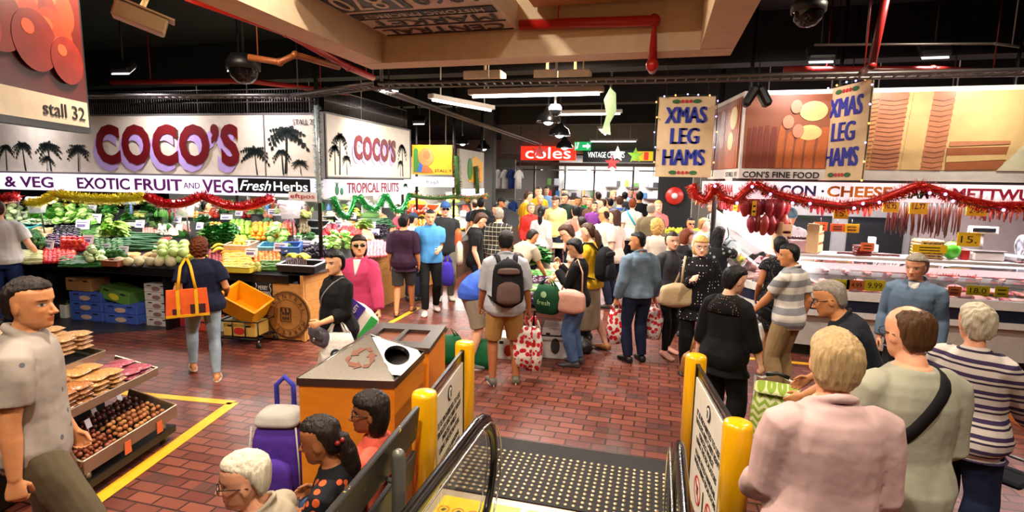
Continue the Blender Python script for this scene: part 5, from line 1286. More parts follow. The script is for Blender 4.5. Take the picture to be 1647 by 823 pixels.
 # scales
p=on_bench(208,366);t=thing('shop_scale','grey and blue weighing scale behind the bean heap','scale',p+V((0,.1,0)),.1)
m=MB();m.box((0,0,.06),(.36,.3,.1),bev=.02);m.build('body',[mat('scale_grey','b9b9b2',rough=.4)],t);m=MB();m.box((0,0,.125),(.4,.32,.015),bev=.005);m.build('pan',[galv],t);m=MB();m.tube([(-.14,.1,.1),(-.14,.1,.42)],.018,n=8);m.box((-.14,.09,.44),(.26,.04,.09),bev=.01);m.build('display',[mat('scale_blue','5a78b0',rough=.4)],t)
# ------------------------------------------------------------------ meat stall on the right
YM=8.2;XA=1.06
SIDE=V((-.28,1.6,0)).normalized();SN=V((-SIDE.y,SIDE.x,0)) # chamfered side face: runs back and left; SN faces the aisle
fr_white=mat('sign_frame_white','d4cfc8',rough=.4)
t=thing('shop_sign','meat stall picture sign with sausages on its left half, corner folded back','sign')
PX0,PX1=XA,2.2
m=MB();m.box(((PX0+PX1)/2,YM+.04,3.03),(PX1-PX0,.08,1.18));a=V((PX0,YM,0));b_=a+SIDE*1.62;c=(a+b_)/2-SN*.04;m.box((c.x,c.y,3.03),(1.62,.08,1.18),rz=math.atan2(SIDE.y,SIDE.x));m.build('panel',[fr_white],t)
pic=[mat('picture_brown','8a4a2c',rough=.4),mat('picture_sausage','b8602c',rough=.35,scale=30,var=.3),mat('picture_dark_sausage','7a2c1c',rough=.35,scale=30,var=.3),mat('picture_cream','d8c27a',rough=.4),mat('picture_pink','c08064',rough=.4)]
def disc(m,o,ux,rx,rz_,th=.004,n=20):m.prism([(math.cos(q)*rx,math.sin(q)*rz_)for q in(2*PI*k/n for k in range(n))],o,ux,UZ,th)
def picture(m,o,ux,W_,seed,flip=1):
 """sausage picture on a board: o = lower left corner, ux along the board"""
 n=ux.cross(UZ);H_=.98;o=V(o);m.m(0);m.prism([(0,0),(W_,0),(W_,H_),(0,H_)],o+n*.002,ux,UZ,.004);r=random.Random(seed);x=.04
 k=0
 while x<W_-.05:
  wd=.05+.1*(x/W_)*(1 if flip>0 else .2);hgt=.48+.1*r.random()if flip>0 else .9;m.m(2 if x<W_*.35 else 1);bend=.06*(x/W_);P=[]
  pts=[(x+wd/2+bend*(u*u)*.6,hgt*u+.005)for u in(0,.25,.5,.75,1)]
  L_=[(px-wd*.45*(1-.25*(i==4)),py)for i,(px,py)in enumerate(pts)];R_=[(px+wd*.45*(1-.25*(i==4)),py)for i,(px,py)in enumerate(pts)]
  m.prism(R_[::-1][::-1]+L_[::-1],o+n*.007,ux,UZ,.006);x+=wd*1.15;k+=1
 if flip>0:
  m.m(3);disc(m,o+ux*(W_-.24)+UZ*.76+n*.012,ux,.17,.13);disc(m,o+ux*(W_-.27)+UZ*.48+n*.012,ux,.15,.1)
  m.m(4)
  for u,v in((.5,.62),(.62,.5),(.58,.82)):disc(m,o+ux*(u*W_)+UZ*v+n*(.02+.005*u),ux,.07,.09)
 else:
  m.m(3);disc(m,o+ux*(W_*.8)+UZ*.72+n*.012,ux,.17,.16);disc(m,o+ux*(W_*.74)+UZ*.4+n*.012,ux,.13,.13)
  m.m(4)
  for v in(.78,.6,.42):disc(m,o+ux*(W_*.45)+UZ*v+n*.012,ux,.12,.1)
m=MB();picture(m,(PX0+.03,YM,2.58),V((1,0,0)),PX1-PX0-.06,5);b_=V((PX0,YM,2.58))+SIDE*1.56;picture(m,b_,-SIDE,1.5,6,-1);m.build('picture',pic,t)
m=MB();m.text('CON\u2019S FINE FOOD',(1.59,YM-.003,2.495),(1,0,0),UZ,.085,.96,off=.02,th=.004);q=V((PX0,YM,2.5))+SIDE*.35+SN*.004;m.text('STALL 11',q,-SIDE,UZ,.07,.5,th=.004);m.build('lettering',[inkb],t)
t=thing('shop_sign','wide meat stall picture sign with stacked ham slices and cheese','sign')
m=MB();m.box((4.45,YM+.04,3.03),(4.5,.08,1.18));m.build('panel',[fr_white],t)
pic2=[mat('ham_tan','c88a5a',rough=.35,scale=8,var=.2),mat('ham_pink','b87858',rough=.35,scale=12,var=.25),mat('cheese_yellow','d0ae78',rough=.35,scale=6),mat('cake_brown','9a5a3a',rough=.4),mat('cheese_pale','d4ccb0',rough=.4),mat('ham_line','7a4630',rough=.5),mat('rind_grey','6a5a50')]
m=MB();o=V((2.3,YM,2.58));ux=V((1,0,0))
def poly(k,pts,d=.004,th=.004):m.m(k);m.prism(pts,o+V((0,-d,0)),ux,UZ,th)
poly(2,[(0,0),(4.1,0),(4.1,.98),(0,.98)],.002);poly(0,[(0,0),(.33,0),(.4,.98),(.05,.98)],.006);
def zig(k,x0,x1,lean,st,amp,d):
 R_,L_=[],[]
 for i in range(st+1):
  z=.98*i/st;dx=lean*z;R_.append((x1+dx+amp*(i%2),z));L_.append((x0+dx+amp*(i%2),z))
 poly(k,R_+L_[::-1],d)
zig(1,.34,.66,.05,22,.014,.010);zig(2,.70,.92,.06,26,.012,.011);zig(1,.92,1.16,.06,24,.010,.012)
m.m(5)
for x0,x1,n_ in((.05,.34,17),(.36,.67,16),(.94,1.16,14)):
 for i in range(n_):z=.04+.9*i/n_;m.prism([(x0+.05*z,z),((x0+x1)/2+.05*z,z-.02),(x1+.05*z,z+.01),(x1+.05*z,z+.016),((x0+x1)/2+.05*z,z-.012),(x0+.05*z,z+.006)],o+V((0,-.017,0)),ux,UZ,.003)
poly(3,[(1.2,.28),(1.85,.3),(1.8,.02),(1.2,.0)],.012);poly(2,[(1.2,.1),(1.84,.14),(1.82,.2),(1.2,.18)],.017);poly(1,[(1.22,.30),(1.86,.33),(1.86,.37),(1.22,.36)],.014)
poly(4,[(1.75,.0),(2.3,.7),(2.9,.98),(3.2,.0)],.016);poly(6,[(3.2,0),(3.5,.6),(4.1,.7),(4.1,0)],.014);m.build('picture',pic2,t)
# lit strip signs
pinkish=emitm('light_box_pink',hx('f0c8cc'),.8)
t=thing('strip_sign','long pink lit strip sign naming bacon, cheese and sausage under the ham picture','sign')
m=MB();m.box((3.95,YM+.02,2.285),(5.1,.12,.24));m.build('light_box',[pinkish],t)
m=MB()
def ms(tx,a,b_,k,h=.145):p,q=at_y(*a,YM),at_y(*b_,YM);m.m(k);m.text(tx,((p.x+q.x)/2,YM-.042,2.285),(1,0,0),UZ,h,q.x-p.x,off=.03,th=.005)
ms('BACON',(1224,305),(1311,305),0);ms('CHEESE',(1329,305),(1433,305),1);ms('METTWURST',(1530,305),(1712,305),2);m.m(0);m.ball((2.12,YM-.045,2.285),(.018,.008,.018));m.m(2);m.ball((3.38,YM-.045,2.285),(.018,.008,.018));m.m(3);m.text('HAM',(3.2,YM-.042,2.285),(1,0,0),UZ,.145,.3,off=.03,th=.005)
m.build('lettering',[mat('navy_letter','1c1c66'),mat('orange_letter','d9781e'),mat('crimson_letter','a01838'),mat('green_letter','2c7a3a')],t)
t=thing('strip_sign','shorter pink lit strip sign with kabana lettering round the corner','sign')
a=V((1.35,YM,2.28));b_=V((PX0,YM,2.28));m=MB();m.box((1.22,YM+.02,2.28),(.34,.12,.24));q=b_+SIDE*.9;m.box(q-SN*.02,(1.8,.12,.24),rz=math.atan2(SIDE.y,SIDE.x));m.build('light_box',[pinkish],t)
m=MB();m.text('OLIVES \u00b7 KABANA',V((PX0,YM,2.28))+SIDE*.85+SN*.045,-SIDE,UZ,.15,1.6,th=.005,off=.02);m.build('lettering',[mat('red_letter','b01c28')],t)
t=thing('sign_gantry','dark steel header and posts carrying the meat stall signs','stall frame');m=MB()
for x in(1.15,2.25,4.2,6.5):m.tube([(x,YM+.14,2.2),(x,YM+.14,4.8)],.025,n=6)
for d in(1.55,):q=V((PX0,YM,0))+SIDE*d-SN*.12;m.tube([(q.x,q.y,0),(q.x,q.y,4.8)],.04,n=8)
m.tube([(1.0,YM+.14,2.42),(6.6,YM+.14,2.42)],.03,n=6);m.build('header',[blk2],t)
# hanging ham boards with string lights
for i,(c,rz,lb)in enumerate((((.33,8.8,3.05),0.0,'cream Christmas hams notice hanging at the left end of the meat stall'),((2.25,7.95,3.03),-1.2,'cream Christmas hams notice hung slantwise between the two picture signs'))):
 t=thing('notice_board',lb,'notice',c,rz);W_,H_=.82,1.2
 m=MB();m.box((0,0,0),(W_,.03,H_),bev=.004);m.build('board',[mat('cream_card','c9b08a',rough=.6)],t)
 m=MB()
 for tx,z,w_ in(('XMAS',.33,.58),('LEG',.02,.4),('HAMS',-.3,.6)):[m.text(tx,(dx,-.017-abs(dx)*.03,z),(1,0,0),UZ,.24,w_,th=.005)for dx in(-.014,-.007,0,.007,.014)]
 m.m(1);[disc(m,V((.06*k,-.018,sz*.53)),V((1,0,0)),.025,.025)for k in(-1,0,1)for sz in(1,-1)];m.m(2);[disc(m,V((sx*.15,-.018,sz*.53)),V((1,0,0)),.06,.03)for sx in(1,-1)for sz in(1,-1)]
 m.build('lettering',[mat('blue_letter','1f2c92'),mat('berry_red','b02020'),mat('holly_green','2a5a2c')],t)
 m=MB();[m.tube([(sx*.3,0,H_/2),(sx*.3,0,4.82-c[2])],.006,n=5)for sx in(1,-1)];m.build('hanger',[blk2],t)
 tl=thing('string_lights',['string of fairy lights round the left hams notice','string of fairy lights round the slanted hams notice'][i],'fairy lights',c,rz)
 P=[(-.43,-.03,-.6),(-.44,-.03,0),(-.43,-.03,.6),(0,-.03,.63),(.43,-.03,.6),(.45,-.03,0),(.43,-.03,-.6)];m=MB();m.tube(P,.006,n=5);m.build('cable',[mat('green_cable','14301c')],tl)
 for k in range(17):
  f=k/16*6;j=min(5,int(f));q=V(P[j]).lerp(V(P[j+1]),f-j)+V((rnd.uniform(-.015,.015),-.012,0));cn,cl=(('violet',(.45,.35,1)),('amber',(1,.32,.08)))[k%3==1 or k%5==0]
  m=MB();m.ball((0,0,0),.013,7,5);m.build('bulb',[emitm('fairy_'+cn,cl,3)],tl,q)
tin=[foil('red_foil_dark','c0201a'),foil('copper_foil','e86a20'),foil('red_foil_deep','9a1018')]
def YT(px,py):return at_y(px,py,YM-.12)
def swagp(pts,lb,sd):tinsel('tinsel_garland',[q for i,(a,b_)in enumerate(zip(pts,pts[1:]))for q in([V(YT(*a)).lerp(V(YT(*b_)),k/3)for k in range(3)])]+[YT(*pts[-1])],.11,lb,tin,170,seed=sd)
swagp([(1113,296),(1120,316),(1135,323),(1145,308),(1149,297)],'red tinsel loop at the left end of the meat stall',21)
swagp([(1149,297),(1162,318),(1182,324),(1200,307),(1214,296)],'red tinsel loop across the kabana strip sign',22)
swagp([(1214,296),(1250,313),(1300,324),(1352,332),(1400,326),(1446,310),(1478,297)],'long red tinsel swag below the bacon and cheese lettering',23)
swagp([(1478,297),(1510,307),(1550,321),(1600,331),(1660,330)],'red tinsel swag falling right from its peak below the ham picture',24)
t=thing('string_lights','string of violet fairy lights along the meat stall tinsel','fairy lights');P=[YT(*q)+V((0,-.09,0))for q in((1149,299),(1184,326),(1208,300),(1237,312),(1272,326),(1300,327),(1370,334),(1384,327),(1410,325),(1490,310),(1515,312),(1527,323),(1607,337))]
m=MB();m.tube(P,.005,n=5);m.build('cable',[mat('green_cable','14301c')],t)
for q in P:m=MB();m.ball((0,0,0),.02,8,6);m.build('bulb',[emitm('fairy_violet',(.45,.35,1),3)],t,q)
# glass counter swept round its corner
path=[(V((1.22,12.8,0)),V((-1,0,0))),(V((1.22,8.95,0)),V((-1,0,0)))]
for k in range(1,9):a=PI+PI/2*k/8;path.append((V((2.12+.9*math.cos(a),8.95+.9*math.sin(a),0)),V((math.cos(a),math.sin(a),0))))
path.append((V((7.4,8.05,0)),V((0,-1,0))))
def sweep(m,prof,closed=True,cap=True):m.loft([[p-n*d+UZ*z for d,z in prof]for p,n in path],cap=cap,smooth=False)
rect=lambda d0,d1,z0,z1:[(d0,z0),(d1,z0),(d1,z1),(d0,z1)]
t=thing('meat_display_case','long white glass meat display case with rounded corner','display case')
m=MB();sweep(m,rect(.08,.85,.16,.62));m.build('base',[mat('case_white','c2bfbc',rough=.35)],t)
m=MB();sweep(m,rect(.16,.8,0,.16));m.build('plinth',[blk2],t)
m=MB();sweep(m,rect(.0,.1,.60,.68));sweep(m,rect(.0,.1,.84,.95));m.m(1);sweep(m,rect(.02,.1,.68,.84));m.build('bumper_rail',[mat('rail_white','d6d3d0',rough=.25),mat('rail_navy','1b2238',rough=.25)],t)
m=MB();sweep(m,[(.08,.86),(.85,.98),(.85,1.0),(.08,.88)]);m.build('tray',[mat('tray_steel','b9b4b2',rough=.3,metal=.6)],t)
m=MB();sweep(m,rect(.82,.87,.6,1.36));m.build('back',[mat('case_white','c2bfbc')],t)
m=MB();sweep(m,rect(.34,.88,1.36,1.40));m.build('top_shelf',[mat('case_top','d9cfcf',rough=.2)],t)
gp=[(.03,.95),(.05,1.08),(.12,1.22),(.22,1.31),(.36,1.37)];m=MB();sweep(m,gp+[(d+.005,z-.006)for d,z in gp[::-1]]);m.build('glass',[glass()],t)
m=MB();sweep(m,rect(.25,.8,1.13,1.145));m.build('inner_shelf',[glass()],t)
m=MB()
rr=[[p-n*.44+UZ*1.335+(UZ*math.sin(a)-n*math.cos(a))*.016 for a in(2*PI*k/8 for k in range(8))]for p,n in path];m.loft(rr);m.build('tube',[emitm('case_glow',(1,.82,.86),7)],t)
for p,L_,rz,e in(((4.7,8.5,1.31),4.8,0,42),((1.68,10.8,1.31),3.6,PI/2,34),((2.0,8.85,1.31),.8,-.8,12)):area(t,p,(L_,.1),e,(1,.78,.8),rot=(0,0,rz),parent=t)
tube_lamp((2.0,YM+.4,2.2),(4.4,YM+.4,2.2),55,'tube lamp behind the bacon and cheese strip sign',(1,.84,.86));tube_lamp((4.5,YM+.4,2.2),(6.9,YM+.4,2.2),40,'tube lamp behind the right end of the meat strip sign',(1,.84,.86));tube_lamp((1.2,8.8,2.2),(.95,10.4,2.2),45,'tube lamp behind the kabana strip sign',(1,.8,.82))
batten((4.0,10.6,2.95),1.6,0,90,'batten light inside the meat stall, right',(1,.92,.92));batten((2.4,11.3,2.95),1.6,.2,80,'batten light inside the meat stall, left',(1,.92,.92))
flood((1.75,7.35,3.85),(1.7,8.2,3.2),9,'flood light over the sausage picture',(1,.85,.8));flood((3.9,7.35,3.85),(3.9,8.2,3.1),7,'flood light added to light the cheese in the ham picture',(1,.95,.8));flood((2.9,7.35,3.85),(2.9,8.2,3.1),6,'flood light added to light the ham slices picture',(1,.9,.8))  # the two ham picture floods are added for its lighting, not seen fixtures
m=MB();m.box((4.6,12.9,1.5),(6.4,.12,3.0));struct('wall_meat_stall',m,mat('stall_pink_wall','cfc0bf',rough=.5))
t=thing('cool_room_front','grey steel cool room front with dark windows behind the meat counter','cool room');m=MB();m.box((3.6,12.6,1.1),(2.6,.3,2.2),bev=.02);m.build('body',[mat('cool_steel','9a999b',rough=.35,metal=.4)],t);m=MB();[m.box((x,12.43,1.3),(1.0,.03,.9))for x in(2.95,4.25)];m.build('window',[mat('dark_pane','16181c',rough=.1)],t)
# hanging goods: rails with salami and thin sausages, each a thing
t=thing('meat_rail','steel hanging rail over the meat counter','hanging rail');m=MB();m.tube([(1.15,8.72,2.2),(6.9,8.72,2.2)],.014,n=8);[m.tube([(x,8.72,2.2),(x,8.72,4.8)],.008,n=5)for x in(1.3,2.5,3.7,5,6.5)];m.build('rail',[galv],t)
def hang(kind,n,x0,x1,L,r,col,label,group,y=8.72,z=2.19,rough=.3,bend=.05):
 def fn():
  m=MB();m.tube([(0,0,0),(0,0,-.03)],.004,n=5);m.tube([(0,0,-.03),(bend*L*.3,0,-.03-L*.3),(bend*L,0,-.03-L*.7),(bend*L*.6,0,-.03-L)],[r*.5,r,r,r*.6],n=9,cap='round');return m,[mat('skin_of_'+kind,col,rough=rough,rand=.25,scale=30,var=.3)]
 me=proto(kind,fn)
 for k in range(n):
  x=x0+(x1-x0)*(k+.5)/n;o=fruit_obj(kind,me,(x,y+rnd.uniform(-.05,.05),z),(rnd.uniform(-.05,.05),rnd.uniform(-.05,.05),rnd.uniform(0,6.28)),rnd.uniform(.88,1.1),label,group,'salami' if r>.02 else 'sausage')
hang('thin_sausage',46,3.12,4.02,.44,.011,'330e09','thin dark sausage hanging in the long row right of centre','thin dark sausages on the rail');hang('short_sausage',26,4.1,5.0,.22,.014,'4a150e','short red sausage hanging at the right end of the rail','short sausages on the rail')
hang('salami_stick',11,2.1,2.95,.2,.026,'7a201a','salami stick hanging under the long tinsel swag','salami sticks on the rail',bend=0);hang('small_salami',10,2.5,3.1,.13,.022,'b04438','small salami hanging between the sticks and the thin sausages','small salamis on the rail',bend=0,y=8.85)
hang('netted_ham',8,1.2,1.85,.24,.075,'982a2c','netted red ham hanging over the corner of the counter','netted hams over the corner',bend=0);hang('plump_salami',9,.95,1.35,.2,.045,'b04040','plump salami hanging behind the kabana sign','plump salamis behind the kabana sign',y=9.3,bend=0)
for z_ in(1.93,):hang('netted_ham',6,1.3,1.85,.2,.07,'b83c3c','netted red ham in the lower hanging row over the corner','lower netted hams over the corner',z=z_,bend=0)
ytag=mat('yellow_tag','e8c020',rough=.5,var=.08);otag=mat('orange_tag','e06a38',rough=.5,var=.08);pinkcard=mat('pink_tag','e08870');redink=mat('tag_ink','3a1c10',rough=.7)
def ptag(px,py,w_,h_,y,label,tx=None,mt=ytag,rz=0):
 p=at_y(px,py,y);k=(p-V((0,0,CAMZ))).length/FPX;w_,h_=w_*k,h_*k;t=thing('price_tag',label,'price tag',p,rz);m=MB();m.box((0,0,0),(w_,.006,h_));m.build('card',[mt],t);m=MB()
 if tx:m.text(tx,(0,-.0035,0),(1,0,0),UZ,h_*.5,w_*.7,th=.003)
 else:[m.box((0,-.004,z*h_),(w_*.6,.002,h_*.12))for z in(-.2,.15)]
 m.build('print',[redink],t);m=MB();m.tube([(0,.004,h_/2),(0,.02,h_/2+.06)],.004,n=5);m.build('pin',[galv],t)
for a in((1353,343,18,15,8.55,'yellow price tag on the salami sticks','15.'),(1433,330,18,18,8.55,'yellow price tag left of the thin sausages','10.95'),(1478,329,20,24,8.55,'yellow price tag on the thin sausages','12.99'),(1571,338,22,14,8.55,'yellow price tag right of the thin sausages','2-50'),(1213,335,6,22,8.55,'narrow yellow tag on the netted hams'),(1183,331,6,14,8.9,'narrow yellow tag left of the netted hams')):ptag(*a)
for a in((1320,364,17,12,8.6,'orange price tag standing on the case top beside the wooden crate',None,otag),(1347,366,18,11,8.6,'orange price tag second from the wooden crate',None,otag),(1370,367,18,12,8.6,'pale yellow price tag third from the wooden crate',None,ytag),(1558,385,24,17,8.5,'yellow price tag standing on the case top near the scale','15.')):ptag(*a)
for a in((1353,457,20,14,8.14,'yellow bacon tag in the glass case','BACON'),(1376,458,22,13,8.14,'orange price tag beside the bacon tag','14.99',otag),(1407,459,24,15,8.14,'yellow price tag in the glass case left of the grey haired man','9.99'),(1440,463,20,15,8.14,'yellow price tag in the glass case behind the grey haired man'),(1535,468,14,12,8.14,'orange price tag in the glass case right of the grey haired man',None,otag),(1573,467,24,12,8.14,'yellow price tag in the glass case near the dark meat','18.0'),(1611,469,14,13,8.14,'green and yellow price tag at the right of the glass case'),(1395,397,16,11,8.36,'orange tag hung on the case edge below the dark sausages',None,otag),(1495,400,38,10,8.36,'wide yellow tag hung on the case edge below the egg trays')):ptag(*a)
# meat in the case
MEAT=['d08a86','c0605a','dba09a','a83c3c','e0b4ac','8a2c2c']
def meat_fn(n,c,L_,w_,h_):
 def fn():
  m=MB();r=random.Random(n);rr=[]
  for k in range(9):u=k/8;s_=math.sin(u*PI)**.5*.95+.08;rr.append([V(((u-.5)*L_,math.cos(a)*w_*s_*(1+.15*math.sin(3*a+k)),math.sin(a)*h_*s_+h_))for a in(2*PI*j/12 for j in range(12))])
  m.loft(rr);return m,[mat('skin_of_'+n,c,rough=.35,rand=.2,scale=22,var=.35)]
 return fn
cuts=[('pork_joint','d08a86',.26,.08,.05),('beef_cut','b04844',.22,.07,.035),('bacon_slab','d8a09a',.3,.08,.03),('fillet','c47a70',.24,.04,.03)]
def case_z(d):return .88+.12*(d-.08)/.77
cn=0
for i in range(96):
 kd=cuts[(i*7//5)%4];me=proto(kd[0],meat_fn(*kd));sidecase=i>=56
 if sidecase:y=9.1+(i-56)%14*.25;d=.18+(i-56)//14*.22;p=V((1.22+d,y,case_z(d)+.01));rz=rnd.uniform(-.5,.5)
 else:x=2.2+(i%28)*.145;d=.2+(i//28)*.28;p=V((x,8.05+d,case_z(d)+.01));rz=PI/2+rnd.uniform(-.5,.5)
 fruit_obj(kd[0],me,p,(0,rnd.uniform(-.1,.1),rz),rnd.uniform(.85,1.15),'%s lying in the %s glass case'%(kd[0].replace('_',' '),'side' if sidecase else 'front'),kd[0].replace('_',' ')+' in the %s case'%('side' if sidecase else 'front'),'meat')
for i in range(22):
 a=PI+PI/2*(i%11+.5)/11;d=.2+.25*(i//11);me=proto('pork_joint',None);fruit_obj('pork_joint',me,V((2.12+(.9-d)*math.cos(a),8.95+(.9-d)*math.sin(a),case_z(d))),(0,0,a),rnd.uniform(.9,1.2),'pink pork joint heaped in the rounded corner of the glass case','pork joints in the corner case','meat')
me=proto('meat_roll',meat_fn('meat_roll','b8706a',.2,.03,.028))
for i in range(30):fruit_obj('meat_roll',me,V((2.35+i%15*.26,8.48+.16*(i//15),1.147)),(0,0,PI/2+rnd.uniform(-.3,.3)),1,'pink meat roll on the glass inner shelf','meat rolls on the inner shelf','meat')
# things standing on the case top
def crate(loc,d,rz,label,upright=False):
 t=thing('wooden_crate',label,'crate',loc,rz);x,y,z=d;wd=mat('pale_crate_wood','c9a578',rough=.7,scale=20)
 for sy in(-1,1):
  for k in range(3):
   m=MB();m.box((0,sy*(y/2-.006),z*(.16+.33*k)),(x,.01,z*.24));m.build('slat',[wd],t)
 for sx in(-1,1):
  m=MB();m.box((sx*(x/2-.008),0,z/2),(.016,y-.02,z),bev=.002);m.build('end_board',[wd],t)
 m=MB();m.box((0,0,.008),(x-.03,y-.03,.012));m.build('bottom',[wd],t)
crate((1.78,8.72,1.405),(.14,.3,.42),.25,'tall narrow pale wooden crate at the left on the case top');crate((2.2,8.62,1.405),(.3,.16,.42),1.1,'slatted pale wooden crate at the right of the pair on the case top')
p=V((1.99,8.66,1.405));m=MB();m.box((0,0,.09),(.36,.3,.18),rz=.3,bev=.01);tag(m.build('carton',[mat('pink_carton','d0a8b0',rough=.4)],None,p),'pink carton between the two wooden crates','carton')
me=proto('dark_sausage',lambda:(MB().tube([(-.07,0,.02),(0,.008,.024),(.07,0,.02)],.018,n=8,cap='round'),[mat('skin_of_dark_sausage','4a1616',rough=.3,rand=.3)]))
for i in range(14):fruit_obj('dark_sausage',me,p+V((-.14+.04*(i%7),-.03+.07*(i//7),.185)),(0,0,1.3+rnd.uniform(-.3,.3)),1,'dark sausage piled on the pink carton','dark sausages on the pink carton','sausage')
for i in range(12):fruit_obj('dark_sausage',me,V((2.55+i*.055,8.55+rnd.uniform(-.04,.04),1.405)),(0,0,rnd.uniform(-.4,.4)),1,'dark sausage laid loose along the case top','dark sausages on the case top','sausage')
for k in range(4):m=MB();m.box((0,0,.018),(.2,.14,.034),bev=.006);tag(m.build('meat_pack',[mat('dark_meat_pack','5a2220',rough=.25)],None,V((2.78,8.52,1.402+k*.037)),.1*k),['lowest','second lowest','second highest','topmost'][k]+' dark meat pack of the stack by the orange tag','meat pack','stacked dark meat packs')
def egg_fn():
 m=MB();m.box((0,0,.02),(.29,.29,.018))
 for i in range(5):
  for j in range(5):m.lathe([(.028,0),(.02,.035),(.012,.045),(0,.045)],c=(-.115+.0575*i,-.115+.0575*j,.0),n=7)
 return m,[mat('egg_card','a8916c',rough=.9)]
me=proto('egg_tray',egg_fn)
for k in range(6):
 for j in range(1):fruit_obj('egg_tray',me,V((3.6+j*.3,8.62,1.402+k*.042)),(0,0,.02),1,'grey cardboard egg tray stacked on the case top','egg trays on the case top','egg tray')
m=MB();m.ball((0,0,.12),(.11,.11,.12),16,10);m.m(1);m.tube([(0,0,.235),(.01,0,.27)],.012,n=6);tag(m.build('green_apple_ornament',[mat('bright_green','4ab02c',rough=.25),stemm()],None,(3.87,8.6,1.402)),'large bright green apple ornament beside the egg trays','ornament')
m=MB();m.box((0,0,.07),(.1,.1,.14),bev=.01);tag(m.build('red_box',[mat('red_box','a01c1c',rough=.4)],None,(4.02,8.6,1.402)),'small red box right of the green apple ornament','box')
t=thing('shop_scale','white meat scale with dark display on the case top','scale',(4.28,8.7,1.402));m=MB();m.box((0,0,.06),(.36,.34,.12),bev=.02);m.tube([(0,.1,.1),(0,.1,.36)],.04,n=8);m.build('body',[mat('scale_white','c9c6c4',rough=.35)],t);m=MB();m.box((0,.06,.40),(.34,.06,.1),bev=.01);m.m(1);m.box((0,.028,.40),(.26,.006,.05));m.build('display',[mat('scale_white','c9c6c4'),mat('dark_pane','16181c')],t);m=MB();m.box((0,-.02,.13),(.38,.32,.02),bev=.006);m.build('pan',[galv],t)
t=thing('meat_slicer','steel meat slicer right of the scale','slicer',(4.72,8.65,1.402),.3);m=MB();m.box((0,0,.05),(.42,.3,.1),bev=.03);m.build('base',[mat('slicer_steel','b4b4b8',rough=.25,metal=.7)],t);m=MB();m.lathe([(.0,-.012),(.14,-.012),(.145,0),(.14,.012),(0,.012)],c=(0,.05,.22),n=24,M=Rx(PI/2)@Ry(.3));m.build('blade',[mat('slicer_steel','b4b4b8')],t);m=MB();m.box((.05,-.1,.2),(.26,.02,.22),M=Rx(.5),bev=.006);m.build('carriage',[mat('blue_white_plastic','b9c4d8',rough=.3)],t);m=MB();[m.box((sx*.16,-.12,.03),(.06,.04,.05),bev=.008)for sx in(1,-1)];m.build('foot',[mat('red_box','a01c1c')],t)
for k,(x,z)in enumerate(((3.0,1.41),(3.09,1.41),(3.05,1.52))):m=MB();m.box((0,0,.055),(.085,.085,.11),bev=.006);tag(m.build('paper_box',[mat('white_paper','d2cdca')],None,(x,9.0,z)),['left white paper box of the small stack behind the case','right white paper box of the small stack behind the case','white paper box on top of the small stack behind the case'][k],'box')
for i in range(16):
 m=MB();m.lathe([(.045,0),(.048,.01),(.048,.12),(.03,.15),(.034,.155),(.034,.18),(0,.18)],n=10);cl=['7a6a3a','9a9a4a','5a3a24','c8b070'][i%4];tag(m.build('jar',[mat('preserve_'+cl,cl,rough=.15)],None,(3.95+i*.115,12.66,1.0)),'preserve jar on the shelf behind the scale','jar','jars behind the meat scale')
m=MB();m.box((4.8,12.66,.98),(2.0,.3,.03));[m.box((x,12.7,.49),(.04,.2,.98))for x in(3.95,5.7)];tag(m.build('jar_shelf',[galv]),'steel shelf of jars behind the meat scale','shelf')
# fire hose reel, flowers by the column
t=thing('hose_reel','red fire hose reel on its dark panel left of the meat stall','hose reel',at_y(1085,315,13.0));m=MB();m.lathe([(.0,-.03),(.19,-.03),(.205,0),(.19,.03),(.0,.03)],n=24,M=Rx(PI/2));m.build('drum',[mat('hose_red','c02a24',rough=.35)],t);m=MB();m.lathe([(0,0),(.07,.0),(.07,.05),(0,.06)],n=14,M=Rx(PI/2));m.build('hub',[mat('hub_white','d8d4d0')],t);m=MB();m.box((0,.12,-.5),(.75,.16,2.6),bev=.01);m.build('back_panel',[blk],t)
t=thing('flower_stand','grey stand of buckets of yellow flowers and greens left of the meat stall','flower stand',(.5,12.35,.2));m=MB();m.box((0,0,.35),(1.0,.7,.7),bev=.02);m.build('stand',[mat('stand_grey','6f6c68')],t)
def flw_fn():
 m=MB();r=random.Random(5);m.m(1)
 for k in range(14):leaf(m,(0,0,.1),(r.uniform(-.6,.6),r.uniform(-.6,.6),1.2),.4,.05,.2,.3,r)
 m.m(0);[m.ball((r.uniform(-.16,.16),r.uniform(-.16,.16),.34+r.uniform(0,.12)),.04,7,5)for k in range(16)];m.m(2);m.lathe([(.08,0),(.1,.2),(.09,.2),(.0,.18)],n=12);return m,[F('yellow_flower','d8d838',.6),F('flower_leaf','4a8a38',.6),F('bucket','3a3a3c',.5)]
me=proto('flower_bucket',flw_fn)
for i in range(10):fruit_obj('flower_bucket',me,V((.12+.19*(i%5),12.2+.3*(i//5),.9)),(0,0,i),1,'bucket of yellow flowers on the grey stand','flower buckets on the grey stand','flowers')
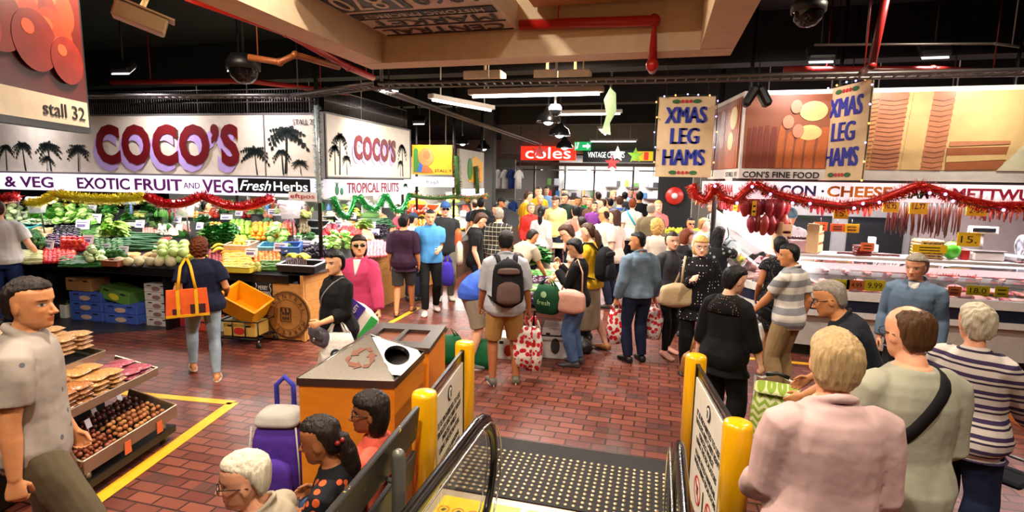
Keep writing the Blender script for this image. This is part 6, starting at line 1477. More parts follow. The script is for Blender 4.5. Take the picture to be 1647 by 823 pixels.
# ------------------------------------------------------------------ escalator landing: mat, plate, handrails, bollards
ysteel=mat('yellow_bollard_paint','f4b20c',rough=.22,var=.06,coat=.4)
t=thing('tactile_mat','black rubber mat with rows of metal studs at the escalator foot','mat',(-.6,4.07,.0005));m=MB();m.box((0,0,.006),(1.62,.92,.011),bev=.004);m.build('base',[mat('black_rubber','17130f',rough=.75,bump=.2)],t)
m=MB()
for i in range(27):
 for j in range(12):m.lathe([(.017,.011),(.015,.017),(.008,.02),(0,.0205)],c=(-.76+i*.0585,-.42+j*.058,0),n=8)
tag(m.build('studs',[mat('stud_metal','c8b48c',rough=.3,metal=.7)],t),kind='stuff')
t=thing('comb_plate','pale metal escalator landing plate with yellow warning stickers','landing plate',(-.55,2.62,0));m=MB();m.box((0,0,.007),(1.5,1.94,.013),bev=.003);m.build('plate',[mat('landing_metal','b8a88c',rough=.4,metal=.4,scale=30)],t)
m=MB();ystick=mat('yellow_sticker','d8c018',rough=.4);m.m(0)
for x0 in(-.62,-.22,.18):m.box((x0+.16,.72,.0145),(.34,.34,.002))
m.m(1)
for x0 in(-.62,-.22,.18):
 for dx in(.05,.16,.27):
  c=V((x0+dx,.72,.0165));n_=20
  m.loft([[c+V((math.cos(a)*r_,math.sin(a)*r_*1.0,dz))for a in(2*PI*k/n_ for k in range(n_))]for r_,dz in((.044,0),(.044,.001),(.036,.001),(.036,0))],cap=False,close=True)
m.m(2)
for x0 in(-.62,-.22,.18):
 for dx in(.05,.16,.27):m.box((x0+dx,.72,.0165),(.026,.036,.001),rz=.5)
m.build('sticker',[ystick,mat('ban_red','b02a20'),inkb],t)
railm=mat('handrail_rubber','0d0b0a',rough=.16,spec=.6)
for sx,lb in((-.94,'left black escalator handrail with glass side'),(.18,'right black escalator handrail with glass side')):
 t=thing('escalator_handrail',lb,'handrail',(sx,0,0));dx=.06 if sx>0 else-.0
 P=[(0,.7,1.3),(0,1.1,1.07),(0,1.4,.975),(0,1.8,.955),(0,2.7,.955)]
 cz,r_,cy=.60,.355,2.78
 P+=[(0,cy+r_*math.sin(a),cz+r_*math.cos(a))for a in(PI*k/10 for k in range(0,10))]+[(0,2.7,.245),(0,2.2,.25)]
 m=MB();m.tube(P,.048,n=12,sq=.6,up=(1,0,0));m.build('rail',[railm],t)
 m=MB();m.tube([(x,y,z)for x,y,z in P],.03,n=6,sq=1.25,up=(1,0,0))if False else m.tube([(-.052 if sx>0 else .052,y,z)for x,y,z in P],.006,n=5);m.build('trim_strip',[mat('bright_steel','c8c4bc',rough=.2,metal=.9)],t)
 m=MB();poly2=[(y,z-.05)for x,y,z in P[:5]]+[(cy+(r_-.06)*math.sin(a),cz+(r_-.06)*math.cos(a))for a in(PI*k/8 for k in range(9))]+[(1.0,.3)]
 m.prism(poly2,(-.006,0,0),(0,1,0),(0,0,1),.012);m.build('glass_side',[glass()],t)
 m=MB();m.box((0,2.1,.15),(.12,1.7,.28),bev=.02);m.build('skirt',[mat('dark_steel','3a3632',rough=.35,metal=.7)],t)
BO=dict(a=(-1.29,2.85),b=(-1.41,3.88),c=(.33,4.11),d=(.475,2.98))
for k,lb in(('a','yellow bollard nearest on the left, beside the orange bins'),('b','yellow bollard at the far end of the left notice panel'),('c','yellow bollard at the far end of the right notice panel'),('d','yellow bollard nearest on the right, beside the pink shirt man')):
 x,y=BO[k];t=thing('bollard',lb,'bollard',(x,y,0),0,'yellow bollards at the escalator');m=MB();m.lathe([(.0,.012),(.077,.012),(.077,1.07),(.07,1.09),(.05,1.098),(0,1.10)],n=28);m.build('post',[ysteel],t)
 m=MB();m.lathe([(0,0),(.1,0),(.1,.012),(0,.012)],n=28);m.build('base_plate',[ysteel],t)
def notice(a,b_,lb,face):
 a,b_=V((*BO[a],0)),V((*BO[b_],0));d=b_-a;L=d.length-.16;c=(a+b_)/2;rz=math.atan2(d.y,d.x);t=thing('escalator_notice',lb,'notice',(c.x,c.y,0),rz);s_=face
 m=MB();m.box((0,0,.55),(L,.012,.98));m.build('glass_sheet',[glass()],t);m=MB();m.box((0,s_*.012,.52),(L-.1,.01,.9));m.build('board',[mat('notice_white','ddd8cc',rough=.45)],t)
 m=MB();[m.box((sx*(L/2-.0),0,.55),(.03,.03,1.0))for sx in(1,-1)];m.box((0,0,1.045),(L,.02,.015));m.build('frame',[mat('black_plate','111012')],t)
 m=MB();ux=V((-s_,0,0))*-1 if s_<0 else V((-1,0,0));ux=V((1,0,0))if s_<0 else V((-1,0,0));o=V((0,s_*.0175,0));m.m(0)
 disc(m,o+V((0,0,.88)),ux,.055,.055);m.m(1);disc(m,o+V((0,s_*.004,.88)),ux,.035,.04);m.m(0);m.box(o+V((0,s_*.008,.88)),(.02,.004,.05))
 for i,(tx,w_)in enumerate((('IT IS PROHIBITED TO USE',.62),('TROLLEYS AND CARRY HEAVY',.66),('PARCELS WHILST',.4),('USING THE ESCALATORS',.56),('PLEASE HOLD HANDRAIL',.56),('WHILE USING ESCALATORS',.6))):m.text(tx,o+V((0,0,.76-i*.062-(.03 if i>3 else 0))),ux,UZ,.042,w_*.9*L/.84,th=.002,off=.01)
 m.m(2);n_=24
 for dx in(-.17,.17):
  c2=o+V((dx,0,.25));m.loft([[c2+ux*(math.cos(a)*r_)+UZ*(math.sin(a)*r_)+V((0,s_*dz,0))for a in(2*PI*k/n_ for k in range(n_))]for r_,dz in((.1,0),(.1,.002),(.085,.002),(.085,0))],cap=False,close=True);m.prism([(-.065,.055),(-.055,.065),(.065,-.055),(.055,-.065)],c2,ux,UZ,.004)
 m.m(0);[m.box(o+V((dx,s_*.001,.25)),(.05,.002,.07))for dx in(-.17,.17)];m.box(o+V((0,s_*.001,.24)),(.03,.002,.13));m.ball(o+V((0,s_*.001,.32)),(.018,.002,.018))
 m.build('lettering',[inkb,mat('notice_white','ddd8cc'),mat('ban_red','b02a20')],t)
notice('a','b','white escalator rules notice between the two left bollards',-1);notice('d','c','white escalator rules notice between the two right bollards',1)
# ------------------------------------------------------------------ recycling bins
orange=wood_mat('orange_bin_panel','d07616','ec9428',(3,3,14),.4);steel=mat('brushed_steel','6c6761',rough=.34,metal=.95,scale=50)
b0,b1,b2,b3=V((-2.17,2.84,0)),V((-1.55,2.98,0)),V((-1.62,3.59,0)),V((-2.24,3.48,0))
t=thing('recycling_bin','orange recycling bin with a pyramid steel hood and recycling symbol','bin');Zt=1.03
def quadbox(m,q,z0,z1):m.loft([[V((p.x,p.y,z))for p in q]for z in(z0,z1)],smooth=False)
cen=(b0+b1+b2+b3)/4
def grow(q,k):c=(q[0]+q[1]+q[2]+q[3])/4;return[c+(p-c)*k for p in q]
m=MB();quadbox(m,grow([b0,b1,b2,b3],.97),.06,Zt);m.build('body',[orange],t);m=MB();quadbox(m,grow([b0,b1,b2,b3],.9),0,.06);m.build('plinth',[blk2],t)
hq=[p+V((0,0,Zt+.05))for p in(b0,b1,b2,b3)];ap=cen+V((-.0,.06,Zt+.24));m=MB();quadbox(m,[b0,b1,b2,b3],Zt,Zt+.05)
for i in(0,2,3):m.add([hq[i],hq[(i+1)%4],ap],[(0,1,2)],False)
# right face with an oval hole
A_,B2_=hq[1],hq[2];ctr=(A_+B2_+ap)/3;u_=(B2_-A_).normalized();nn_=u_.cross(ap-A_).normalized();v_=nn_.cross(u_);n_=24;tri=[A_,B2_,ap];outer=[];inner=[]
for k in range(n_):
 a=2*PI*k/n_;d=u_*math.cos(a)+v_*math.sin(a);best=9
 for i in range(3):
  p,q=tri[i],tri[(i+1)%3];e=q-p;den=d.dot(nn_.cross(e));num=(p-ctr).dot(nn_.cross(e))
  if abs(den)>1e-9 and num/den>0:best=min(best,num/den)
 outer.append(ctr+d*best);inner.append(ctr+u_*(math.cos(a)*.16)+v_*(math.sin(a)*.082))
for k in range(n_):m.add([outer[k],outer[(k+1)%n_],inner[(k+1)%n_],inner[k]],[(0,1,2,3)],False);m.add([inner[k],inner[(k+1)%n_],inner[(k+1)%n_]-nn_*.03,inner[k]-nn_*.03],[(0,1,2,3)],False)
m.build('hood',[steel],t)
m=MB();[m.tube([hq[i],ap],.004,n=5)for i in range(4)];m.build('hood_seam',[mat('bright_steel','c8c4bc')],t)
# inside of the bin under the hole
m=MB();m.add([p-V((0,0,.12))for p in(hq[0].lerp(cen+V((0,0,hq[0].z)),.1),hq[1].lerp(cen+V((0,0,hq[1].z)),.1),hq[2],hq[3])],[(0,1,2,3)],False);m.build('liner',[mat('liner_brown','6a3414',rough=.6)],t)
# symbol: three chasing arrows on the front face
m=MB();fA,fB=hq[0],hq[1];fu=(fB-fA).normalized();fn=fu.cross(ap-fA).normalized();fv=fn.cross(fu);fo=(fA+fB)/2+fv*.19+fu*.05+fn*.002
for k in range(3):
 a=2*PI*k/3+.3;cu_,cv_=fu*math.cos(a)+fv*math.sin(a),-fu*math.sin(a)+fv*math.cos(a);m.prism([(.050,-.068),(.086,-.048),(.086,-.004),(.104,-.004),(.068,.042),(.032,-.004),(.050,-.004)],fo,cu_,cv_,.002);m.prism([(.050,-.068),(.072,-.055),(.040,-.100),(.004,-.092),(.012,-.066)],fo,cu_,cv_,.002)
m.build('recycling_symbol',[mat('liner_brown','6a3414')],t)
t=thing('waste_bin','orange waste bin with flat steel top and two square openings behind the pyramid bin','bin');c0,c1,c2,c3=V((-2.26,3.62,0)),V((-1.63,3.70,0)),V((-1.76,4.36,0)),V((-2.36,4.27,0));Q4=[c0,c1,c2,c3]
m=MB();quadbox(m,grow(Q4,.97),.06,Zt);m.build('body',[orange],t);m=MB();quadbox(m,grow(Q4,.9),0,.06);m.build('plinth',[blk2],t)
def bl(u,v,z):return(c0*(1-u)+c1*u)*(1-v)+(c3*(1-u)+c2*u)*v+V((0,0,z))
m=MB()
for u0,u1,v0,v1 in((0,1,0,.22),(0,1,.72,1),(0,.16,.22,.72),(.84,1,.22,.72),(.47,.53,.22,.72)):m.loft([[bl(u,v,z)for u,v in((u0,v0),(u1,v0),(u1,v1),(u0,v1))]for z in(Zt,Zt+.04)],smooth=False)
m.build('lid',[steel],t);m=MB()
for u0,u1 in((.16,.47),(.53,.84)):m.loft([[bl(u,v,z)for u,v in((u0,.22),(u1,.22),(u1,.72),(u0,.72))]for z in(Zt+.001,Zt+.006)],smooth=False)
m.build('liner',[mat('liner_brown','6a3414')],t)
# ------------------------------------------------------------------ bench
bl_wood=None
def chipped():
 m,nt,b=_nt('chipped_black_paint');tc=N(nt,'ShaderNodeTexCoord');no=N(nt,'ShaderNodeTexNoise',i_Scale=20.0,i_Detail=5.0);nt.links.new(tc.outputs['Object'],no.inputs['Vector'])
 cr=N(nt,'ShaderNodeValToRGB');cr.color_ramp.interpolation='CONSTANT';e=cr.color_ramp.elements;e[0].position=0;e[0].color=(*hx('17130f'),1);e[1].position=.69;e[1].color=(*hx('d0a81c'),1);nt.links.new(no.outputs['Fac'],cr.inputs[0])
 nt.links.new(cr.outputs[0],b.inputs['Base Color']);b.inputs['Roughness'].default_value=.4;return m
t=thing('bench','worn black slatted bench with chipped yellow paint and grey tube frame','bench');cp=chipped();bx0,bx1=-1.40,-1.29
def bench_x(y):return-1.29+.095*(2.62-y)/1.0
for k,(z0,z1)in enumerate(((.87,1.07),(.62,.80))):
 m=MB();a,b_=V((bench_x(.6),.6,0)),V((bench_x(2.70),2.70,0));c=(a+b_)/2;m.box((c.x+.02*(k==0),c.y,(z0+z1)/2),(.032,(b_-a).length,z1-z0),rz=math.atan2(b_.y-a.y,b_.x-a.x)-PI/2,M=Ry(.12),bev=.006);m.build('back_slat',[cp],t)
for dx in(-.14,-.26,-.38,-.48):m=MB();c=V((bench_x(1.65)+dx,1.65,.43));m.box(c,(.1,2.1,.03),rz=.0+.05,bev=.006);m.build('seat_slat',[cp],t)
for y in(.75,2.28):
 x=bench_x(y);m=MB();m.tube([(x+.085,y,0),(x+.085,y,1.0)],.034,n=12,cap='round');m.tube([(x+.07,y,.40),(x-.5,y,.40)],.022,n=8);m.tube([(x-.46,y,.0),(x-.46,y,.40)],.022,n=8);[m.tube([(x+.09,y,z),(x+.02,y,z)],.014,n=6)for z in(.64,.86)];m.build('leg_frame',[mat('grey_tube','6f6d64',rough=.4,metal=.4)],t)
 # ------------------------------------------------------------------ nut stand on the left
alu=mat('aluminium_edge','b09a80',rough=.3,metal=.8)
t=thing('nut_stand','aluminium edged tiered stand of bagged nuts','market stand',(-3.83,2.72,0),math.radians(102)) # local x runs back along the stand, y away from the aisle
def slope_tray(x0,x1,y0,y1,z0,z1,lip):
 m=MB();m.loft([[V((x0,y0,z0)),V((x1,y0,z0)),V((x1,y1,z1)),V((x0,y1,z1))],[V((x0,y0,z0+.015)),V((x1,y0,z0+.015)),V((x1,y1,z1+.015)),V((x0,y1,z1+.015))]],smooth=False);m.build('shelf',[mat('stand_black','141210',rough=.5)],t)
 m=MB();m.box(((x0+x1)/2,y0,z0+lip/2),(x1-x0,.018,lip),bev=.004);[m.box((x,(y0+y1)/2,(z0+z1)/2+lip/2),(.018,y1-y0,lip),M=Rx(math.atan2(z1-z0,y1-y0)),bev=.004)for x in(x0,x1)];m.build('lip',[alu],t)
slope_tray(.0,1.0,.05,.5,.20,.34,.11);slope_tray(-.55,.95,.16,.55,.60,.70,.07);slope_tray(-.9,.80,.5,1.0,.80,.88,.06)
m=MB();m.box((-.05,.8,.3),(1.6,.6,.55));m.build('cabinet',[mat('stand_black','141210')],t)
m=MB();m.box((.48,.3,.10),(1.0,.5,.06));m.build('plinth',[mat('stand_black','141210')],t)
for y in(.12,.95):
 for x in(.1,.9):m=MB();m.tube([(x,y,0),(x,y,.2)],.03,n=8);m.build('foot',[alu],t)
m=MB();m.tube([(-.02,.05,.2),(-.02,.2,.62),(-.02,.55,.72)],.016,n=6);m.build('side_rail',[alu],t)
RWn=Matrix.Rotation(math.radians(102),3,'Z');NW=lambda x,y,z:V((-3.83,2.72,0))+RWn@V((x,y,z))
def packet_fn(n,c,sx,sy,sz):
 def fn():
  m=MB();rr=[];r=random.Random(n)
  for k in range(7):
   u=k/6;s_=(1-abs(2*u-1)**3)*.85+.12;rr.append([V(((u-.5)*sx,math.copysign(abs(math.cos(a))**.6,math.cos(a))*sy/2*(.75+.25*s_),math.sin(a)*sz/2*s_+sz/2+r.uniform(-.003,.003)))for a in(2*PI*j/12 for j in range(12))])
  m.loft(rr);return m,[nutmat(n,c)]
 return fn
def nutmat(n,c):
 """nuts seen through a clear glossy bag"""
 if 'nut_'+n in MATS:return MATS['nut_'+n]
 m,nt,b=_nt('nut_'+n);tc=N(nt,'ShaderNodeTexCoord');vo=N(nt,'ShaderNodeTexVoronoi',i_Scale=60.0);nt.links.new(tc.outputs['Object'],vo.inputs['Vector']);c=hx(c)
 nt.links.new(mixc(nt,vo.outputs['Distance'],tuple(min(1,x*1.25)for x in c),tuple(x*.5 for x in c)),b.inputs['Base Color']);b.inputs['Roughness'].default_value=.3;b.inputs['Coat Weight'].default_value=.8;b.inputs['Coat Roughness'].default_value=.12
 bp=N(nt,'ShaderNodeBump',i_Strength=.5,i_Distance=.01);nt.links.new(vo.outputs['Distance'],bp.inputs['Height']);nt.links.new(bp.outputs[0],b.inputs['Normal']);MATS['nut_'+n]=m;return m
def packs(n,c,x0,x1,y0,y1,z,nx,ny,lay,lb,slope=0.0,size=(.2,.15,.045)):
 me=proto('nut_packet_'+n,packet_fn(n,c,*size))
 for L in range(lay):
  for i in range(nx):
   for j in range(ny):
    x=x0+(x1-x0)*(i+.5)/nx;y=y0+(y1-y0)*(j+.5)/ny
    o=fruit_obj('nut_packet',me,NW(x+rnd.uniform(-.01,.01),y+rnd.uniform(-.01,.01),z+slope*(y-y0)+L*size[2]*.8),(math.atan(slope)*.0,0,math.radians(102)+PI/2+rnd.uniform(-.2,.2)),rnd.uniform(.95,1.05),lb,lb,'packet of nuts')
packs('cashew','d8b080',.0,.42,.55,.98,.90,3,2,6,'clear bag of cashews in the tall stack on the top tier',.12);packs('mixed','8a5a38',-.42,.0,.52,.98,.89,3,2,4,'clear bag of dark mixed nuts on the top tier',.12);packs('peanut','c89a6a',.42,.76,.52,.98,.89,2,2,4,'clear bag of peanuts at the far end of the top tier',.12);packs('chip','e0b870',.05,.5,1.0,1.2,1.0,2,1,2,'large bag of banana chips at the back of the top tier',0,(.28,.2,.08))
packs('almond','a86a3a',.0,.3,.18,.5,.63,2,2,4,'clear bag of almonds on the middle tier',.2);packs('hazel','c08a50',.3,.62,.18,.5,.63,2,2,4,'clear bag of hazelnuts on the middle tier',.2);packs('berry','a04858',.64,.92,.18,.5,.63,2,2,2,'clear bag of dried berries at the far end of the middle tier',.2);packs('apricot','c87050',-.5,-.02,.18,.5,.63,3,2,3,'clear bag of dried apricots behind the walking man',.2)
def nutfn(n,c,r):return lambda:(MB().ball((0,0,0),(r,r*.85,r),8,6),[mat('skin_of_'+n,c,rough=.45,rand=.25,var=.3,scale=40)])
for n,c,r,x0,x1,y0,y1,lb in(('loose_almond','8a4326',.019,.05,.40,.1,.46,'red brown nut loose in the lowest tray, near end'),('walnut','a86a38',.022,.42,.95,.1,.30,'brown nut loose in the lowest tray, far end'),('chestnut','54241a',.021,.42,.95,.30,.47,'dark chestnut at the back of the lowest tray')):
 me=proto(n,nutfn(n,c,r));nx=int((x1-x0)/(r*2.25));ny=int((y1-y0)/(r*2.25))
 for L in range(2):
  for i in range(nx-L):
   for j in range(ny-L):
    y=y0+(y1-y0)*(j+.5+L/2)/ny;fruit_obj(n,me,NW(x0+(x1-x0)*(i+.5+L/2)/nx+rnd.uniform(-.011,.011),y+rnd.uniform(-.01,.01),.235+.31*(y-.05)+r+L*r*1.5),(rnd.uniform(0,6),rnd.uniform(0,6),0),rnd.uniform(.88,1.1),lb,lb,'nut')
for x,lb in((.40,'orange tag hung on the lowest nut tray, near'),(.76,'orange tag hung on the lowest nut tray, far')):
 t=thing('price_tag',lb,'price tag',NW(x,.035,.26),math.radians(102));m=MB();m.prism([(-.03,0),(.03,0),(.035,-.1),(-.035,-.1)],(0,0,0),(1,0,0),UZ,.004);m.build('card',[mat('orange_tag','e06a38')],t)
for x,y,lb in((.35,.3,'white card in the lowest nut tray, near'),(.55,.42,'white card in the lowest nut tray, middle'),(.85,.45,'white card in the lowest nut tray, far')):
 m=MB();m.box((0,0,.06),(.05,.004,.07),M=Rx(-.3));m.tube([(0,0,-.05),(0,0,.03)],.002,n=4);tag(m.build('price_card',[card],None,NW(x,y,.36),math.radians(102)),lb,'price card')
t=thing('glass_case','sloping glass case of loose nuts beside the walking man','display case',NW(-.62,.62,.86),math.radians(102));m=MB();L_,D_,H_=.9,.6,.4
m.loft([[V((x,0,.05)),V((x,D_,.05)),V((x,D_,H_)),V((x,D_*.55,H_))]for x in(-.42,.40)],smooth=False);m.build('glass',[glass()],t)
m=MB()
for x in(-.42,.40):m.tube([(x,0,.05),(x,D_*.55,H_),(x,D_,H_),(x,D_,.05)],.012,n=6)
for y,z in((0,.05),(D_*.55,H_),(D_,H_)):m.tube([(-.42,y,z),(.40,y,z)],.012,n=6)
m.build('frame',[alu],t);m=MB();m.box((0,D_/2,.02),(.84,D_,.05),bev=.005);m.build('base',[alu],t)
m=MB();[m.ball((rnd.uniform(-.38,.36),rnd.uniform(.05,D_-.05),.06+rnd.uniform(0,.05)),.02,6,5)for k in range(150)];o=m.build('loose_nuts',[mat('skin_of_cashew','d8a860',rough=.5)],t);o['kind']='stuff'
# photo sign of the nut stall hung overhead
t=thing('stall_sign','hanging sign with a large photo of oranges and the words stall 32','sign',(-4.72,3.58,0),0)
dv=V((.407,-.914,0));u=-dv;m=MB();Lg=1.9;a=V((0,0,0));b_=dv*Lg;c=(a+b_)/2;m.box((c.x,c.y,3.28),(Lg,.08,1.2),rz=math.atan2(dv.y,dv.x));m.build('panel',[mat('black_plate','111012')],t)
n_=u.cross(UZ).normalized();n_=n_ if n_.x>0 else-n_;m=MB();o=b_+n_*.041
m.m(0);m.prism([(0,2.73),(Lg-.03,2.73),(Lg-.03,2.93),(0,2.93)],o,u,UZ,.004);m.m(1);m.prism([(0,2.93),(Lg-.03,2.93),(Lg-.03,3.86),(0,3.86)],o,u,UZ,.004)
r=random.Random(3)
for i in range(22):
 x,z=(.2+(Lg-.45)*(i*.618%1),3.72-.5*(i//3)/7);rd=r.uniform(.19,.25)
 rd=min(rd,z-2.935);m.m(2+i%2);m.ball(o+u*x+UZ*z,(.001,.001,.001));disc(m,o+n_*(.004+.0012*i)+u*x+UZ*z,u,rd,rd*.92,.002,24);m.m(4);disc(m,o+n_*(.0065+.0012*i)+u*(x-rd*.3)+UZ*(z+rd*.35),u,rd*.28,rd*.22,.001)
m.m(5);m.text('stall 32',o+n_*.005+u*(Lg-.33)+UZ*2.83,u,UZ,.105,.5,th=.004)
m.build('print',[mat('cream_band','cbbda4',rough=.5),mat('photo_dark_red','4a0f08',rough=.4),mat('photo_orange','9a2c10',rough=.4,scale=8,var=.4),mat('photo_deep_orange','701a0c',rough=.4,scale=8,var=.4),mat('photo_orange_sheen','b84a28',rough=.4),inkb],t)
m=MB();[m.tube([tuple(p+V((0,0,3.88))),tuple(p+V((0,0,4.82)))],.012,n=5)for p in(dv*.2,dv*1.7)];m.build('hanger',[blk2],t)
# ------------------------------------------------------------------ cartons under the fruit counter and the yellow crate cart
def carton(name,label,c,d,col,rz=0,group=None,logo=None,tilt=None,open_top=False,cat='carton',band=None):
 t=thing(name,label,cat,c,rz,group);x,y,z=d;cm=mat('carton_'+col,col,rough=.7,scale=12);M=tilt or Matrix.Identity(3);m=MB()
 if open_top:
  for cc,dd in(((0,0,.006),(x,y,.012)),((0,-y/2+.006,z/2),(x,.012,z)),((0,y/2-.006,z/2),(x,.012,z)),((-x/2+.006,0,z/2),(.012,y-.024,z)),((x/2-.006,0,z/2),(.012,y-.024,z))):m.box(M@V(cc),dd,M=M)
 else:m.box(M@V((0,0,z/2)),d,M=M,bev=.006)
 m.build('body',[cm],t);m=MB()
 for sx in(-1,1):m.box(M@V((sx*x*.28,-y/2-.002,z*.78)),(x*.16,.004,z*.12),M=M)
 m.build('hand_hole',[mat('hole_dark','0c0c10',rough=.9)],t)
 if logo:
  m=MB();lc,tx=logo;m.m(0);o=M@V((0,-y/2-.003,z*.42));disc(m,o,M@V((1,0,0)),x*.17,z*.26);m.m(1)
  if tx:m.text(tx,M@V((0,-y/2-.009,z*.42)),M@V((1,0,0)),M@V((0,0,1)),z*.3,x*.3,th=.002)
  m.build('print',[mat('print_'+lc,lc),mat('white_print','e8e4dc')],t)
 return t
def UC(px,py,d=.25):return front(at_y(px,py,front(at_y(px,py,6.8).x).y+d).x,d)
az=math.atan(SL)
for k,(x0,z,lb)in enumerate(((-8.78,0,'lowest'),(-8.78,.155,'middle'),(-8.78,.31,'topmost'))):carton('fruit_carton',lb+' blue fruit carton of the left stack under the counter',front(x0,.34)+V((0,0,z)),(.62,.4,.15),'3f5fc0',az,'blue fruit cartons, left stack',('d8b8a0',None))
for k,(z,lb)in enumerate(((0,'lower'),(.155,'upper'))):carton('fruit_carton',lb+' blue fruit carton of the short middle stack under the counter',front(-8.12,.34)+V((0,0,z)),(.62,.4,.15),'3f5fc0',az,'blue fruit cartons, middle stack',('d8b8a0',None))
carton('banana_carton','green and yellow banana carton tilted on the blue cartons',front(-8.28,.36)+V((0,0,.335)),(.56,.36,.2),'5a8a3a',az,None,('d8d030',None),Ry(.2));carton('carton','plain brown carton on the left blue stack',front(-8.95,.36)+V((0,0,.467)),(.5,.34,.21),'b58a5a',az)
for k in range(5):carton('fruit_carton',['lowest','second lowest','middle','second highest','topmost'][k]+' white printed carton of the five high stack',front(-7.45,.36)+V((0,0,k*.135)),(.44,.4,.13),'c9c4c4',az,'white cartons, five high',('8a6a70',None))
carton('red_carton','dark red carton standing beside the white stack',front(-7.08,.42),(.24,.36,.62),'a01c30',az);carton('fruit_carton','open orange red carton on the floor under the counter',front(-6.72,.30),(.4,.36,.17),'d8503a',az,open_top=True)
carton('carton','small brown carton leaning in the orange red carton',front(-6.76,.32)+V((0,0,.1)),(.28,.2,.2),'b5903f',az,None,None,Ry(-.3));carton('carton','white tray carton lying high beside the dark red carton',front(-6.74,.46)+V((0,0,.5)),(.42,.3,.1),'d8d2cc',az,None,None,Ry(.1));carton('carton','white carton low on the floor beside the orange bag woman',front(-6.3,.32),(.36,.34,.16),'cfcac4',az)
for k in range(5):carton('fruit_carton',['lowest','second lowest','middle','second highest','topmost'][k]+' blue fruit carton of the tall stack beside the pine boards',front(-5.86,.34)+V((0,0,k*.15)),(.5,.4,.145),'3f62c8',az,'blue fruit cartons, tall stack',('d8b8a0',None))
m=MB();rr_=random.Random(2)
for k in range(26):leaf(m,(rr_.uniform(-.2,.2),rr_.uniform(-.1,.1),.16),(rr_.uniform(-1,1),rr_.uniform(-1,1),.7),.16,.07,.3,.4,rr_)
t=thing('polystyrene_box','white foam box of leafy scraps left under the counter','box',front(-9.5,.34),az);mm=MB()
for cc,dd in(((0,0,.015),(.56,.36,.03)),((0,-.17,.11),(.56,.025,.22)),((0,.17,.11),(.56,.025,.22)),((-.27,0,.11),(.025,.33,.22)),((.27,0,.11),(.025,.33,.22))):mm.box(cc,dd,bev=.006)
mm.build('body',[mat('foam_white','d4d4d0',rough=.8)],t);o=m.build('leaf_scraps',[mat('scrap_green','6a7a5a',rough=.7)],t);o['kind']='stuff'
# cart
t=thing('wire_cart','black wire cart on castors before the pine counter end','cart',(-5.52,6.22,0),.12);m=MB();W_,D_=.58,.4
for z in(.12,.36):m.tube([(-W_/2,-D_/2,z),(W_/2,-D_/2,z),(W_/2,D_/2,z),(-W_/2,D_/2,z),(-W_/2,-D_/2,z)],.011,n=6)
for x,y in((-1,-1),(1,-1),(1,1),(-1,1),(-.33,-1),(.33,-1),(-.33,1),(.33,1)):m.tube([(x*W_/2,y*D_/2,.1),(x*W_/2,y*D_/2,.36)],.01,n=6)
[m.tube([(-W_/2,y,.12),(W_/2,y,.12)],.007,n=5)for y in(-.12,0,.12)];m.build('frame',[blk2],t)
for x,y in((-1,-1),(1,-1),(1,1),(-1,1)):m=MB();m.lathe([(.01,-.014),(.036,-.014),(.038,0),(.036,.014),(.01,.014)],c=(x*W_/2,y*D_/2,.038),n=14,M=Rx(PI/2));m.m(1);m.tube([(x*W_/2,y*D_/2,.04),(x*W_/2,y*D_/2,.11)],.016,n=6);m.build('castor',[mat('castor_dark','222020'),galv],t)
p=V((-5.52,6.22,0));carton('printed_carton','cream printed cherry carton sitting in the wire cart',p+Rz(.12)@V((-.02,0,.14)),(.48,.32,.19),'c8a24a',.12,None,('b02a20',None))
def tub(label,c,d,rz,M):
 t=thing('plastic_crate',label,'crate',c,rz);x,y,z=d;m=MB();k=.82;ym=mat('yellow_plastic','e8a010',rough=.35,var=.06)
 def ringq(s_,zz):return[M@V((sx*x/2*s_,sy*y/2*s_,zz))for sx,sy in((-1,-1),(1,-1),(1,1),(-1,1))]
 m.loft([ringq(k,0),ringq(1,z),ringq(.95,z),ringq(k-.04,.02)],cap=False,smooth=False);m.add(ringq(k,0)[::-1],[(0,1,2,3)],False);m.add(ringq(k-.04,.02),[(0,1,2,3)],False);m.build('body',[ym],t)
 m=MB();q=ringq(1.03,z);[m.tube([q[i],q[(i+1)%4]],.013,n=6)for i in range(4)];m.build('rim',[ym],t)
tub('yellow plastic crate tipped on its side on top of the wire cart',p+V((-.02,-.02,.44)),(.56,.38,.3),.1,Ry(.42)@Rx(.35));tub('yellow plastic crate upright in the wire cart under the tipped one',p+Rz(.12)@V((.02,.01,.135)),(.5,.36,.26),.12,Matrix.Identity(3))if False else None
# ------------------------------------------------------------------ second fruit stall with the yellow sign, and the tables down the aisle
def slope2(px,py): # sloping display of the second stall, facing the aisle
 d=ray(px,py).normalized();p=V((0,0,CAMZ));tt=9.0
 while tt<30:
  q=p+d*tt
  if q.x<-4.2 and q.y>11.2 and q.z<.95+.4*min(max(0,-4.3-q.x),max(0,q.y-11.3),1.6):break
  tt+=.02
 return q
t=thing('fruit_counter','second fruit counter under the yellow sign with black sloping top','counter');m=MB();lo,hi=.95,.95+.4*1.6
m.quad((-9,11.3,lo),(-4.3,11.3,lo),(-5.9,12.9,hi),(-9,12.9,hi));m.quad((-4.3,11.3,lo),(-4.3,19,lo),(-5.9,19,hi),(-5.9,12.9,hi));m.build('display_top',[mat('black_mat','161517')],t)
m=MB();m.box((-4.33,15.15,.47),(.06,7.7,.95));m.box((-6.65,11.33,.47),(4.7,.06,.95));m.build('front_board',[mat('counter_brown','5a4030',rough=.5)],t)
P=lambda a:at_y(a[0],a[1],12.1)
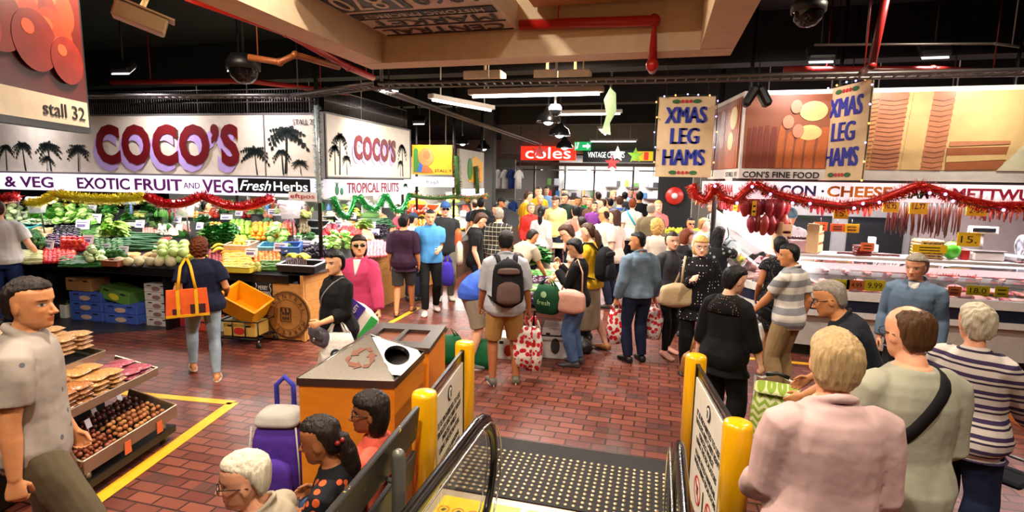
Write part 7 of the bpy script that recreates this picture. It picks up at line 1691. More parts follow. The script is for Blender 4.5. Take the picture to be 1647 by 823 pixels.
t=thing('shop_sign','yellow stall sign with a cactus and a figure napping under a hat','sign');a,b_=P((663,233)),P((727,281));W_=b_.x-a.x;m=MB();m.box(((a.x+b_.x)/2,12.12,(a.z+b_.z)/2),(W_,.06,a.z-b_.z));m.build('panel',[mat('sign_yellow','e0a418',rough=.45)],t)
m=MB();o=V((a.x,12.085,b_.z));H_=a.z-b_.z;ux=V((1,0,0))
def cap2(m,x,z0,z1,r):m.prism([(x-r,z0),(x+r,z0),(x+r,z1),(x+r*.5,z1+r),(x-r*.5,z1+r),(x-r,z1)],o,ux,UZ,.008)
m.m(0);cap2(m,W_*.1,.05,H_*.8,.06);cap2(m,W_*.2,H_*.35,H_*.6,.04);m.m(1);disc(m,o+ux*(W_*.36)+UZ*(H_*.6),ux,.2,.21,.012);m.m(2);disc(m,o+ux*(W_*.38)+UZ*(H_*.66)+V((0,-.012,0)),ux,.09,.1,.006);m.m(3);m.prism([(W_*.12,.05),(W_*.26,.05),(W_*.3,H_*.35),(W_*.2,H_*.42)],o,ux,UZ,.01);m.m(2);m.prism([(W_*.25,.05),(W_*.55,.05),(W_*.5,.12),(W_*.4,H_*.28),(W_*.28,H_*.3)],o+V((0,-.01,0)),ux,UZ,.008);m.m(4);m.text('STALL 9',o+ux*(W_*.78)+UZ*.09,ux,UZ,.07,.42,th=.004)
m.build('picture',[mat('cactus_green','3f7a34'),mat('hat_orange','d8703a'),mat('figure_tan','b85a2c'),mat('poncho_blue','2f5a9a'),inkb],t)
t=thing('strip_sign','white strip sign under the yellow stall sign','sign');m=MB();a2,b2=P((665,284)),P((729,301));m.box(((a2.x+b2.x)/2,12.12,(a2.z+b2.z)/2),(b2.x-a2.x,.1,a2.z-b2.z));m.build('light_box',[emitm('light_box_white',hx('e6dcf2'),.85)],t);m=MB();m.text('fresh',((a2.x+b2.x)/2,12.065,(a2.z+b2.z)/2),ux,UZ,.1,.34,th=.004,shear=.3);m.build('lettering',[inkb],t)
t=thing('shop_sign','grey and yellow picture sign facing the aisle beyond the yellow stall sign','sign');m=MB();m.box((-4.72,13.4,2.62),(.06,1.9,.95));m.build('panel',[mat('sign_grey','a9a294',rough=.45)],t);m=MB();o=V((-4.687,12.5,2.2));m.m(0);m.prism([(.6,.1),(1.75,.1),(1.75,.62),(1.1,.78),(.6,.6)],o,UY,UZ,.006);m.m(1);disc(m,o+UY*.7+UZ*.42,UY,.18,.28,.012);m.m(2);disc(m,o+UY*1.25+UZ*.3,UY,.22,.24,.014);m.build('picture',[mat('sign_yellow','e0a418'),mat('cactus_green','3f7a34'),mat('hat_orange','d8703a')],t)
t=thing('strip_sign','white strip sign facing the aisle beyond the yellow stall sign','sign');m=MB();m.box((-4.70,13.4,2.04),(.08,1.8,.18));m.build('light_box',[emitm('light_box_white',hx('e6dcf2'),.85)],t)
t=thing('sign_gantry','dark posts carrying the yellow stall signs','stall frame');m=MB()
for x,y,z0 in((-5.7,12.2,1.2),(-4.78,12.3,1.0),(-4.78,14.4,1.0)):m.tube([(x,y,z0),(x,y,4.7)],.035,n=6)
m.build('post',[blk2],t)
garc=[mat('fir_green','2a5a22',rough=.6),mat('fir_olive','8a8a34',rough=.6),foil('copper_foil','d05a18')]
tinsel('christmas_garland',swag((-5.75,12.0,1.95),(-4.72,12.0,1.95),.04)+swag((-4.66,12.3,1.95),(-4.64,14.5,1.92),.05),.09,'green Christmas garland along the foot of the yellow stall signs',garc,90,seed=31)
tinsel('christmas_garland',[(-4.66,12.15,2.9),(-4.64,12.18,2.4),(-4.62,12.2,2.0)],.12,'Christmas garland with red baubles at the corner of the yellow stall sign',garc,110,seed=32)
tinsel('christmas_garland',[(-4.64,13.5,2.7),(-4.62,13.55,2.3),(-4.62,13.6,2.0)],.12,'Christmas garland with red baubles in the middle of the aisle picture sign',garc,110,seed=33)
tube_lamp((-5.0,12.4,2.0),(-5.0,14.4,2.0),90,'tube lamp under the aisle sign of the yellow stall');flood((-5.2,11.3,3.6),(-5.2,12.1,2.8),14,'flood light added to brighten the yellow stall sign');batten((-5.9,14.0,2.8),1.6,1.57,130,'batten light inside the yellow sign stall')  # the flood is an added lamp that lifts the yellow sign's brightness
m=MB();m.box((-7.2,16.5,1.5),(.1,6.5,3.0));struct('wall_second_stall',m,mat('stall_white_wall','c9cdc6'))
Q2=lambda*a,**k:pile(*a,where=slope2,**k)
Q2('roma_tomato',672,336,22,12,'red tomato in the left orange crate of the second stall',layers=2,mx=60,sc=1.3);Q2('roma_tomato',694,336,22,12,'red tomato in the right orange crate of the second stall',layers=2,mx=60,sc=1.3)
Q2('mango',712,337,14,14,'mango beside the orange crates of the second stall',sc=1.2,mx=40);Q2('mandarin',674,365,26,14,'mandarin low on the second stall',sc=1.3,mx=60);Q2('lemon',738,340,20,14,'lemon heap behind the blue cap man',sc=1.2,mx=50);Q2('pear',735,358,26,10,'green pear heap right of the blue cap man',sc=1.2,mx=50);Q2('mango',752,364,26,12,'yellow mango heap on the aisle end of the second stall',sc=1.2,mx=50)
Q2('red_capsicum',752,340,16,12,'red capsicum heap at the far end of the second stall',sc=1.2,mx=40);Q2('lettuce',728,326,20,8,'lettuce row at the back of the second stall',mx=30);Q2('green_apple',655,330,10,10,'green apple heap at the left of the second stall',mx=30,sc=1.2);Q2('orange',662,352,14,10,'orange heap at the left of the second stall',mx=40,sc=1.2);Q2('cabbage',770,345,18,14,'cabbage heap at the far end of the second stall',mx=30);Q2('orange',768,362,16,10,'orange heap behind the dark haired boy',mx=40,sc=1.2);Q2('watermelon_wedge',715,322,20,6,'watermelon wedge at the back of the second stall',mx=12);Q2('banana_bunch',690,352,20,8,'banana bunch behind the blue shirt man',mx=20)
for px,py,n in((684,345,'between the crates and mandarins'),(720,348,'among the mangoes'),(745,350,'above the pears'),(700,322,'at the back of the row')):price_card(px,py,10,8,'white price card of the second stall '+n,where=slope2)
for i,x in enumerate((672,694)):open_tray('%s orange crate of red tomatoes on the second stall'%('left','right')[i],x,342,(.36,.5,.12),'c85a28',.1,where=slope2,name='plastic_crate')
# trestle tables with greens
def trestle(c,L_,W_,rz,label):
 t=thing('trestle_table',label,'table',c,rz);m=MB();m.box((0,0,.73),(W_,L_,.035),bev=.008);m.build('table_top',[mat('table_cream','b5a58a',rough=.5)],t)
 for sy in(-1,1):m=MB();[m.tube([(sx*W_*.36,sy*L_*.42,.72),(sx*W_*.42,sy*L_*.45,.0)],.016,n=8)for sx in(-1,1)];m.tube([(-W_*.39,sy*L_*.435,.36),(W_*.39,sy*L_*.435,.36)],.012,n=6);m.build('leg_frame',[blk2],t)
 return t
trestle((-1.42,7.55,0),1.9,.74,.15,'cream folding trestle table of greens nearest in the aisle');trestle((-1.75,9.6,0),1.9,.74,.15,'cream folding trestle table of greens second in the aisle');trestle((-2.2,12.4,.2),1.9,.8,.15,'cream folding trestle table farthest in the aisle')
tb=lambda px,py:at_z(px,py,.752)if py>370 else at_z(px,py,.955)
Q3=lambda*a,**k:pile(*a,where=tb,**k)
Q3('eggplant',872,487,46,16,'black eggplant on the near end of the first trestle table',yaw=.4,sc=1.0,mx=40);Q3('zucchini',868,469,40,12,'dark zucchini across the first trestle table',yaw=.2,mx=30,sc=1.2);Q3('eggplant',866,453,40,10,'purple eggplant in the second row of the first trestle table',yaw=.2,mx=20);Q3('bean',868,441,36,8,'green bean in the thin row of the first trestle table',mx=40,yaw=.1,sc=1.5)
Q3('spinach_bunch',862,424,34,16,'dark spinach bunch on the second trestle table',yaw=.3,sc=1.3,mx=24);Q3('cauliflower',872,405,34,18,'pale cauliflower heaped on the second trestle table',sc=1.1,mx=24);Q3('herb_bunch',862,394,26,12,'green herb bunch at the far end of the second trestle table',sc=1.4,mx=24);Q3('herb_bunch',888,395,24,12,'green herb bunch beside the brown haired woman',sc=1.4,mx=20);Q3('celery_bunch',892,386,20,8,'pale celery bunch at the far end of the second trestle table',sc=1.1,mx=14)
Q3('kale',905,357,26,8,'leafy kale on the farthest trestle table',mx=24);Q3('cabbage',922,352,20,8,'pale cabbage on the farthest trestle table',mx=20);Q3('lettuce',890,350,18,6,'lettuce on the farthest trestle table',mx=16)
carton('carton','white carton lying under the near trestle table',(-1.25,7.1,0),(.36,.4,.42),'c9c6c4',.1,None,('303030',None));carton('carton','white carton with red print under the near trestle table behind the cap man',(-1.85,6.85,0),(.34,.36,.3),'d0c8c4',.2,None,('b02a20',None))
m=MB();m.loft([[V((math.cos(a)*r_*1.1,math.sin(a)*r_*.8,z))for a in(2*PI*k/14 for k in range(14))]for z,r_ in((0,.13),(.06,.17),(.14,.15),(.2,.08),(.24,.05))]);tag(m.build('grocery_bag',[mat('dark_plastic','1a1a1c',rough=.2,bump=.5)],None,(-.95,7.3,0)),'dark plastic bag on the floor beside the near trestle table','bag')
# hung ornaments and far crates
for px,py,y,c,lb in((980,180,9.5,'a8c8a0','green fir ornament hanging in the aisle'),(868,243,18,'c03030','red star ornament hung before the supermarket sign'),(985,262,18,'c03030','red star ornament hung below the bottle shop sign'),(1022,250,18,'8ac83a','green star ornament hung before the bottle shop sign'),(993,248,18,'d8d8d8','silver star ornament hung before the bottle shop sign')):
 p=at_y(px,py,y);m=MB();r_=.26 if 'fir' not in lb else .2;pts=[(math.cos(2*PI*k/10+.3)*r_*(1 if k%2==0 else .42),math.sin(2*PI*k/10+.3)*r_*(1 if k%2==0 else .42))for k in range(10)]
 if 'fir' in lb:pts=[(-.12,-.35),(.04,-.38),(.02,-.18),(.12,.0),(.1,.3),(0,.4),(-.1,.2),(-.04,-.05)]
 m.prism(pts,(0,0,0),(1,0,0),UZ,.03);m.tube([(0,-.015,.1),(0,-.015,4.8-p.z)],.004,n=4);tag(m.build('hanging_ornament',[foil('orn_'+c,c)],None,p),lb,'ornament')
for i,(px,py,c,lb)in enumerate(((930,322,'c8a070','brown carton on the far crowd table'),(945,324,'b88a58','brown carton right of the first on the far crowd table'))):
 p=at_y(px,py,15.5);carton('carton',lb,(p.x,p.y,.22),(.4,.4,max(.6,p.z-.22)),c,.1)
 # ------------------------------------------------------------------ the people
def PP(label,at,rel,**k):
 """rel: heading seen from the camera; 0 back turned, 90 facing left in the photo, 180 facing the camera, 270 facing right"""
 p=at if at[0]not in('f','w')else at[1:]
 d=ray(p[0],p[1])if at[0]!='w' else V((at[1],at[2],0))
 k['h']=k.get('h',1.72)*1.04
 return person(label,at,rel+math.degrees(math.atan2(-d.x,d.y)),**k)
def T(c,**k):return cloth('cloth_'+c+''.join(str(v)for v in k.values()),c,**k)
JEAN,DJ,BK,KH,GY=T('2c3c5c',fade=hx('54709a')),T('141a2c'),T('0b0a0c'),T('8f7652'),T('4a4a4c')
A={}
# foreground
A['man1']=PP('man walking past the nut stand in a pale grey embroidered short sleeved shirt',(42,444),258,h=1.78,g=.96,skin='tan',hair=('short','dark'),head=(-26,2),rf=(.1,.28),lf=(-.1,-.22,.05),rh=(.24,-.04,.84),lh=(-.2,.1,.86),curl=.7,top=(T('9c9187',spots='5a5a60',sscale=9,sthr=.13),'short',.81,.018),bottom=('trousers',T('5f5440'),.02),shoe='2a2522',extra=('collar',),vox=.0055)
SEAT=dict(drop=.43,rf=(.12,.42),lf=(-.12,.42),rh=(.13,.36,.62),lh=(-.13,.36,.62))
A['old']=PP('elderly man with white hair and glasses seated on the bench',(392,724),62,h=1.62,g=1.1,skin='ruddy',hair=('short','white'),head=(18,5),lean=8,top=(T('a89a84'),'short',.82,.02),bottom=('trousers',T('3a3a40')),extra=('glasses','collar'),vox=.006,**SEAT)
A['pony']=PP('woman on the bench with a red clip in her dark hair and a floral top',(509,667),62,h=1.6,fem=True,skin='brown',hair=('pony','dark'),head=(6,12),lean=8,top=(T('17161c',spots='c8582a',sscale=16,sthr=.3),'short',.82),bottom=('trousers',BK),extra=('hairclip',),vox=.006,**SEAT)
A['girl']=PP('girl with glasses and a coral top seated at the end of the bench',(598,627),75,h=1.58,fem=True,skin='brown',hair=('bob','dark'),head=(12,0),lean=-4,top=(T('e0604c'),'short',.82),bottom=('trousers',JEAN),extra=('glasses',),vox=.0055,**SEAT)
A['pink']=PP('elderly man seen from behind in a pale pink shirt',(1347,530),28,h=1.74,g=1.08,skin='ruddy',hair=('full','straw'),head=(-14,4),top=(T('caa8a4'),'long',.78,.024,'shirt'),bottom=('trousers',DJ),extra=('collar',),rh=(.22,.16,.90),lh=(-.18,.25,.95),vox=.007)
A['grey']=PP('balding man seen from behind in a pale grey green sweater with a black bag strap',(1465,490),36,h=1.76,g=1.14,skin='ruddy',hair=('thin','tawny'),head=(6,6),top=(T('9c9b88'),'long',.82,.02,'sweater'),bottom=('trousers',DJ),extra=('glasses',('strap',1,.055,'141214',1.02)),rh=(.2,.2,.95),lh=(-.2,.24,.98),vox=.007)
A['lady']=PP('white haired lady in a purple and white striped top holding a walking frame',(1573,488),340,h=1.62,fem=True,g=1.22,skin='ruddy',hair=('fluffy','white'),head=(45,5),top=(stripes('purple_stripe',[(.4,'cfc4bc'),(.55,'2a1c3a'),(.72,'cfc4bc'),(1,'3a2850')],.085),'three',.78,.022),bottom=('trousers',T('1a2440'),.02),rh=(.3,.32,.86),lh=(-.3,.32,.86),curl=.9,vox=.007)
A['blue']=PP('grey haired man in a blue grey shirt standing before the meat counter',(1475,408,6.0),172,h=1.76,g=1.06,skin='ruddy',hair=('full','grey'),head=(-12,8),top=(T('5b6f86'),'long',.78,.024,'shirt'),bottom=('trousers',T('1c1a1e')),extra=('collar',('undershirt',T('c8c4bc'),.026)),vox=.006)
A['navy']=PP('man with glasses and cropped grey hair in a dark navy shirt stooping to the left',(1330,450),88,h=1.72,g=1.12,skin='tan',hair=('short','grey'),lean=26,head=(0,18),top=(T('10141e'),'short',.82,.022,'shirt'),bottom=('trousers',T('2c2a2a')),extra=('glasses','collar'),rh=(.22,.35,.9),lh=(-.2,.36,.9),vox=.006)
A['polo']=PP('young man in a grey and white wide striped polo shirt looking left',(1270,391,6.4),62,h=1.74,skin='tan',hair=('short','black'),head=(28,8),top=(stripes('polo_stripe',[(.5,'c9c2b8'),(1,'7f8084')],.155),'short',.80,.02,'polo_shirt'),bottom=('trousers',KH,.02),extra=('collar',),lh=(-.16,.36,.86),rh=(.24,-.02,.86),curl=.8,vox=.006)
A['dots']=PP('woman with short black hair in a black dotted dress facing the meat case',(1256,380),5,h=1.66,fem=True,g=1.1,skin='brown',hair=('full','black'),head=(10,10),top=(T('0e0c10',spots='c8c4c0',sscale=55,sthr=.16),'cap',.5,.018,'dress'),bottom=None,rh=(.22,.2,.98),lh=(-.24,.06,.9),vox=.008)
A['lace']=PP('woman in a black top with a lace yoke holding a shopping trolley handle',(1187,428,5.0),335,h=1.6,fem=True,g=1.08,skin='light',hair=('full','black'),head=(-28,14),extra=(('yoke',T('0a090b',spots='b08468',sscale=52,sthr=.2)),),top=(T('0a090b'),'three',.72,.024),bottom=('trousers',BK,.02),rh=(.30,.12,.80),lh=(-.28,.03,.84),curl=.8,vox=.007)
A['blond']=PP('smiling blonde woman with glasses in a black top with white dots',(1129,378,6.9),186,h=1.66,fem=True,g=1.16,skin='pale',hair=('bob','blond'),head=(4,6),top=(T('0d0b0f',spots='e0dcd6',sscale=26,sthr=.17),'long',.70,.022,'blouse'),bottom=('trousers',BK),extra=('glasses',),rh=(.10,.24,1.20),lh=(-.27,.05,.86),curl=.8,vox=.0055)
A['bun']=PP('woman with dark hair tied in a bun and a charcoal long sleeved top',(1082,372,7.6),222,h=1.68,fem=True,skin='light',hair=('bun','dark'),head=(-14,2),top=(T('38383a'),'long',.74,.016),bottom=('leggings',BK),shoe='c89080',rf=(.11,.12),lf=(-.09,-.06),vox=.0055)
A['denim']=PP('man in a faded denim jacket and dark jeans looking left',(1027,372,7.14),28,h=1.74,skin='tan',hair=('short','black'),head=(52,4),top=(T('2a384e',fade=hx('7d93a4')),'long',.88,.028,'jacket'),bottom=('trousers',T('18203a')),shoe='0e0d0e',extra=('collar',),rh=(.27,.05,.86),lh=(-.27,.05,.86),curl=.8,vox=.006)
A['floral']=PP('woman with long black hair in a floral top reaching into the meat case',(1158,364,8.6),345,h=1.66,fem=True,skin='light',hair=('long','black'),head=(-10,6),top=(T('1c1e22',spots='9aa49c',sscale=14,sthr=.3),'short',.74),bottom=('trousers',JEAN),rh=(.2,.5,1.32),lh=(-.2,.2,1.0),vox=.008)
A['redhair']=PP('red haired woman in black behind the blonde woman',(1107,367,8.7),300,h=1.62,fem=True,skin='light',hair=('bob','red'),head=(0,10),top=(BK,'long',.8),bottom=('trousers',BK),vox=.009)
A['shades']=PP('woman with sunglasses pushed up on her ginger hair',(1133,350,10.0),290,h=1.68,fem=True,skin='pale',hair=('tied','sandy'),head=(-10,4),top=(T('c8c8d0'),'short',.8),bottom=('trousers',JEAN),extra=(('sunglasses',.36),),vox=.009)
A['curl']=PP('woman with curly blonde hair in a white blouse seen from behind',(1057,352,9.2),10,h=1.68,fem=True,g=1.08,skin='light',hair=('curly','blond'),top=(T('cfc4b4'),'long',.8,.022,'blouse'),bottom=('trousers',T('c0b49c')),vox=.009)
A['cap']=PP('man in a dark cap with a black backpack and khaki shorts, carrying plastic bags',(814,371,5.95),6,h=1.76,g=1.12,skin='brown',hair=('short','black'),head=(-8,14),lean=4,top=(T('a9adb4'),'elbow',.80,.024,'shirt'),bottom=('shorts',T('a07a44'),.03),shoe='5a564c',extra=(('cap','3f3a3d'),'paleshoe','collar'),rh=(.28,.05,.80),lh=(-.26,.16,.86),rf=(.14,.02),lf=(-.13,-.02),curl=.9,vox=.006)
A['bend']=PP('man in a blue tee shirt and beige shorts bending over beside the backpack man',('f',757,588),285,h=1.74,skin='light',hair=('short','brown'),lean=66,head=(0,50),top=(T('3a5cc0'),'short',.86,.02,'tee_shirt'),bottom=('shorts',T('8f8474'),.03),shoe='6a6864',extra=('paleshoe',),rh=(.2,.62,.42),lh=(-.2,.60,.44),rf=(.12,-.05),lf=(-.1,.05),curl=.7,vox=.007)
A['phone']=PP('woman in black with a pink shoulder bag lifting greens to her face',(921,384,6.75),72,h=1.62,fem=True,skin='asian',hair=('full','black'),head=(6,20),top=(T('0c0b0d'),'long',.82,.02),bottom=('trousers',JEAN,.02),shoe='3a3a3c',rh=(.10,.30,1.34),lh=(-.12,.26,1.30),curl=.7,vox=.007)
A['yellow']=PP('woman in a yellow tee shirt and beige skirt',(944,358,7.5),58,h=1.66,fem=True,skin='light',hair=('pony','brown'),head=(10,14),top=(T('c89c18'),'short',.86),bottom=('midi',T('8f8168')),shoe='a8703a',rf=(.1,-.22,.02),lf=(-.1,.1),rh=(.18,.32,1.0),lh=(-.2,.3,1.0),vox=.008)
A['lean']=PP('brown haired woman with glasses leaning over the trestle table',(906,361,7.9),82,h=1.66,fem=True,skin='light',hair=('full','brown'),lean=30,head=(0,30),top=(T('b9b6b0'),'short',.84),bottom=('trousers',T('26262a')),extra=('glasses',),rh=(.2,.45,.9),lh=(-.15,.45,.9),vox=.008)
A['sky']=PP('man in a light blue polo shirt and black trousers walking towards the camera',(692,336,8.7),183,h=1.76,skin='asian',hair=('short','black'),head=(3,8),top=(T('4a90cc'),'short',.84,.022,'polo_shirt'),bottom=('trousers',T('131315'),.008),shoe='c9b8b0',extra=('collar','paleshoe'),rf=(.09,.16),lf=(-.1,-.14,.02),lh=(-.12,.25,1.06),rh=(.26,.06,.86),vox=.0055)
A['capman']=PP('man in a blue cap and charcoal tee shirt behind the man in light blue',(716,324,9.6),186,h=1.78,skin='light',hair=('short','dark'),top=(T('26272a'),'short',.8,.022,'tee_shirt'),bottom=('trousers',T('6a665c')),shoe='b0a898',extra=(('cap','34568a'),'sunglasses'),vox=.007)
A['purple']=PP('man in a plum tee shirt and grey shorts seen from behind',(650,344,8.5),350,h=1.74,g=1.12,skin='tan',hair=('full','black'),head=(-12,4),top=(T('2c1428'),'elbow',.76,.026,'tee_shirt'),bottom=('shorts',T('39393a'),.03),shoe='2a2a2c',sandal=True,rf=(.1,.22),lf=(-.1,-.2,.02),vox=.007)
A['mate']=PP('person in a pale blue top and dark blue cap beyond the man in plum',(664,342,9.4),330,h=1.7,skin='asian',hair=('short','black'),head=(-20,0),top=(T('9ab0c4'),'short',.8),bottom=('trousers',T('1c2438')),shoe='2a2c34',extra=(('cap','2a3c54','flat'),),vox=.008)
A['jacket']=PP('woman in sunglasses and a bright pink jacket holding a long packet',(577,377),160,h=1.66,fem=True,skin='asian',hair=('bob','dark'),head=(22,-8),top=(T('b83a62'),'long',.82,.028,'jacket'),bottom=('trousers',BK),extra=('sunglasses','collar',('undershirt',T('d8cdc8'),.034)),lh=(-.30,.22,.82),rh=(.26,.1,.9),curl=.8,vox=.0055)
A['black']=PP('woman in a black top with a thin grey purse strap',(537,402),118,h=1.6,fem=True,g=1.2,skin='asian',hair=('full','black'),head=(20,4),top=(T('0a0a0b'),'three',.78,.022),bottom=('trousers',T('b8ae9c')),extra=(('sunglasses',.36),('strap',-1,.014,'77757a',.9)),rh=(.26,.06,.80),lh=(-.18,.27,1.04),curl=.6,vox=.0055)
A['tote']=PP('woman in a navy tee shirt and pale jeans with an orange tote bag',(320,382,5.0),0,h=1.64,fem=True,g=1.26,skin='tan',hair=('curly','ginger'),headz=.92,head=(-14,0),top=(T('10152e'),'short',.84,.02,'tee_shirt'),bottom=('leggings',T('71808c',fade=hx('9fb0bc'))),shoe='c8b49c',sandal=True,rf=(.10,-.22,.0),lf=(-.14,.2,.04),lh=(-.24,.14,1.08),rh=(.27,.16,1.0),vox=.007)
A['left']=PP('man in a white tee shirt at the left end of the fruit counter',(-6,322,5.9),350,h=1.72,g=1.15,skin='light',hair=('short','brown'),top=(T('c3bebb'),'short',.86,.024,'tee_shirt'),bottom=('trousers',T('24366a')),rh=(.33,.2,.98),vox=.009)
A['boy']=PP('boy with swept brown hair in a black tee shirt looking down',(778,343,9.0),278,h=1.7,skin='light',hair=('full','brown'),head=(0,28),top=(T('111112'),'short',.8),bottom=('trousers',DJ),vox=.008)
A['plaid']=PP('grey haired man in a dark plaid shirt seen from behind',(803,334,9.8),340,h=1.76,g=1.12,skin='ruddy',hair=('short','grey'),head=(20,4),top=(stripes('plaid_check',[(.10,'c8c0a4'),(1,'1c1c18')],.085,2,axis2=0),'long',.8,.024),bottom=('trousers',T('2c2a28')),vox=.009)
A['stoop']=PP('dark haired boy in a beige shirt stooping over the trestle table',(860,369,8.6),318,h=1.66,skin='tan',hair=('short','dark'),lean=38,head=(-10,26),top=(T('a39886'),'short',.82,.022),bottom=('trousers',DJ),rh=(.2,.5,.85),lh=(-.2,.5,.85),vox=.008)
# the crowd down the aisle
def CR(label,at,rel,hair,top,skin='light',sl='short',fem=False,h=1.72,**k):A[label]=PP(label,at,rel,h=h,fem=fem,skin=skin,hair=hair,top=(T(top),sl,.8,.02),bottom=('trousers',k.pop('pants',DJ)),vox=.011,**k)
CR('elderly woman in a red cardigan with short grey hair',(854,326,11.8),205,('full','grey'),'c02a24',sl='long',fem=True,h=1.6)
CR('man in a bright yellow tee shirt turned to the right',(851,307,12.8),290,('short','brown'),'d8a010',head=(0,12));CR('second man in yellow behind the man in the bright yellow tee shirt',(866,300,14.5),200,('short','brown'),'d0a418')
CR('bald man behind the red cardigan woman',(869,312,13.8),200,('bald','grey'),'6a5a4a',skin='ruddy');CR('woman with a long black ponytail in a pale lilac blouse',(872,331,10.8),338,('pony','black'),'c4b8bc','asian','long',True,1.62)
CR('brown haired woman in a pale yellow blouse looking down',(893,315,12.3),165,('full','brown'),'c8c080',sl='long',fem=True,head=(0,20),g=1.15);CR('man in a dark green shirt looking down',(908,310,13.6),150,('short','dark'),'1c2c22',skin='ruddy',head=(0,12))
CR('man in a beige cap and white long sleeved shirt',(972,334,10.2),15,('short','dark'),'d0c9bd','tan','long',extra=(('cap','b49a68'),),g=1.1,head=(50,5));CR('man with a grey backpack in a blue tee shirt',(997,314,12.9),5,('short','brown'),'3458b0',pants=T('3a5080'))
CR('ginger haired woman in a white top with a teal shoulder bag',(1018,318,12.6),355,('tied','red'),'c9c4ba',fem=True,pants=T('1c1a20'),extra=(('strap',-1,.04,'2a9aa8'),));CR('man in a black tee shirt at the head of the aisle',(1029,307,14.2),5,('short','black'),'161618','tan')
CR('heavy man in an olive shirt seen from behind',(1048,326,11.4),350,('fringe','grey'),'6a5f46','ruddy',g=1.3,sl='elbow');CR('blonde woman in a pink shirt facing the camera by the flowers',(1059,322,12.2),190,('long','blond'),'d87878','pale',fem=True)
CR('woman with brown hair beside the beige cap man',(990,336,9.9),60,('long','brown'),'c9bdb0',fem=True);CR('dark haired woman with a pink shirt in the crowd',(926,330,11.2),20,('full','black'),'c87868',fem=True,h=1.6);CR('dark haired person in cream behind the woman in yellow',(936,348,9.6),30,('short','dark'),'bdb3a4')
CR('man in a green tee shirt in the far crowd',(941,314,15),200,('short','brown'),'1f8a4a');CR('person in black in the far crowd beside the green tee shirt',(930,316,14.6),160,('short','black'),'18181c','tan');CR('woman with light brown hair in the far crowd',(949,318,14.2),150,('long','sandy'),'6a4a3a',fem=True)
CR('person in a purple top in the far crowd',(957,324,13.4),190,('short','dark'),'7a3a8a','asian');CR('boy looking left in the far crowd',(970,319,13.8),80,('short','brown'),'b8b4a8');CR('dark haired man right of the boy in the far crowd',(981,318,14),30,('short','black'),'3a3a44','asian');CR('woman with long blonde hair in the far crowd',(987,306,16.5),200,('long','blond'),'8a8a80',fem=True)
CR('person in pale blue at the far end of the aisle',(1015,303,18),180,('short','brown'),'88b4d8');CR('dark haired person at the far end of the aisle',(1005,308,16.8),10,('short','black'),'2a2a30');CR('person in light blue far away beside the clothes stall',(879,300,18.5),190,('short','dark'),'7aa0c8');CR('woman facing the camera beside the plaid shirt man',(797,329,11.8),190,('tied','dark'),'1c1c1e',fem=True)
CR('man in a dark cap behind the woman facing the camera',(806,317,12.8),240,('short','black'),'20242c','tan',extra=(('cap','1c1c20'),));CR('man in a pale grey cap and navy top beyond the second stall',(763,321,12.6),30,('short','brown'),'1e2540',extra=(('cap','b8b4a8'),));CR('dark haired man in black next to the pale grey cap',(774,318,12.2),345,('full','black'),'131716','tan')
CR('man with dark glasses in a grey tee shirt by the flowers',(1111,350,11.0),200,('short','black'),'6a6a62','tan',extra=('sunglasses',));CR('man behind the dark green shirt in the far crowd',(907,303,16.5),190,('short','brown'),'9a8a7a');CR('woman in white in the far crowd below the screen',(962,308,16.2),20,('tied','dark'),'c8c4bc',fem=True)
# stall keepers behind the counters
CR('stall keeper in a grey tee shirt bent behind the fruit counter',(352,318,9.0),200,('short','dark'),'7a8486',lean=25,head=(0,20),g=1.1);CR('stall keeper with dark hair behind the fruit counter looking right',(331,322,9.6),280,('short','black'),'8aa04a','asian');CR('stall keeper in a white shirt behind the oranges',(470,316,9.3),185,('short','dark'),'d0ccc6','tan');CR('stall keeper in yellow inside the second stall',(671,305,14.0),190,('short','dark'),'d8a818')
CR('butcher in a pale shirt with dark straps bending behind the side case',(1149,318,11.6),120,('short','brown'),'b8c4c0',lean=20,sl='long',extra=(('strap',1,.05,'1c2028'),('apron','a8a490')));CR('butcher in a blue cap looking down behind the wooden crates',(1273,335,9.7),175,('short','brown'),'c8c8cc','ruddy',head=(20,18),extra=(('cap','5a7a86','flat'),))
CR('woman in a pink striped top at the aisle end of the fruit stall',(640,328,10.9),60,('short','brown'),'c05060',fem=True)
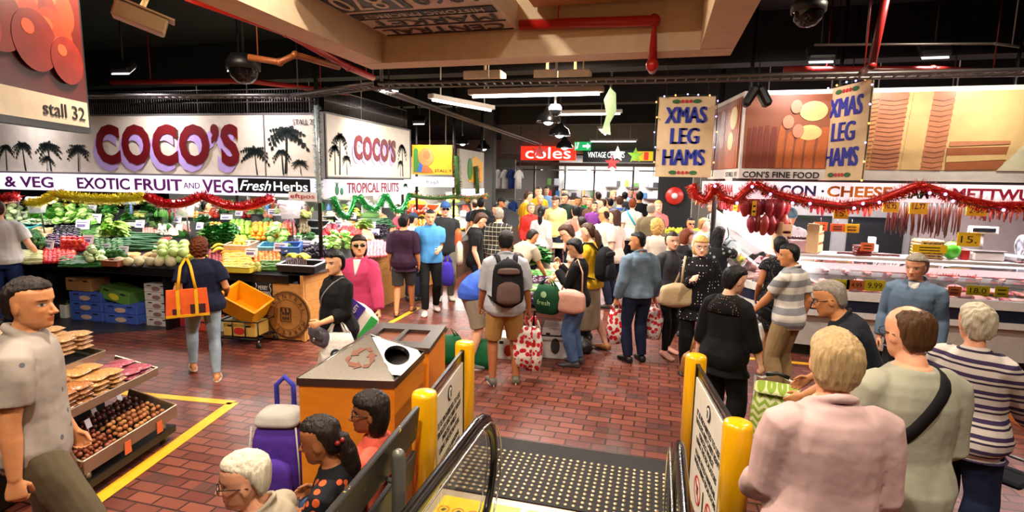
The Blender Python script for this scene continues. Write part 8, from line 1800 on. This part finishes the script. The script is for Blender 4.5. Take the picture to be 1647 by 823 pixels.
# ------------------------------------------------------------------ bags, packs and things carried
def on(k,name,label,cat): # a thing in the frame of the person carrying it
 a=A[k];t=thing(name,label,cat,a['pos'],a['face']);t.scale=(a['s'],)*3;return t
def softbox(m,c,d,e=.55,M=Matrix.Identity(3),taper=.85,n=20,rows=8):
 """soft pillow-like bag body"""
 rr=[]
 for k in range(rows+1):
  u=-1+2*k/rows;s_=max(.08,(1-abs(u)**5))**.5*(1-(1-taper)*(u+1)/2)
  rr.append([V(c)+M@V((math.copysign(abs(math.cos(a))**e,math.cos(a))*d[0]/2*s_,math.copysign(abs(math.sin(a))**e,math.sin(a))*d[1]/2*s_,u*d[2]/2))for a in(2*PI*j/n for j in range(n))])
 m.loft(rr)
def backpack(k,label,c1,c2,sc=1.0,oy=0.0,lean=0.0):
 t=on(k,'backpack',label,'backpack');y0=-.21+oy;M=Rx(-lean);fab,fab2=cloth('pack_'+c1,c1),cloth('pack_'+c2,c2)
 m=MB();softbox(m,(0,y0,1.19),(.32*sc,.19,.46*sc),M=M);m.build('body',[fab],t)
 m=MB();softbox(m,(0,y0-.085,1.10),(.24*sc,.09,.22*sc),M=M);m.build('pocket',[fab2],t);m=MB();softbox(m,(0,y0-.075,1.33),(.22*sc,.07,.07),M=M);m.build('flap',[fab2],t)
 for sx in(1,-1):m=MB();m.tube([(sx*.08,y0+.05,1.36),(sx*.10,-.07,1.462),(sx*.11,.04,1.455),(sx*.125,.145,1.33),(sx*.15,.15,1.15),(sx*.19,.03,1.03),(sx*.15,y0+.05,1.0)],.026,n=6,sq=.4);m.build('strap',[fab],t)
 m=MB();m.tube([(-.04,y0+.06,1.41),(0,y0+.05,1.46),(.04,y0+.06,1.41)],.009,n=6);m.build('handle',[fab],t)
backpack('cap','black backpack with brown pockets worn by the man in the dark cap','121013','5a4640',1.12,-.03,.08);backpack('yellow','black backpack worn by the woman in yellow','0f0f12','1c1c20',1.0)
backpack('man with a grey backpack in a blue tee shirt','grey and tan backpack in the crowd on the blue tee shirt man','5a6660','8a8468',.95)
def plastic_bag(label,p,d,mt,blot=None,rz=0.0,name='plastic_bag',logo=None):
 """thin carrier bag hanging from the point p by two looped handles"""
 t=thing(name,label,'bag',p,rz);x,y,z=d;r=random.Random(label);m=MB();rr=[]
 for zz,sx,sy in((-z,.55,.5),(-z+.012,.8,.8),(-z*.75,1,1),(-z*.5,1,.95),(-z*.32,.86,.7),(-z*.2,.72,.4)):
  rr.append([V((math.copysign(abs(math.cos(a))**.7,math.cos(a))*x/2*sx*r.uniform(.9,1.08),math.copysign(abs(math.sin(a))**.7,math.sin(a))*y/2*sy*r.uniform(.85,1.1),zz))for a in(2*PI*j/20 for j in range(20))])
 m.loft(rr);m.build('body',[mt],t)
 m=MB();[m.tube([(sx*x*.33,0,-z*.22),(sx*x*.2,.01,-z*.09),(sx*.012,.01,0),(sx*x*.14,-.015,-z*.1),(sx*x*.24,-.01,-z*.23)],[.028,.014,.008,.014,.028],n=6,sq=.35)for sx in(1,-1)];m.build('handle',[mt],t)
 if logo:m=MB();disc(m,V((0,-y*.49,-z*.5)),V((1,0,0)),x*.16,x*.16,.012);m.m(1);disc(m,V((0,-y*.49-.012,-z*.5)),V((1,0,0)),x*.08,x*.08,.004);m.build('print',[mat('logo_dark','1c2a3a'),mat('white_print','e8e4dc')],t)
 return t
redw=cloth('red_white_bag','d8d2cc',rough=.35,spots='b8202a',sscale=19,sthr=.5,k=.6);whitebag=mat('white_bag_film','dad6ce',rough=.35,bump=.6,bscale=18)
h=A['cap']['rhand'];plastic_bag('red and white plastic bag nearest in the capped man\u2019s right hand',h+V((-.03,-.03,0)),(.24,.2,.60),redw,rz=.3);plastic_bag('red and white plastic bag behind the other in the capped man\u2019s right hand',h+V((.07,.03,0)),(.22,.18,.66),redw,rz=-.2)
h=A['denim'];plastic_bag('red and white plastic bag hanging left of the denim jacket man',h['lhand']+V((0,.06,.02)),(.24,.16,.58),redw,rz=.5);plastic_bag('red and white plastic bag hanging right of the denim jacket man',h['rhand']+V((.02,.08,.02)),(.28,.2,.55),redw,rz=-.3)
h=A['black'];h=h['w'](h['loc']['E'][-1].lerp(h['loc']['W'][-1],.35));t=plastic_bag('white plastic bag with a round dark logo on the arm of the woman in black',h+V((0,0,-.03)),(.32,.2,.62),whitebag,logo=1,rz=.35)
h=A['bend'];greenb=cloth('green_bag','0f5a34',rough=.6)
for dx,dy,lb in((-.30,.02,'dark green shopping bag left of the bending man'),(.16,.0,'dark green shopping bag right of the bending man\u2019s legs')):p=h['pos']+V((dx,dy,0));plastic_bag(lb,V((p.x,p.y,.46)),(.36,.24,.455),greenb,name='shopping_bag',rz=.2)
h=A['phone']['lhand'];p=at_y(889,452,7.15);t=plastic_bag('dark green shopping bag with pale lettering held over the trestle table edge',V((p.x+.05,6.55,1.16)),(.36,.2,.46),cloth('green_bag_dark','0c3a20'),name='shopping_bag',rz=-.3);m=MB();m.text('fresh',(0,-.104,-.3),(1,0,0),UZ,.06,.18,th=.004);disc(m,V((0,-.1,-.2)),V((1,0,0)),.04,.04);m.build('print',[mat('pale_green_print','9ac08a')],t)
h=A['man in a beige cap and white long sleeved shirt'];plastic_bag('orange tinted plastic bag held by the beige cap man',h['rhand']+V((0,-.06,0)),(.3,.24,.5),mat('orange_bag_film','d89a5a',rough=.35,bump=.6,bscale=18))
h=A['polo']['lhand'];plastic_bag('bulging white plastic bag held by the striped polo man',h+V((0,-.03,0)),(.3,.26,.36),whitebag);t=thing('sun_hat','black cap held in the hand of the striped polo man','hat',h+V((.16,-.06,.04)),.3);m=MB();softbox(m,(0,0,0),(.26,.16,.13),M=Ry(.5));m.build('crown',[T('121214')],t);m=MB();softbox(m,(.12,0,-.08),(.18,.18,.03),M=Ry(.7));m.build('brim',[T('121214')],t)
p=h+V((-.12,-.04,-.02));m=MB();m.loft([[V((sx*.055*k,sy*.035*k,z))for sx,sy in((-1,-1),(1,-1),(1,1),(-1,1))]for z,k in((-.24,1),(-.06,1),(0,.8))],smooth=False);tag(m.build('paper_bag',[mat('kraft_paper','b07a44',rough=.8)],None,p),'small brown paper bag beside the bulging white bag','bag')
h=A['sky'];t=plastic_bag('violet shopping bag hanging from the light blue polo man\u2019s arm',h['lhand']+V((.2,.02,-.05)),(.2,.14,.52),cloth('violet_bag','3a2ca0'),name='shopping_bag')
# shoulder bags
def shoulder_bag(k,name,label,c,d,col,strap,rz=0.0,flap=None,clasp=None,soft=.5,wd=.014):
 t=on(k,name,label,'handbag');lm=cloth('leather_'+col,col,rough=.45,k=.5);M=Rz(rz);m=MB();softbox(m,c,d,soft,M,.9);m.build('body',[lm],t)
 if strap:m=MB();m.tube(strap,wd,n=6,sq=.5);m.build('strap',[lm],t)
 if flap:m=MB();softbox(m,V(c)+M@V((0,d[1]*.42,d[2]*.2)),(d[0]*.98,d[1]*.3,d[2]*.6),soft,M,.95);m.build('flap',[lm],t)
 if clasp:m=MB();m.ball(V(c)+M@V((0,d[1]*.62,-d[2]*.08)),(.022,.012,.022),10,6);m.build('clasp',[mat('bright_steel','c8c4bc')],t)
shoulder_bag('black','purse','grey flap purse with a steel clasp worn by the woman in black',(-.05,.235,.86),(.30,.1,.2),'4a464e',None,0,1,1,.3);shoulder_bag('phone','shoulder_bag','slouchy pink shoulder bag of the woman lifting greens',(-.24,.03,.92),(.16,.42,.32),'c89684',[(-.22,-.12,1.05),(-.17,-.1,1.3),(-.14,-.02,1.46),(-.17,.09,1.3),(-.22,.16,1.05)],0,wd=.02)
shoulder_bag('blond','handbag','beige leather handbag of the smiling blonde woman',(.25,.14,.99),(.44,.14,.30),'b09a78',[(.2,.12,1.12),(.2,.18,1.3),(.17,.06,1.46),(.19,-.05,1.3),(.27,.04,1.12)],.3);shoulder_bag('lace','handbag','tan leather handbag on the arm of the woman in the lace top',(-.36,.1,.70),(.13,.34,.26),'8a5a2c',[(-.34,.0,.82),(-.33,.05,.98),(-.33,.12,.98),(-.34,.2,.82)],0,wd=.011)
t=on('tote','tote_bag','orange tote bag with yellow handles on the shoulder of the woman in navy','bag');om,ym=cloth('tote_orange','d85a24',rough=.5),cloth('tote_yellow','d8a018',rough=.5)
m=MB();m.loft([[V((-.15+sx*x_,-.27+sy*.055*k_,z))for sx,sy in((-1,-1),(1,-1),(1,1),(-1,1))]for z,x_,k_ in((.85,.2,1),(.87,.215,1),(1.15,.20,.5))],smooth=False);m.build('body',[om],t)
m=MB();m.box((-.15,-.27,.855),(.43,.125,.03));[m.box((-.15+sx*.09,-.323,1.0),(.035,.012,.3),M=Rx(-.09))for sx in(1,-1)];m.tube([(-.24,-.305,1.14),(-.2,-.2,1.40),(-.15,-.04,1.47),(-.13,.0,1.46)],.016,n=6,sq=.4);m.tube([(-.06,-.305,1.14),(-.1,-.2,1.40),(-.13,-.06,1.47),(-.14,.0,1.46)],.016,n=6,sq=.4);m.build('handle',[ym],t)
m=MB();m.box((-.05,-.327,.93),(.15,.008,.1),M=Rx(-.09));m.box((-.26,-.327,.91),(.08,.008,.06),M=Rx(-.09));m.build('print',[T('3a1c20')],t)
# long printed packet under the pink jacket woman's arm
h=A['jacket']['lhand'];t=thing('printed_packet','long white, violet and green printed packet held by the woman in the pink jacket','packet',h+V((-.16,-.12,.0)),.15);M=Ry(.62)
m=MB();softbox(m,(0,0,0),(.42,.1,.34),.4,M,1.0);m.build('body',[mat('packet_white','d4cec4',rough=.3)],t);m=MB();m.m(0);m.box(M@V((-.08,-.052,.02)),(.17,.012,.30),M=M);m.m(1);m.box(M@V((.15,-.052,-.01)),(.09,.012,.30),M=M);m.m(2);m.text('QUALITY',M@V((-.08,-.06,.05)),M@V((0,0,1)),M@V((-1,0,0)),.05,.2,th=.003);m.build('print',[mat('violet_print','3a2488'),mat('green_print_bright','2a9a44'),mat('white_print','e8e4dc')],t)
# cream and orange bag of the boy in black
shoulder_bag('boy','tote_bag','cream cloth bag on the shoulder of the boy in the black tee shirt',(-.02,-.27,1.02),(.40,.12,.42),'c4bda4',[(-.12,-.22,1.22),(-.12,-.08,1.46),(-.12,.02,1.46)]);shoulder_bag('boy','satchel','round orange satchel behind the boy in the black tee shirt',(-.1,-.28,1.26),(.24,.12,.34),'d05a2c',None,0,None,None,.9)
# shopping trolley with green chevrons, walking frame, purple trolley bag
def chevron():
 m,nt,b=_nt('green_chevron');tc=N(nt,'ShaderNodeTexCoord');sp=N(nt,'ShaderNodeSeparateXYZ');nt.links.new(tc.outputs['Object'],sp.inputs[0])
 pp=N(nt,'ShaderNodeMath',operation='PINGPONG');pp.inputs[1].default_value=.04;nt.links.new(sp.outputs[0],pp.inputs[0]);ad=N(nt,'ShaderNodeMath',operation='ADD');nt.links.new(pp.outputs[0],ad.inputs[0]);nt.links.new(sp.outputs[2],ad.inputs[1])
 md=N(nt,'ShaderNodeMath',operation='MULTIPLY');md.inputs[1].default_value=16.0;nt.links.new(ad.outputs[0],md.inputs[0]);fr=N(nt,'ShaderNodeMath',operation='FRACT');nt.links.new(md.outputs[0],fr.inputs[0]);gt=N(nt,'ShaderNodeMath',operation='GREATER_THAN');gt.inputs[1].default_value=.5;nt.links.new(fr.outputs[0],gt.inputs[0])
 nt.links.new(mixc(nt,gt.outputs[0],hx('d4d8a0'),hx('8aa82c')),b.inputs['Base Color']);b.inputs['Roughness'].default_value=.7;return m
h=A['lace']['rhand'];gx,gy=h.x+.10,h.y-.22;t=thing('shopping_trolley','shopping trolley with a green and white chevron bag and white bow handle','trolley',(gx,gy,0),-.2);m=MB();softbox(m,(0,0,.38),(.36,.28,.60),.4,taper=1.05);m.build('bag',[chevron()],t)
m=MB();softbox(m,(0,0,.69),(.37,.29,.05),.4);m.build('lid',[chevron()],t);dz=h.z;m=MB();m.tube([(-.16,.15,.1),(-.17,.17,.72),(-.12,.2,dz-.06),(0,.2,dz),(.12,.2,dz-.06),(.17,.17,.72),(.16,.15,.1)],.012,n=8);m.build('handle',[mat('white_tube','d8d6d0',rough=.3)],t);m=MB();m.tube([(-.09,.2,dz-.025),(0,.2,dz),(.09,.2,dz-.025)],.019,n=8);m.build('grip',[blk2],t)
for sx in(1,-1):m=MB();m.lathe([(.01,-.015),(.08,-.015),(.082,0),(.08,.015),(.01,.015)],c=(sx*.19,.12,.083),n=18,M=Ry(PI/2));m.build('wheel',[mat('castor_dark','222020')],t)
a=A['lady'];t=on('lady','walking_frame','grey wheeled walking frame with a dark seat held by the white haired lady','walking frame');tm=mat('frame_grey','8a8e94',rough=.3,metal=.6)
m=MB()
for sx in(1,-1):m.tube([(sx*.29,.28,.86),(sx*.29,.42,.84),(sx*.28,.5,.7),(sx*.27,.56,.12)],.014,n=8);m.tube([(sx*.28,.46,.6),(sx*.28,.22,.12)],.014,n=8)
m.tube([(-.28,.5,.66),(.28,.5,.66)],.012,n=8);m.build('frame',[tm],t);m=MB();m.box((0,.42,.55),(.46,.26,.04),bev=.015);m.build('seat',[T('141822')],t)
for sx in(1,-1):
 for y in(.2,.57):m=MB();m.lathe([(.01,-.014),(.075,-.014),(.078,0),(.075,.014),(.01,.014)],c=(sx*.28,y,.08),n=16,M=Ry(PI/2));m.build('wheel',[mat('castor_dark','222020')],t)
p=at_z(452,716,.5);t=thing('trolley_bag','purple and pale grey trolley backpack standing by the bench','backpack',(p.x,p.y,0),.25);pm,gm=cloth('pack_purple','4a2c8c'),cloth('pack_grey','a8a49c')
m=MB();softbox(m,(0,0,.42),(.36,.27,.6),.45,taper=.9);m.build('body',[pm],t);m=MB();softbox(m,(0,.0,.72),(.345,.26,.12),.5,taper=.7);m.build('top_panel',[gm],t);m=MB();softbox(m,(0,-.14,.32),(.28,.1,.3),.5);m.build('pocket',[pm],t)
m=MB();m.tube([(-.06,.1,.74),(-.06,.1,.90),(0,.1,.96),(.06,.1,.90),(.06,.1,.74)],.018,n=8);m.build('handle',[cloth('pack_blue','3a3aa0')],t);m=MB();[m.tube([(sx*.165,-.1,.16),(sx*.172,-.12,.42),(sx*.15,-.1,.68)],.006,n=5)for sx in(1,-1)];m.build('piping',[gm],t)
for sx in(1,-1):m=MB();m.lathe([(.01,-.015),(.055,-.015),(.057,0),(.055,.015),(.01,.015)],c=(sx*.13,.1,.058),n=14,M=Ry(PI/2));m.m(1);m.tube([(sx*.13,.1,.06),(sx*.13,.08,.2)],.014,n=6);m.build('wheel',[mat('castor_dark','222020'),blk2],t)
p=at_z(1655,600,.55);t=thing('low_display','low wooden display of orange packets at the right edge behind the walking frame','market stand',(p.x+.1,p.y+.1,0),.1);m=MB();m.box((.3,0,.22),(.9,.7,.44),bev=.01);m.build('body',[wood_mat('display_wood','8a4a1c','b8682a')],t)
for k in range(8):me=proto('nut_packet_apricot',None);fruit_obj('nut_packet',me,(p.x+.05+.16*(k%4),p.y-.1+.26*(k//4),.44),(0,0,1.5+rnd.uniform(-.2,.2)),1.1,'orange packet on the low wooden display at the right edge','orange packets on the low display','packet')
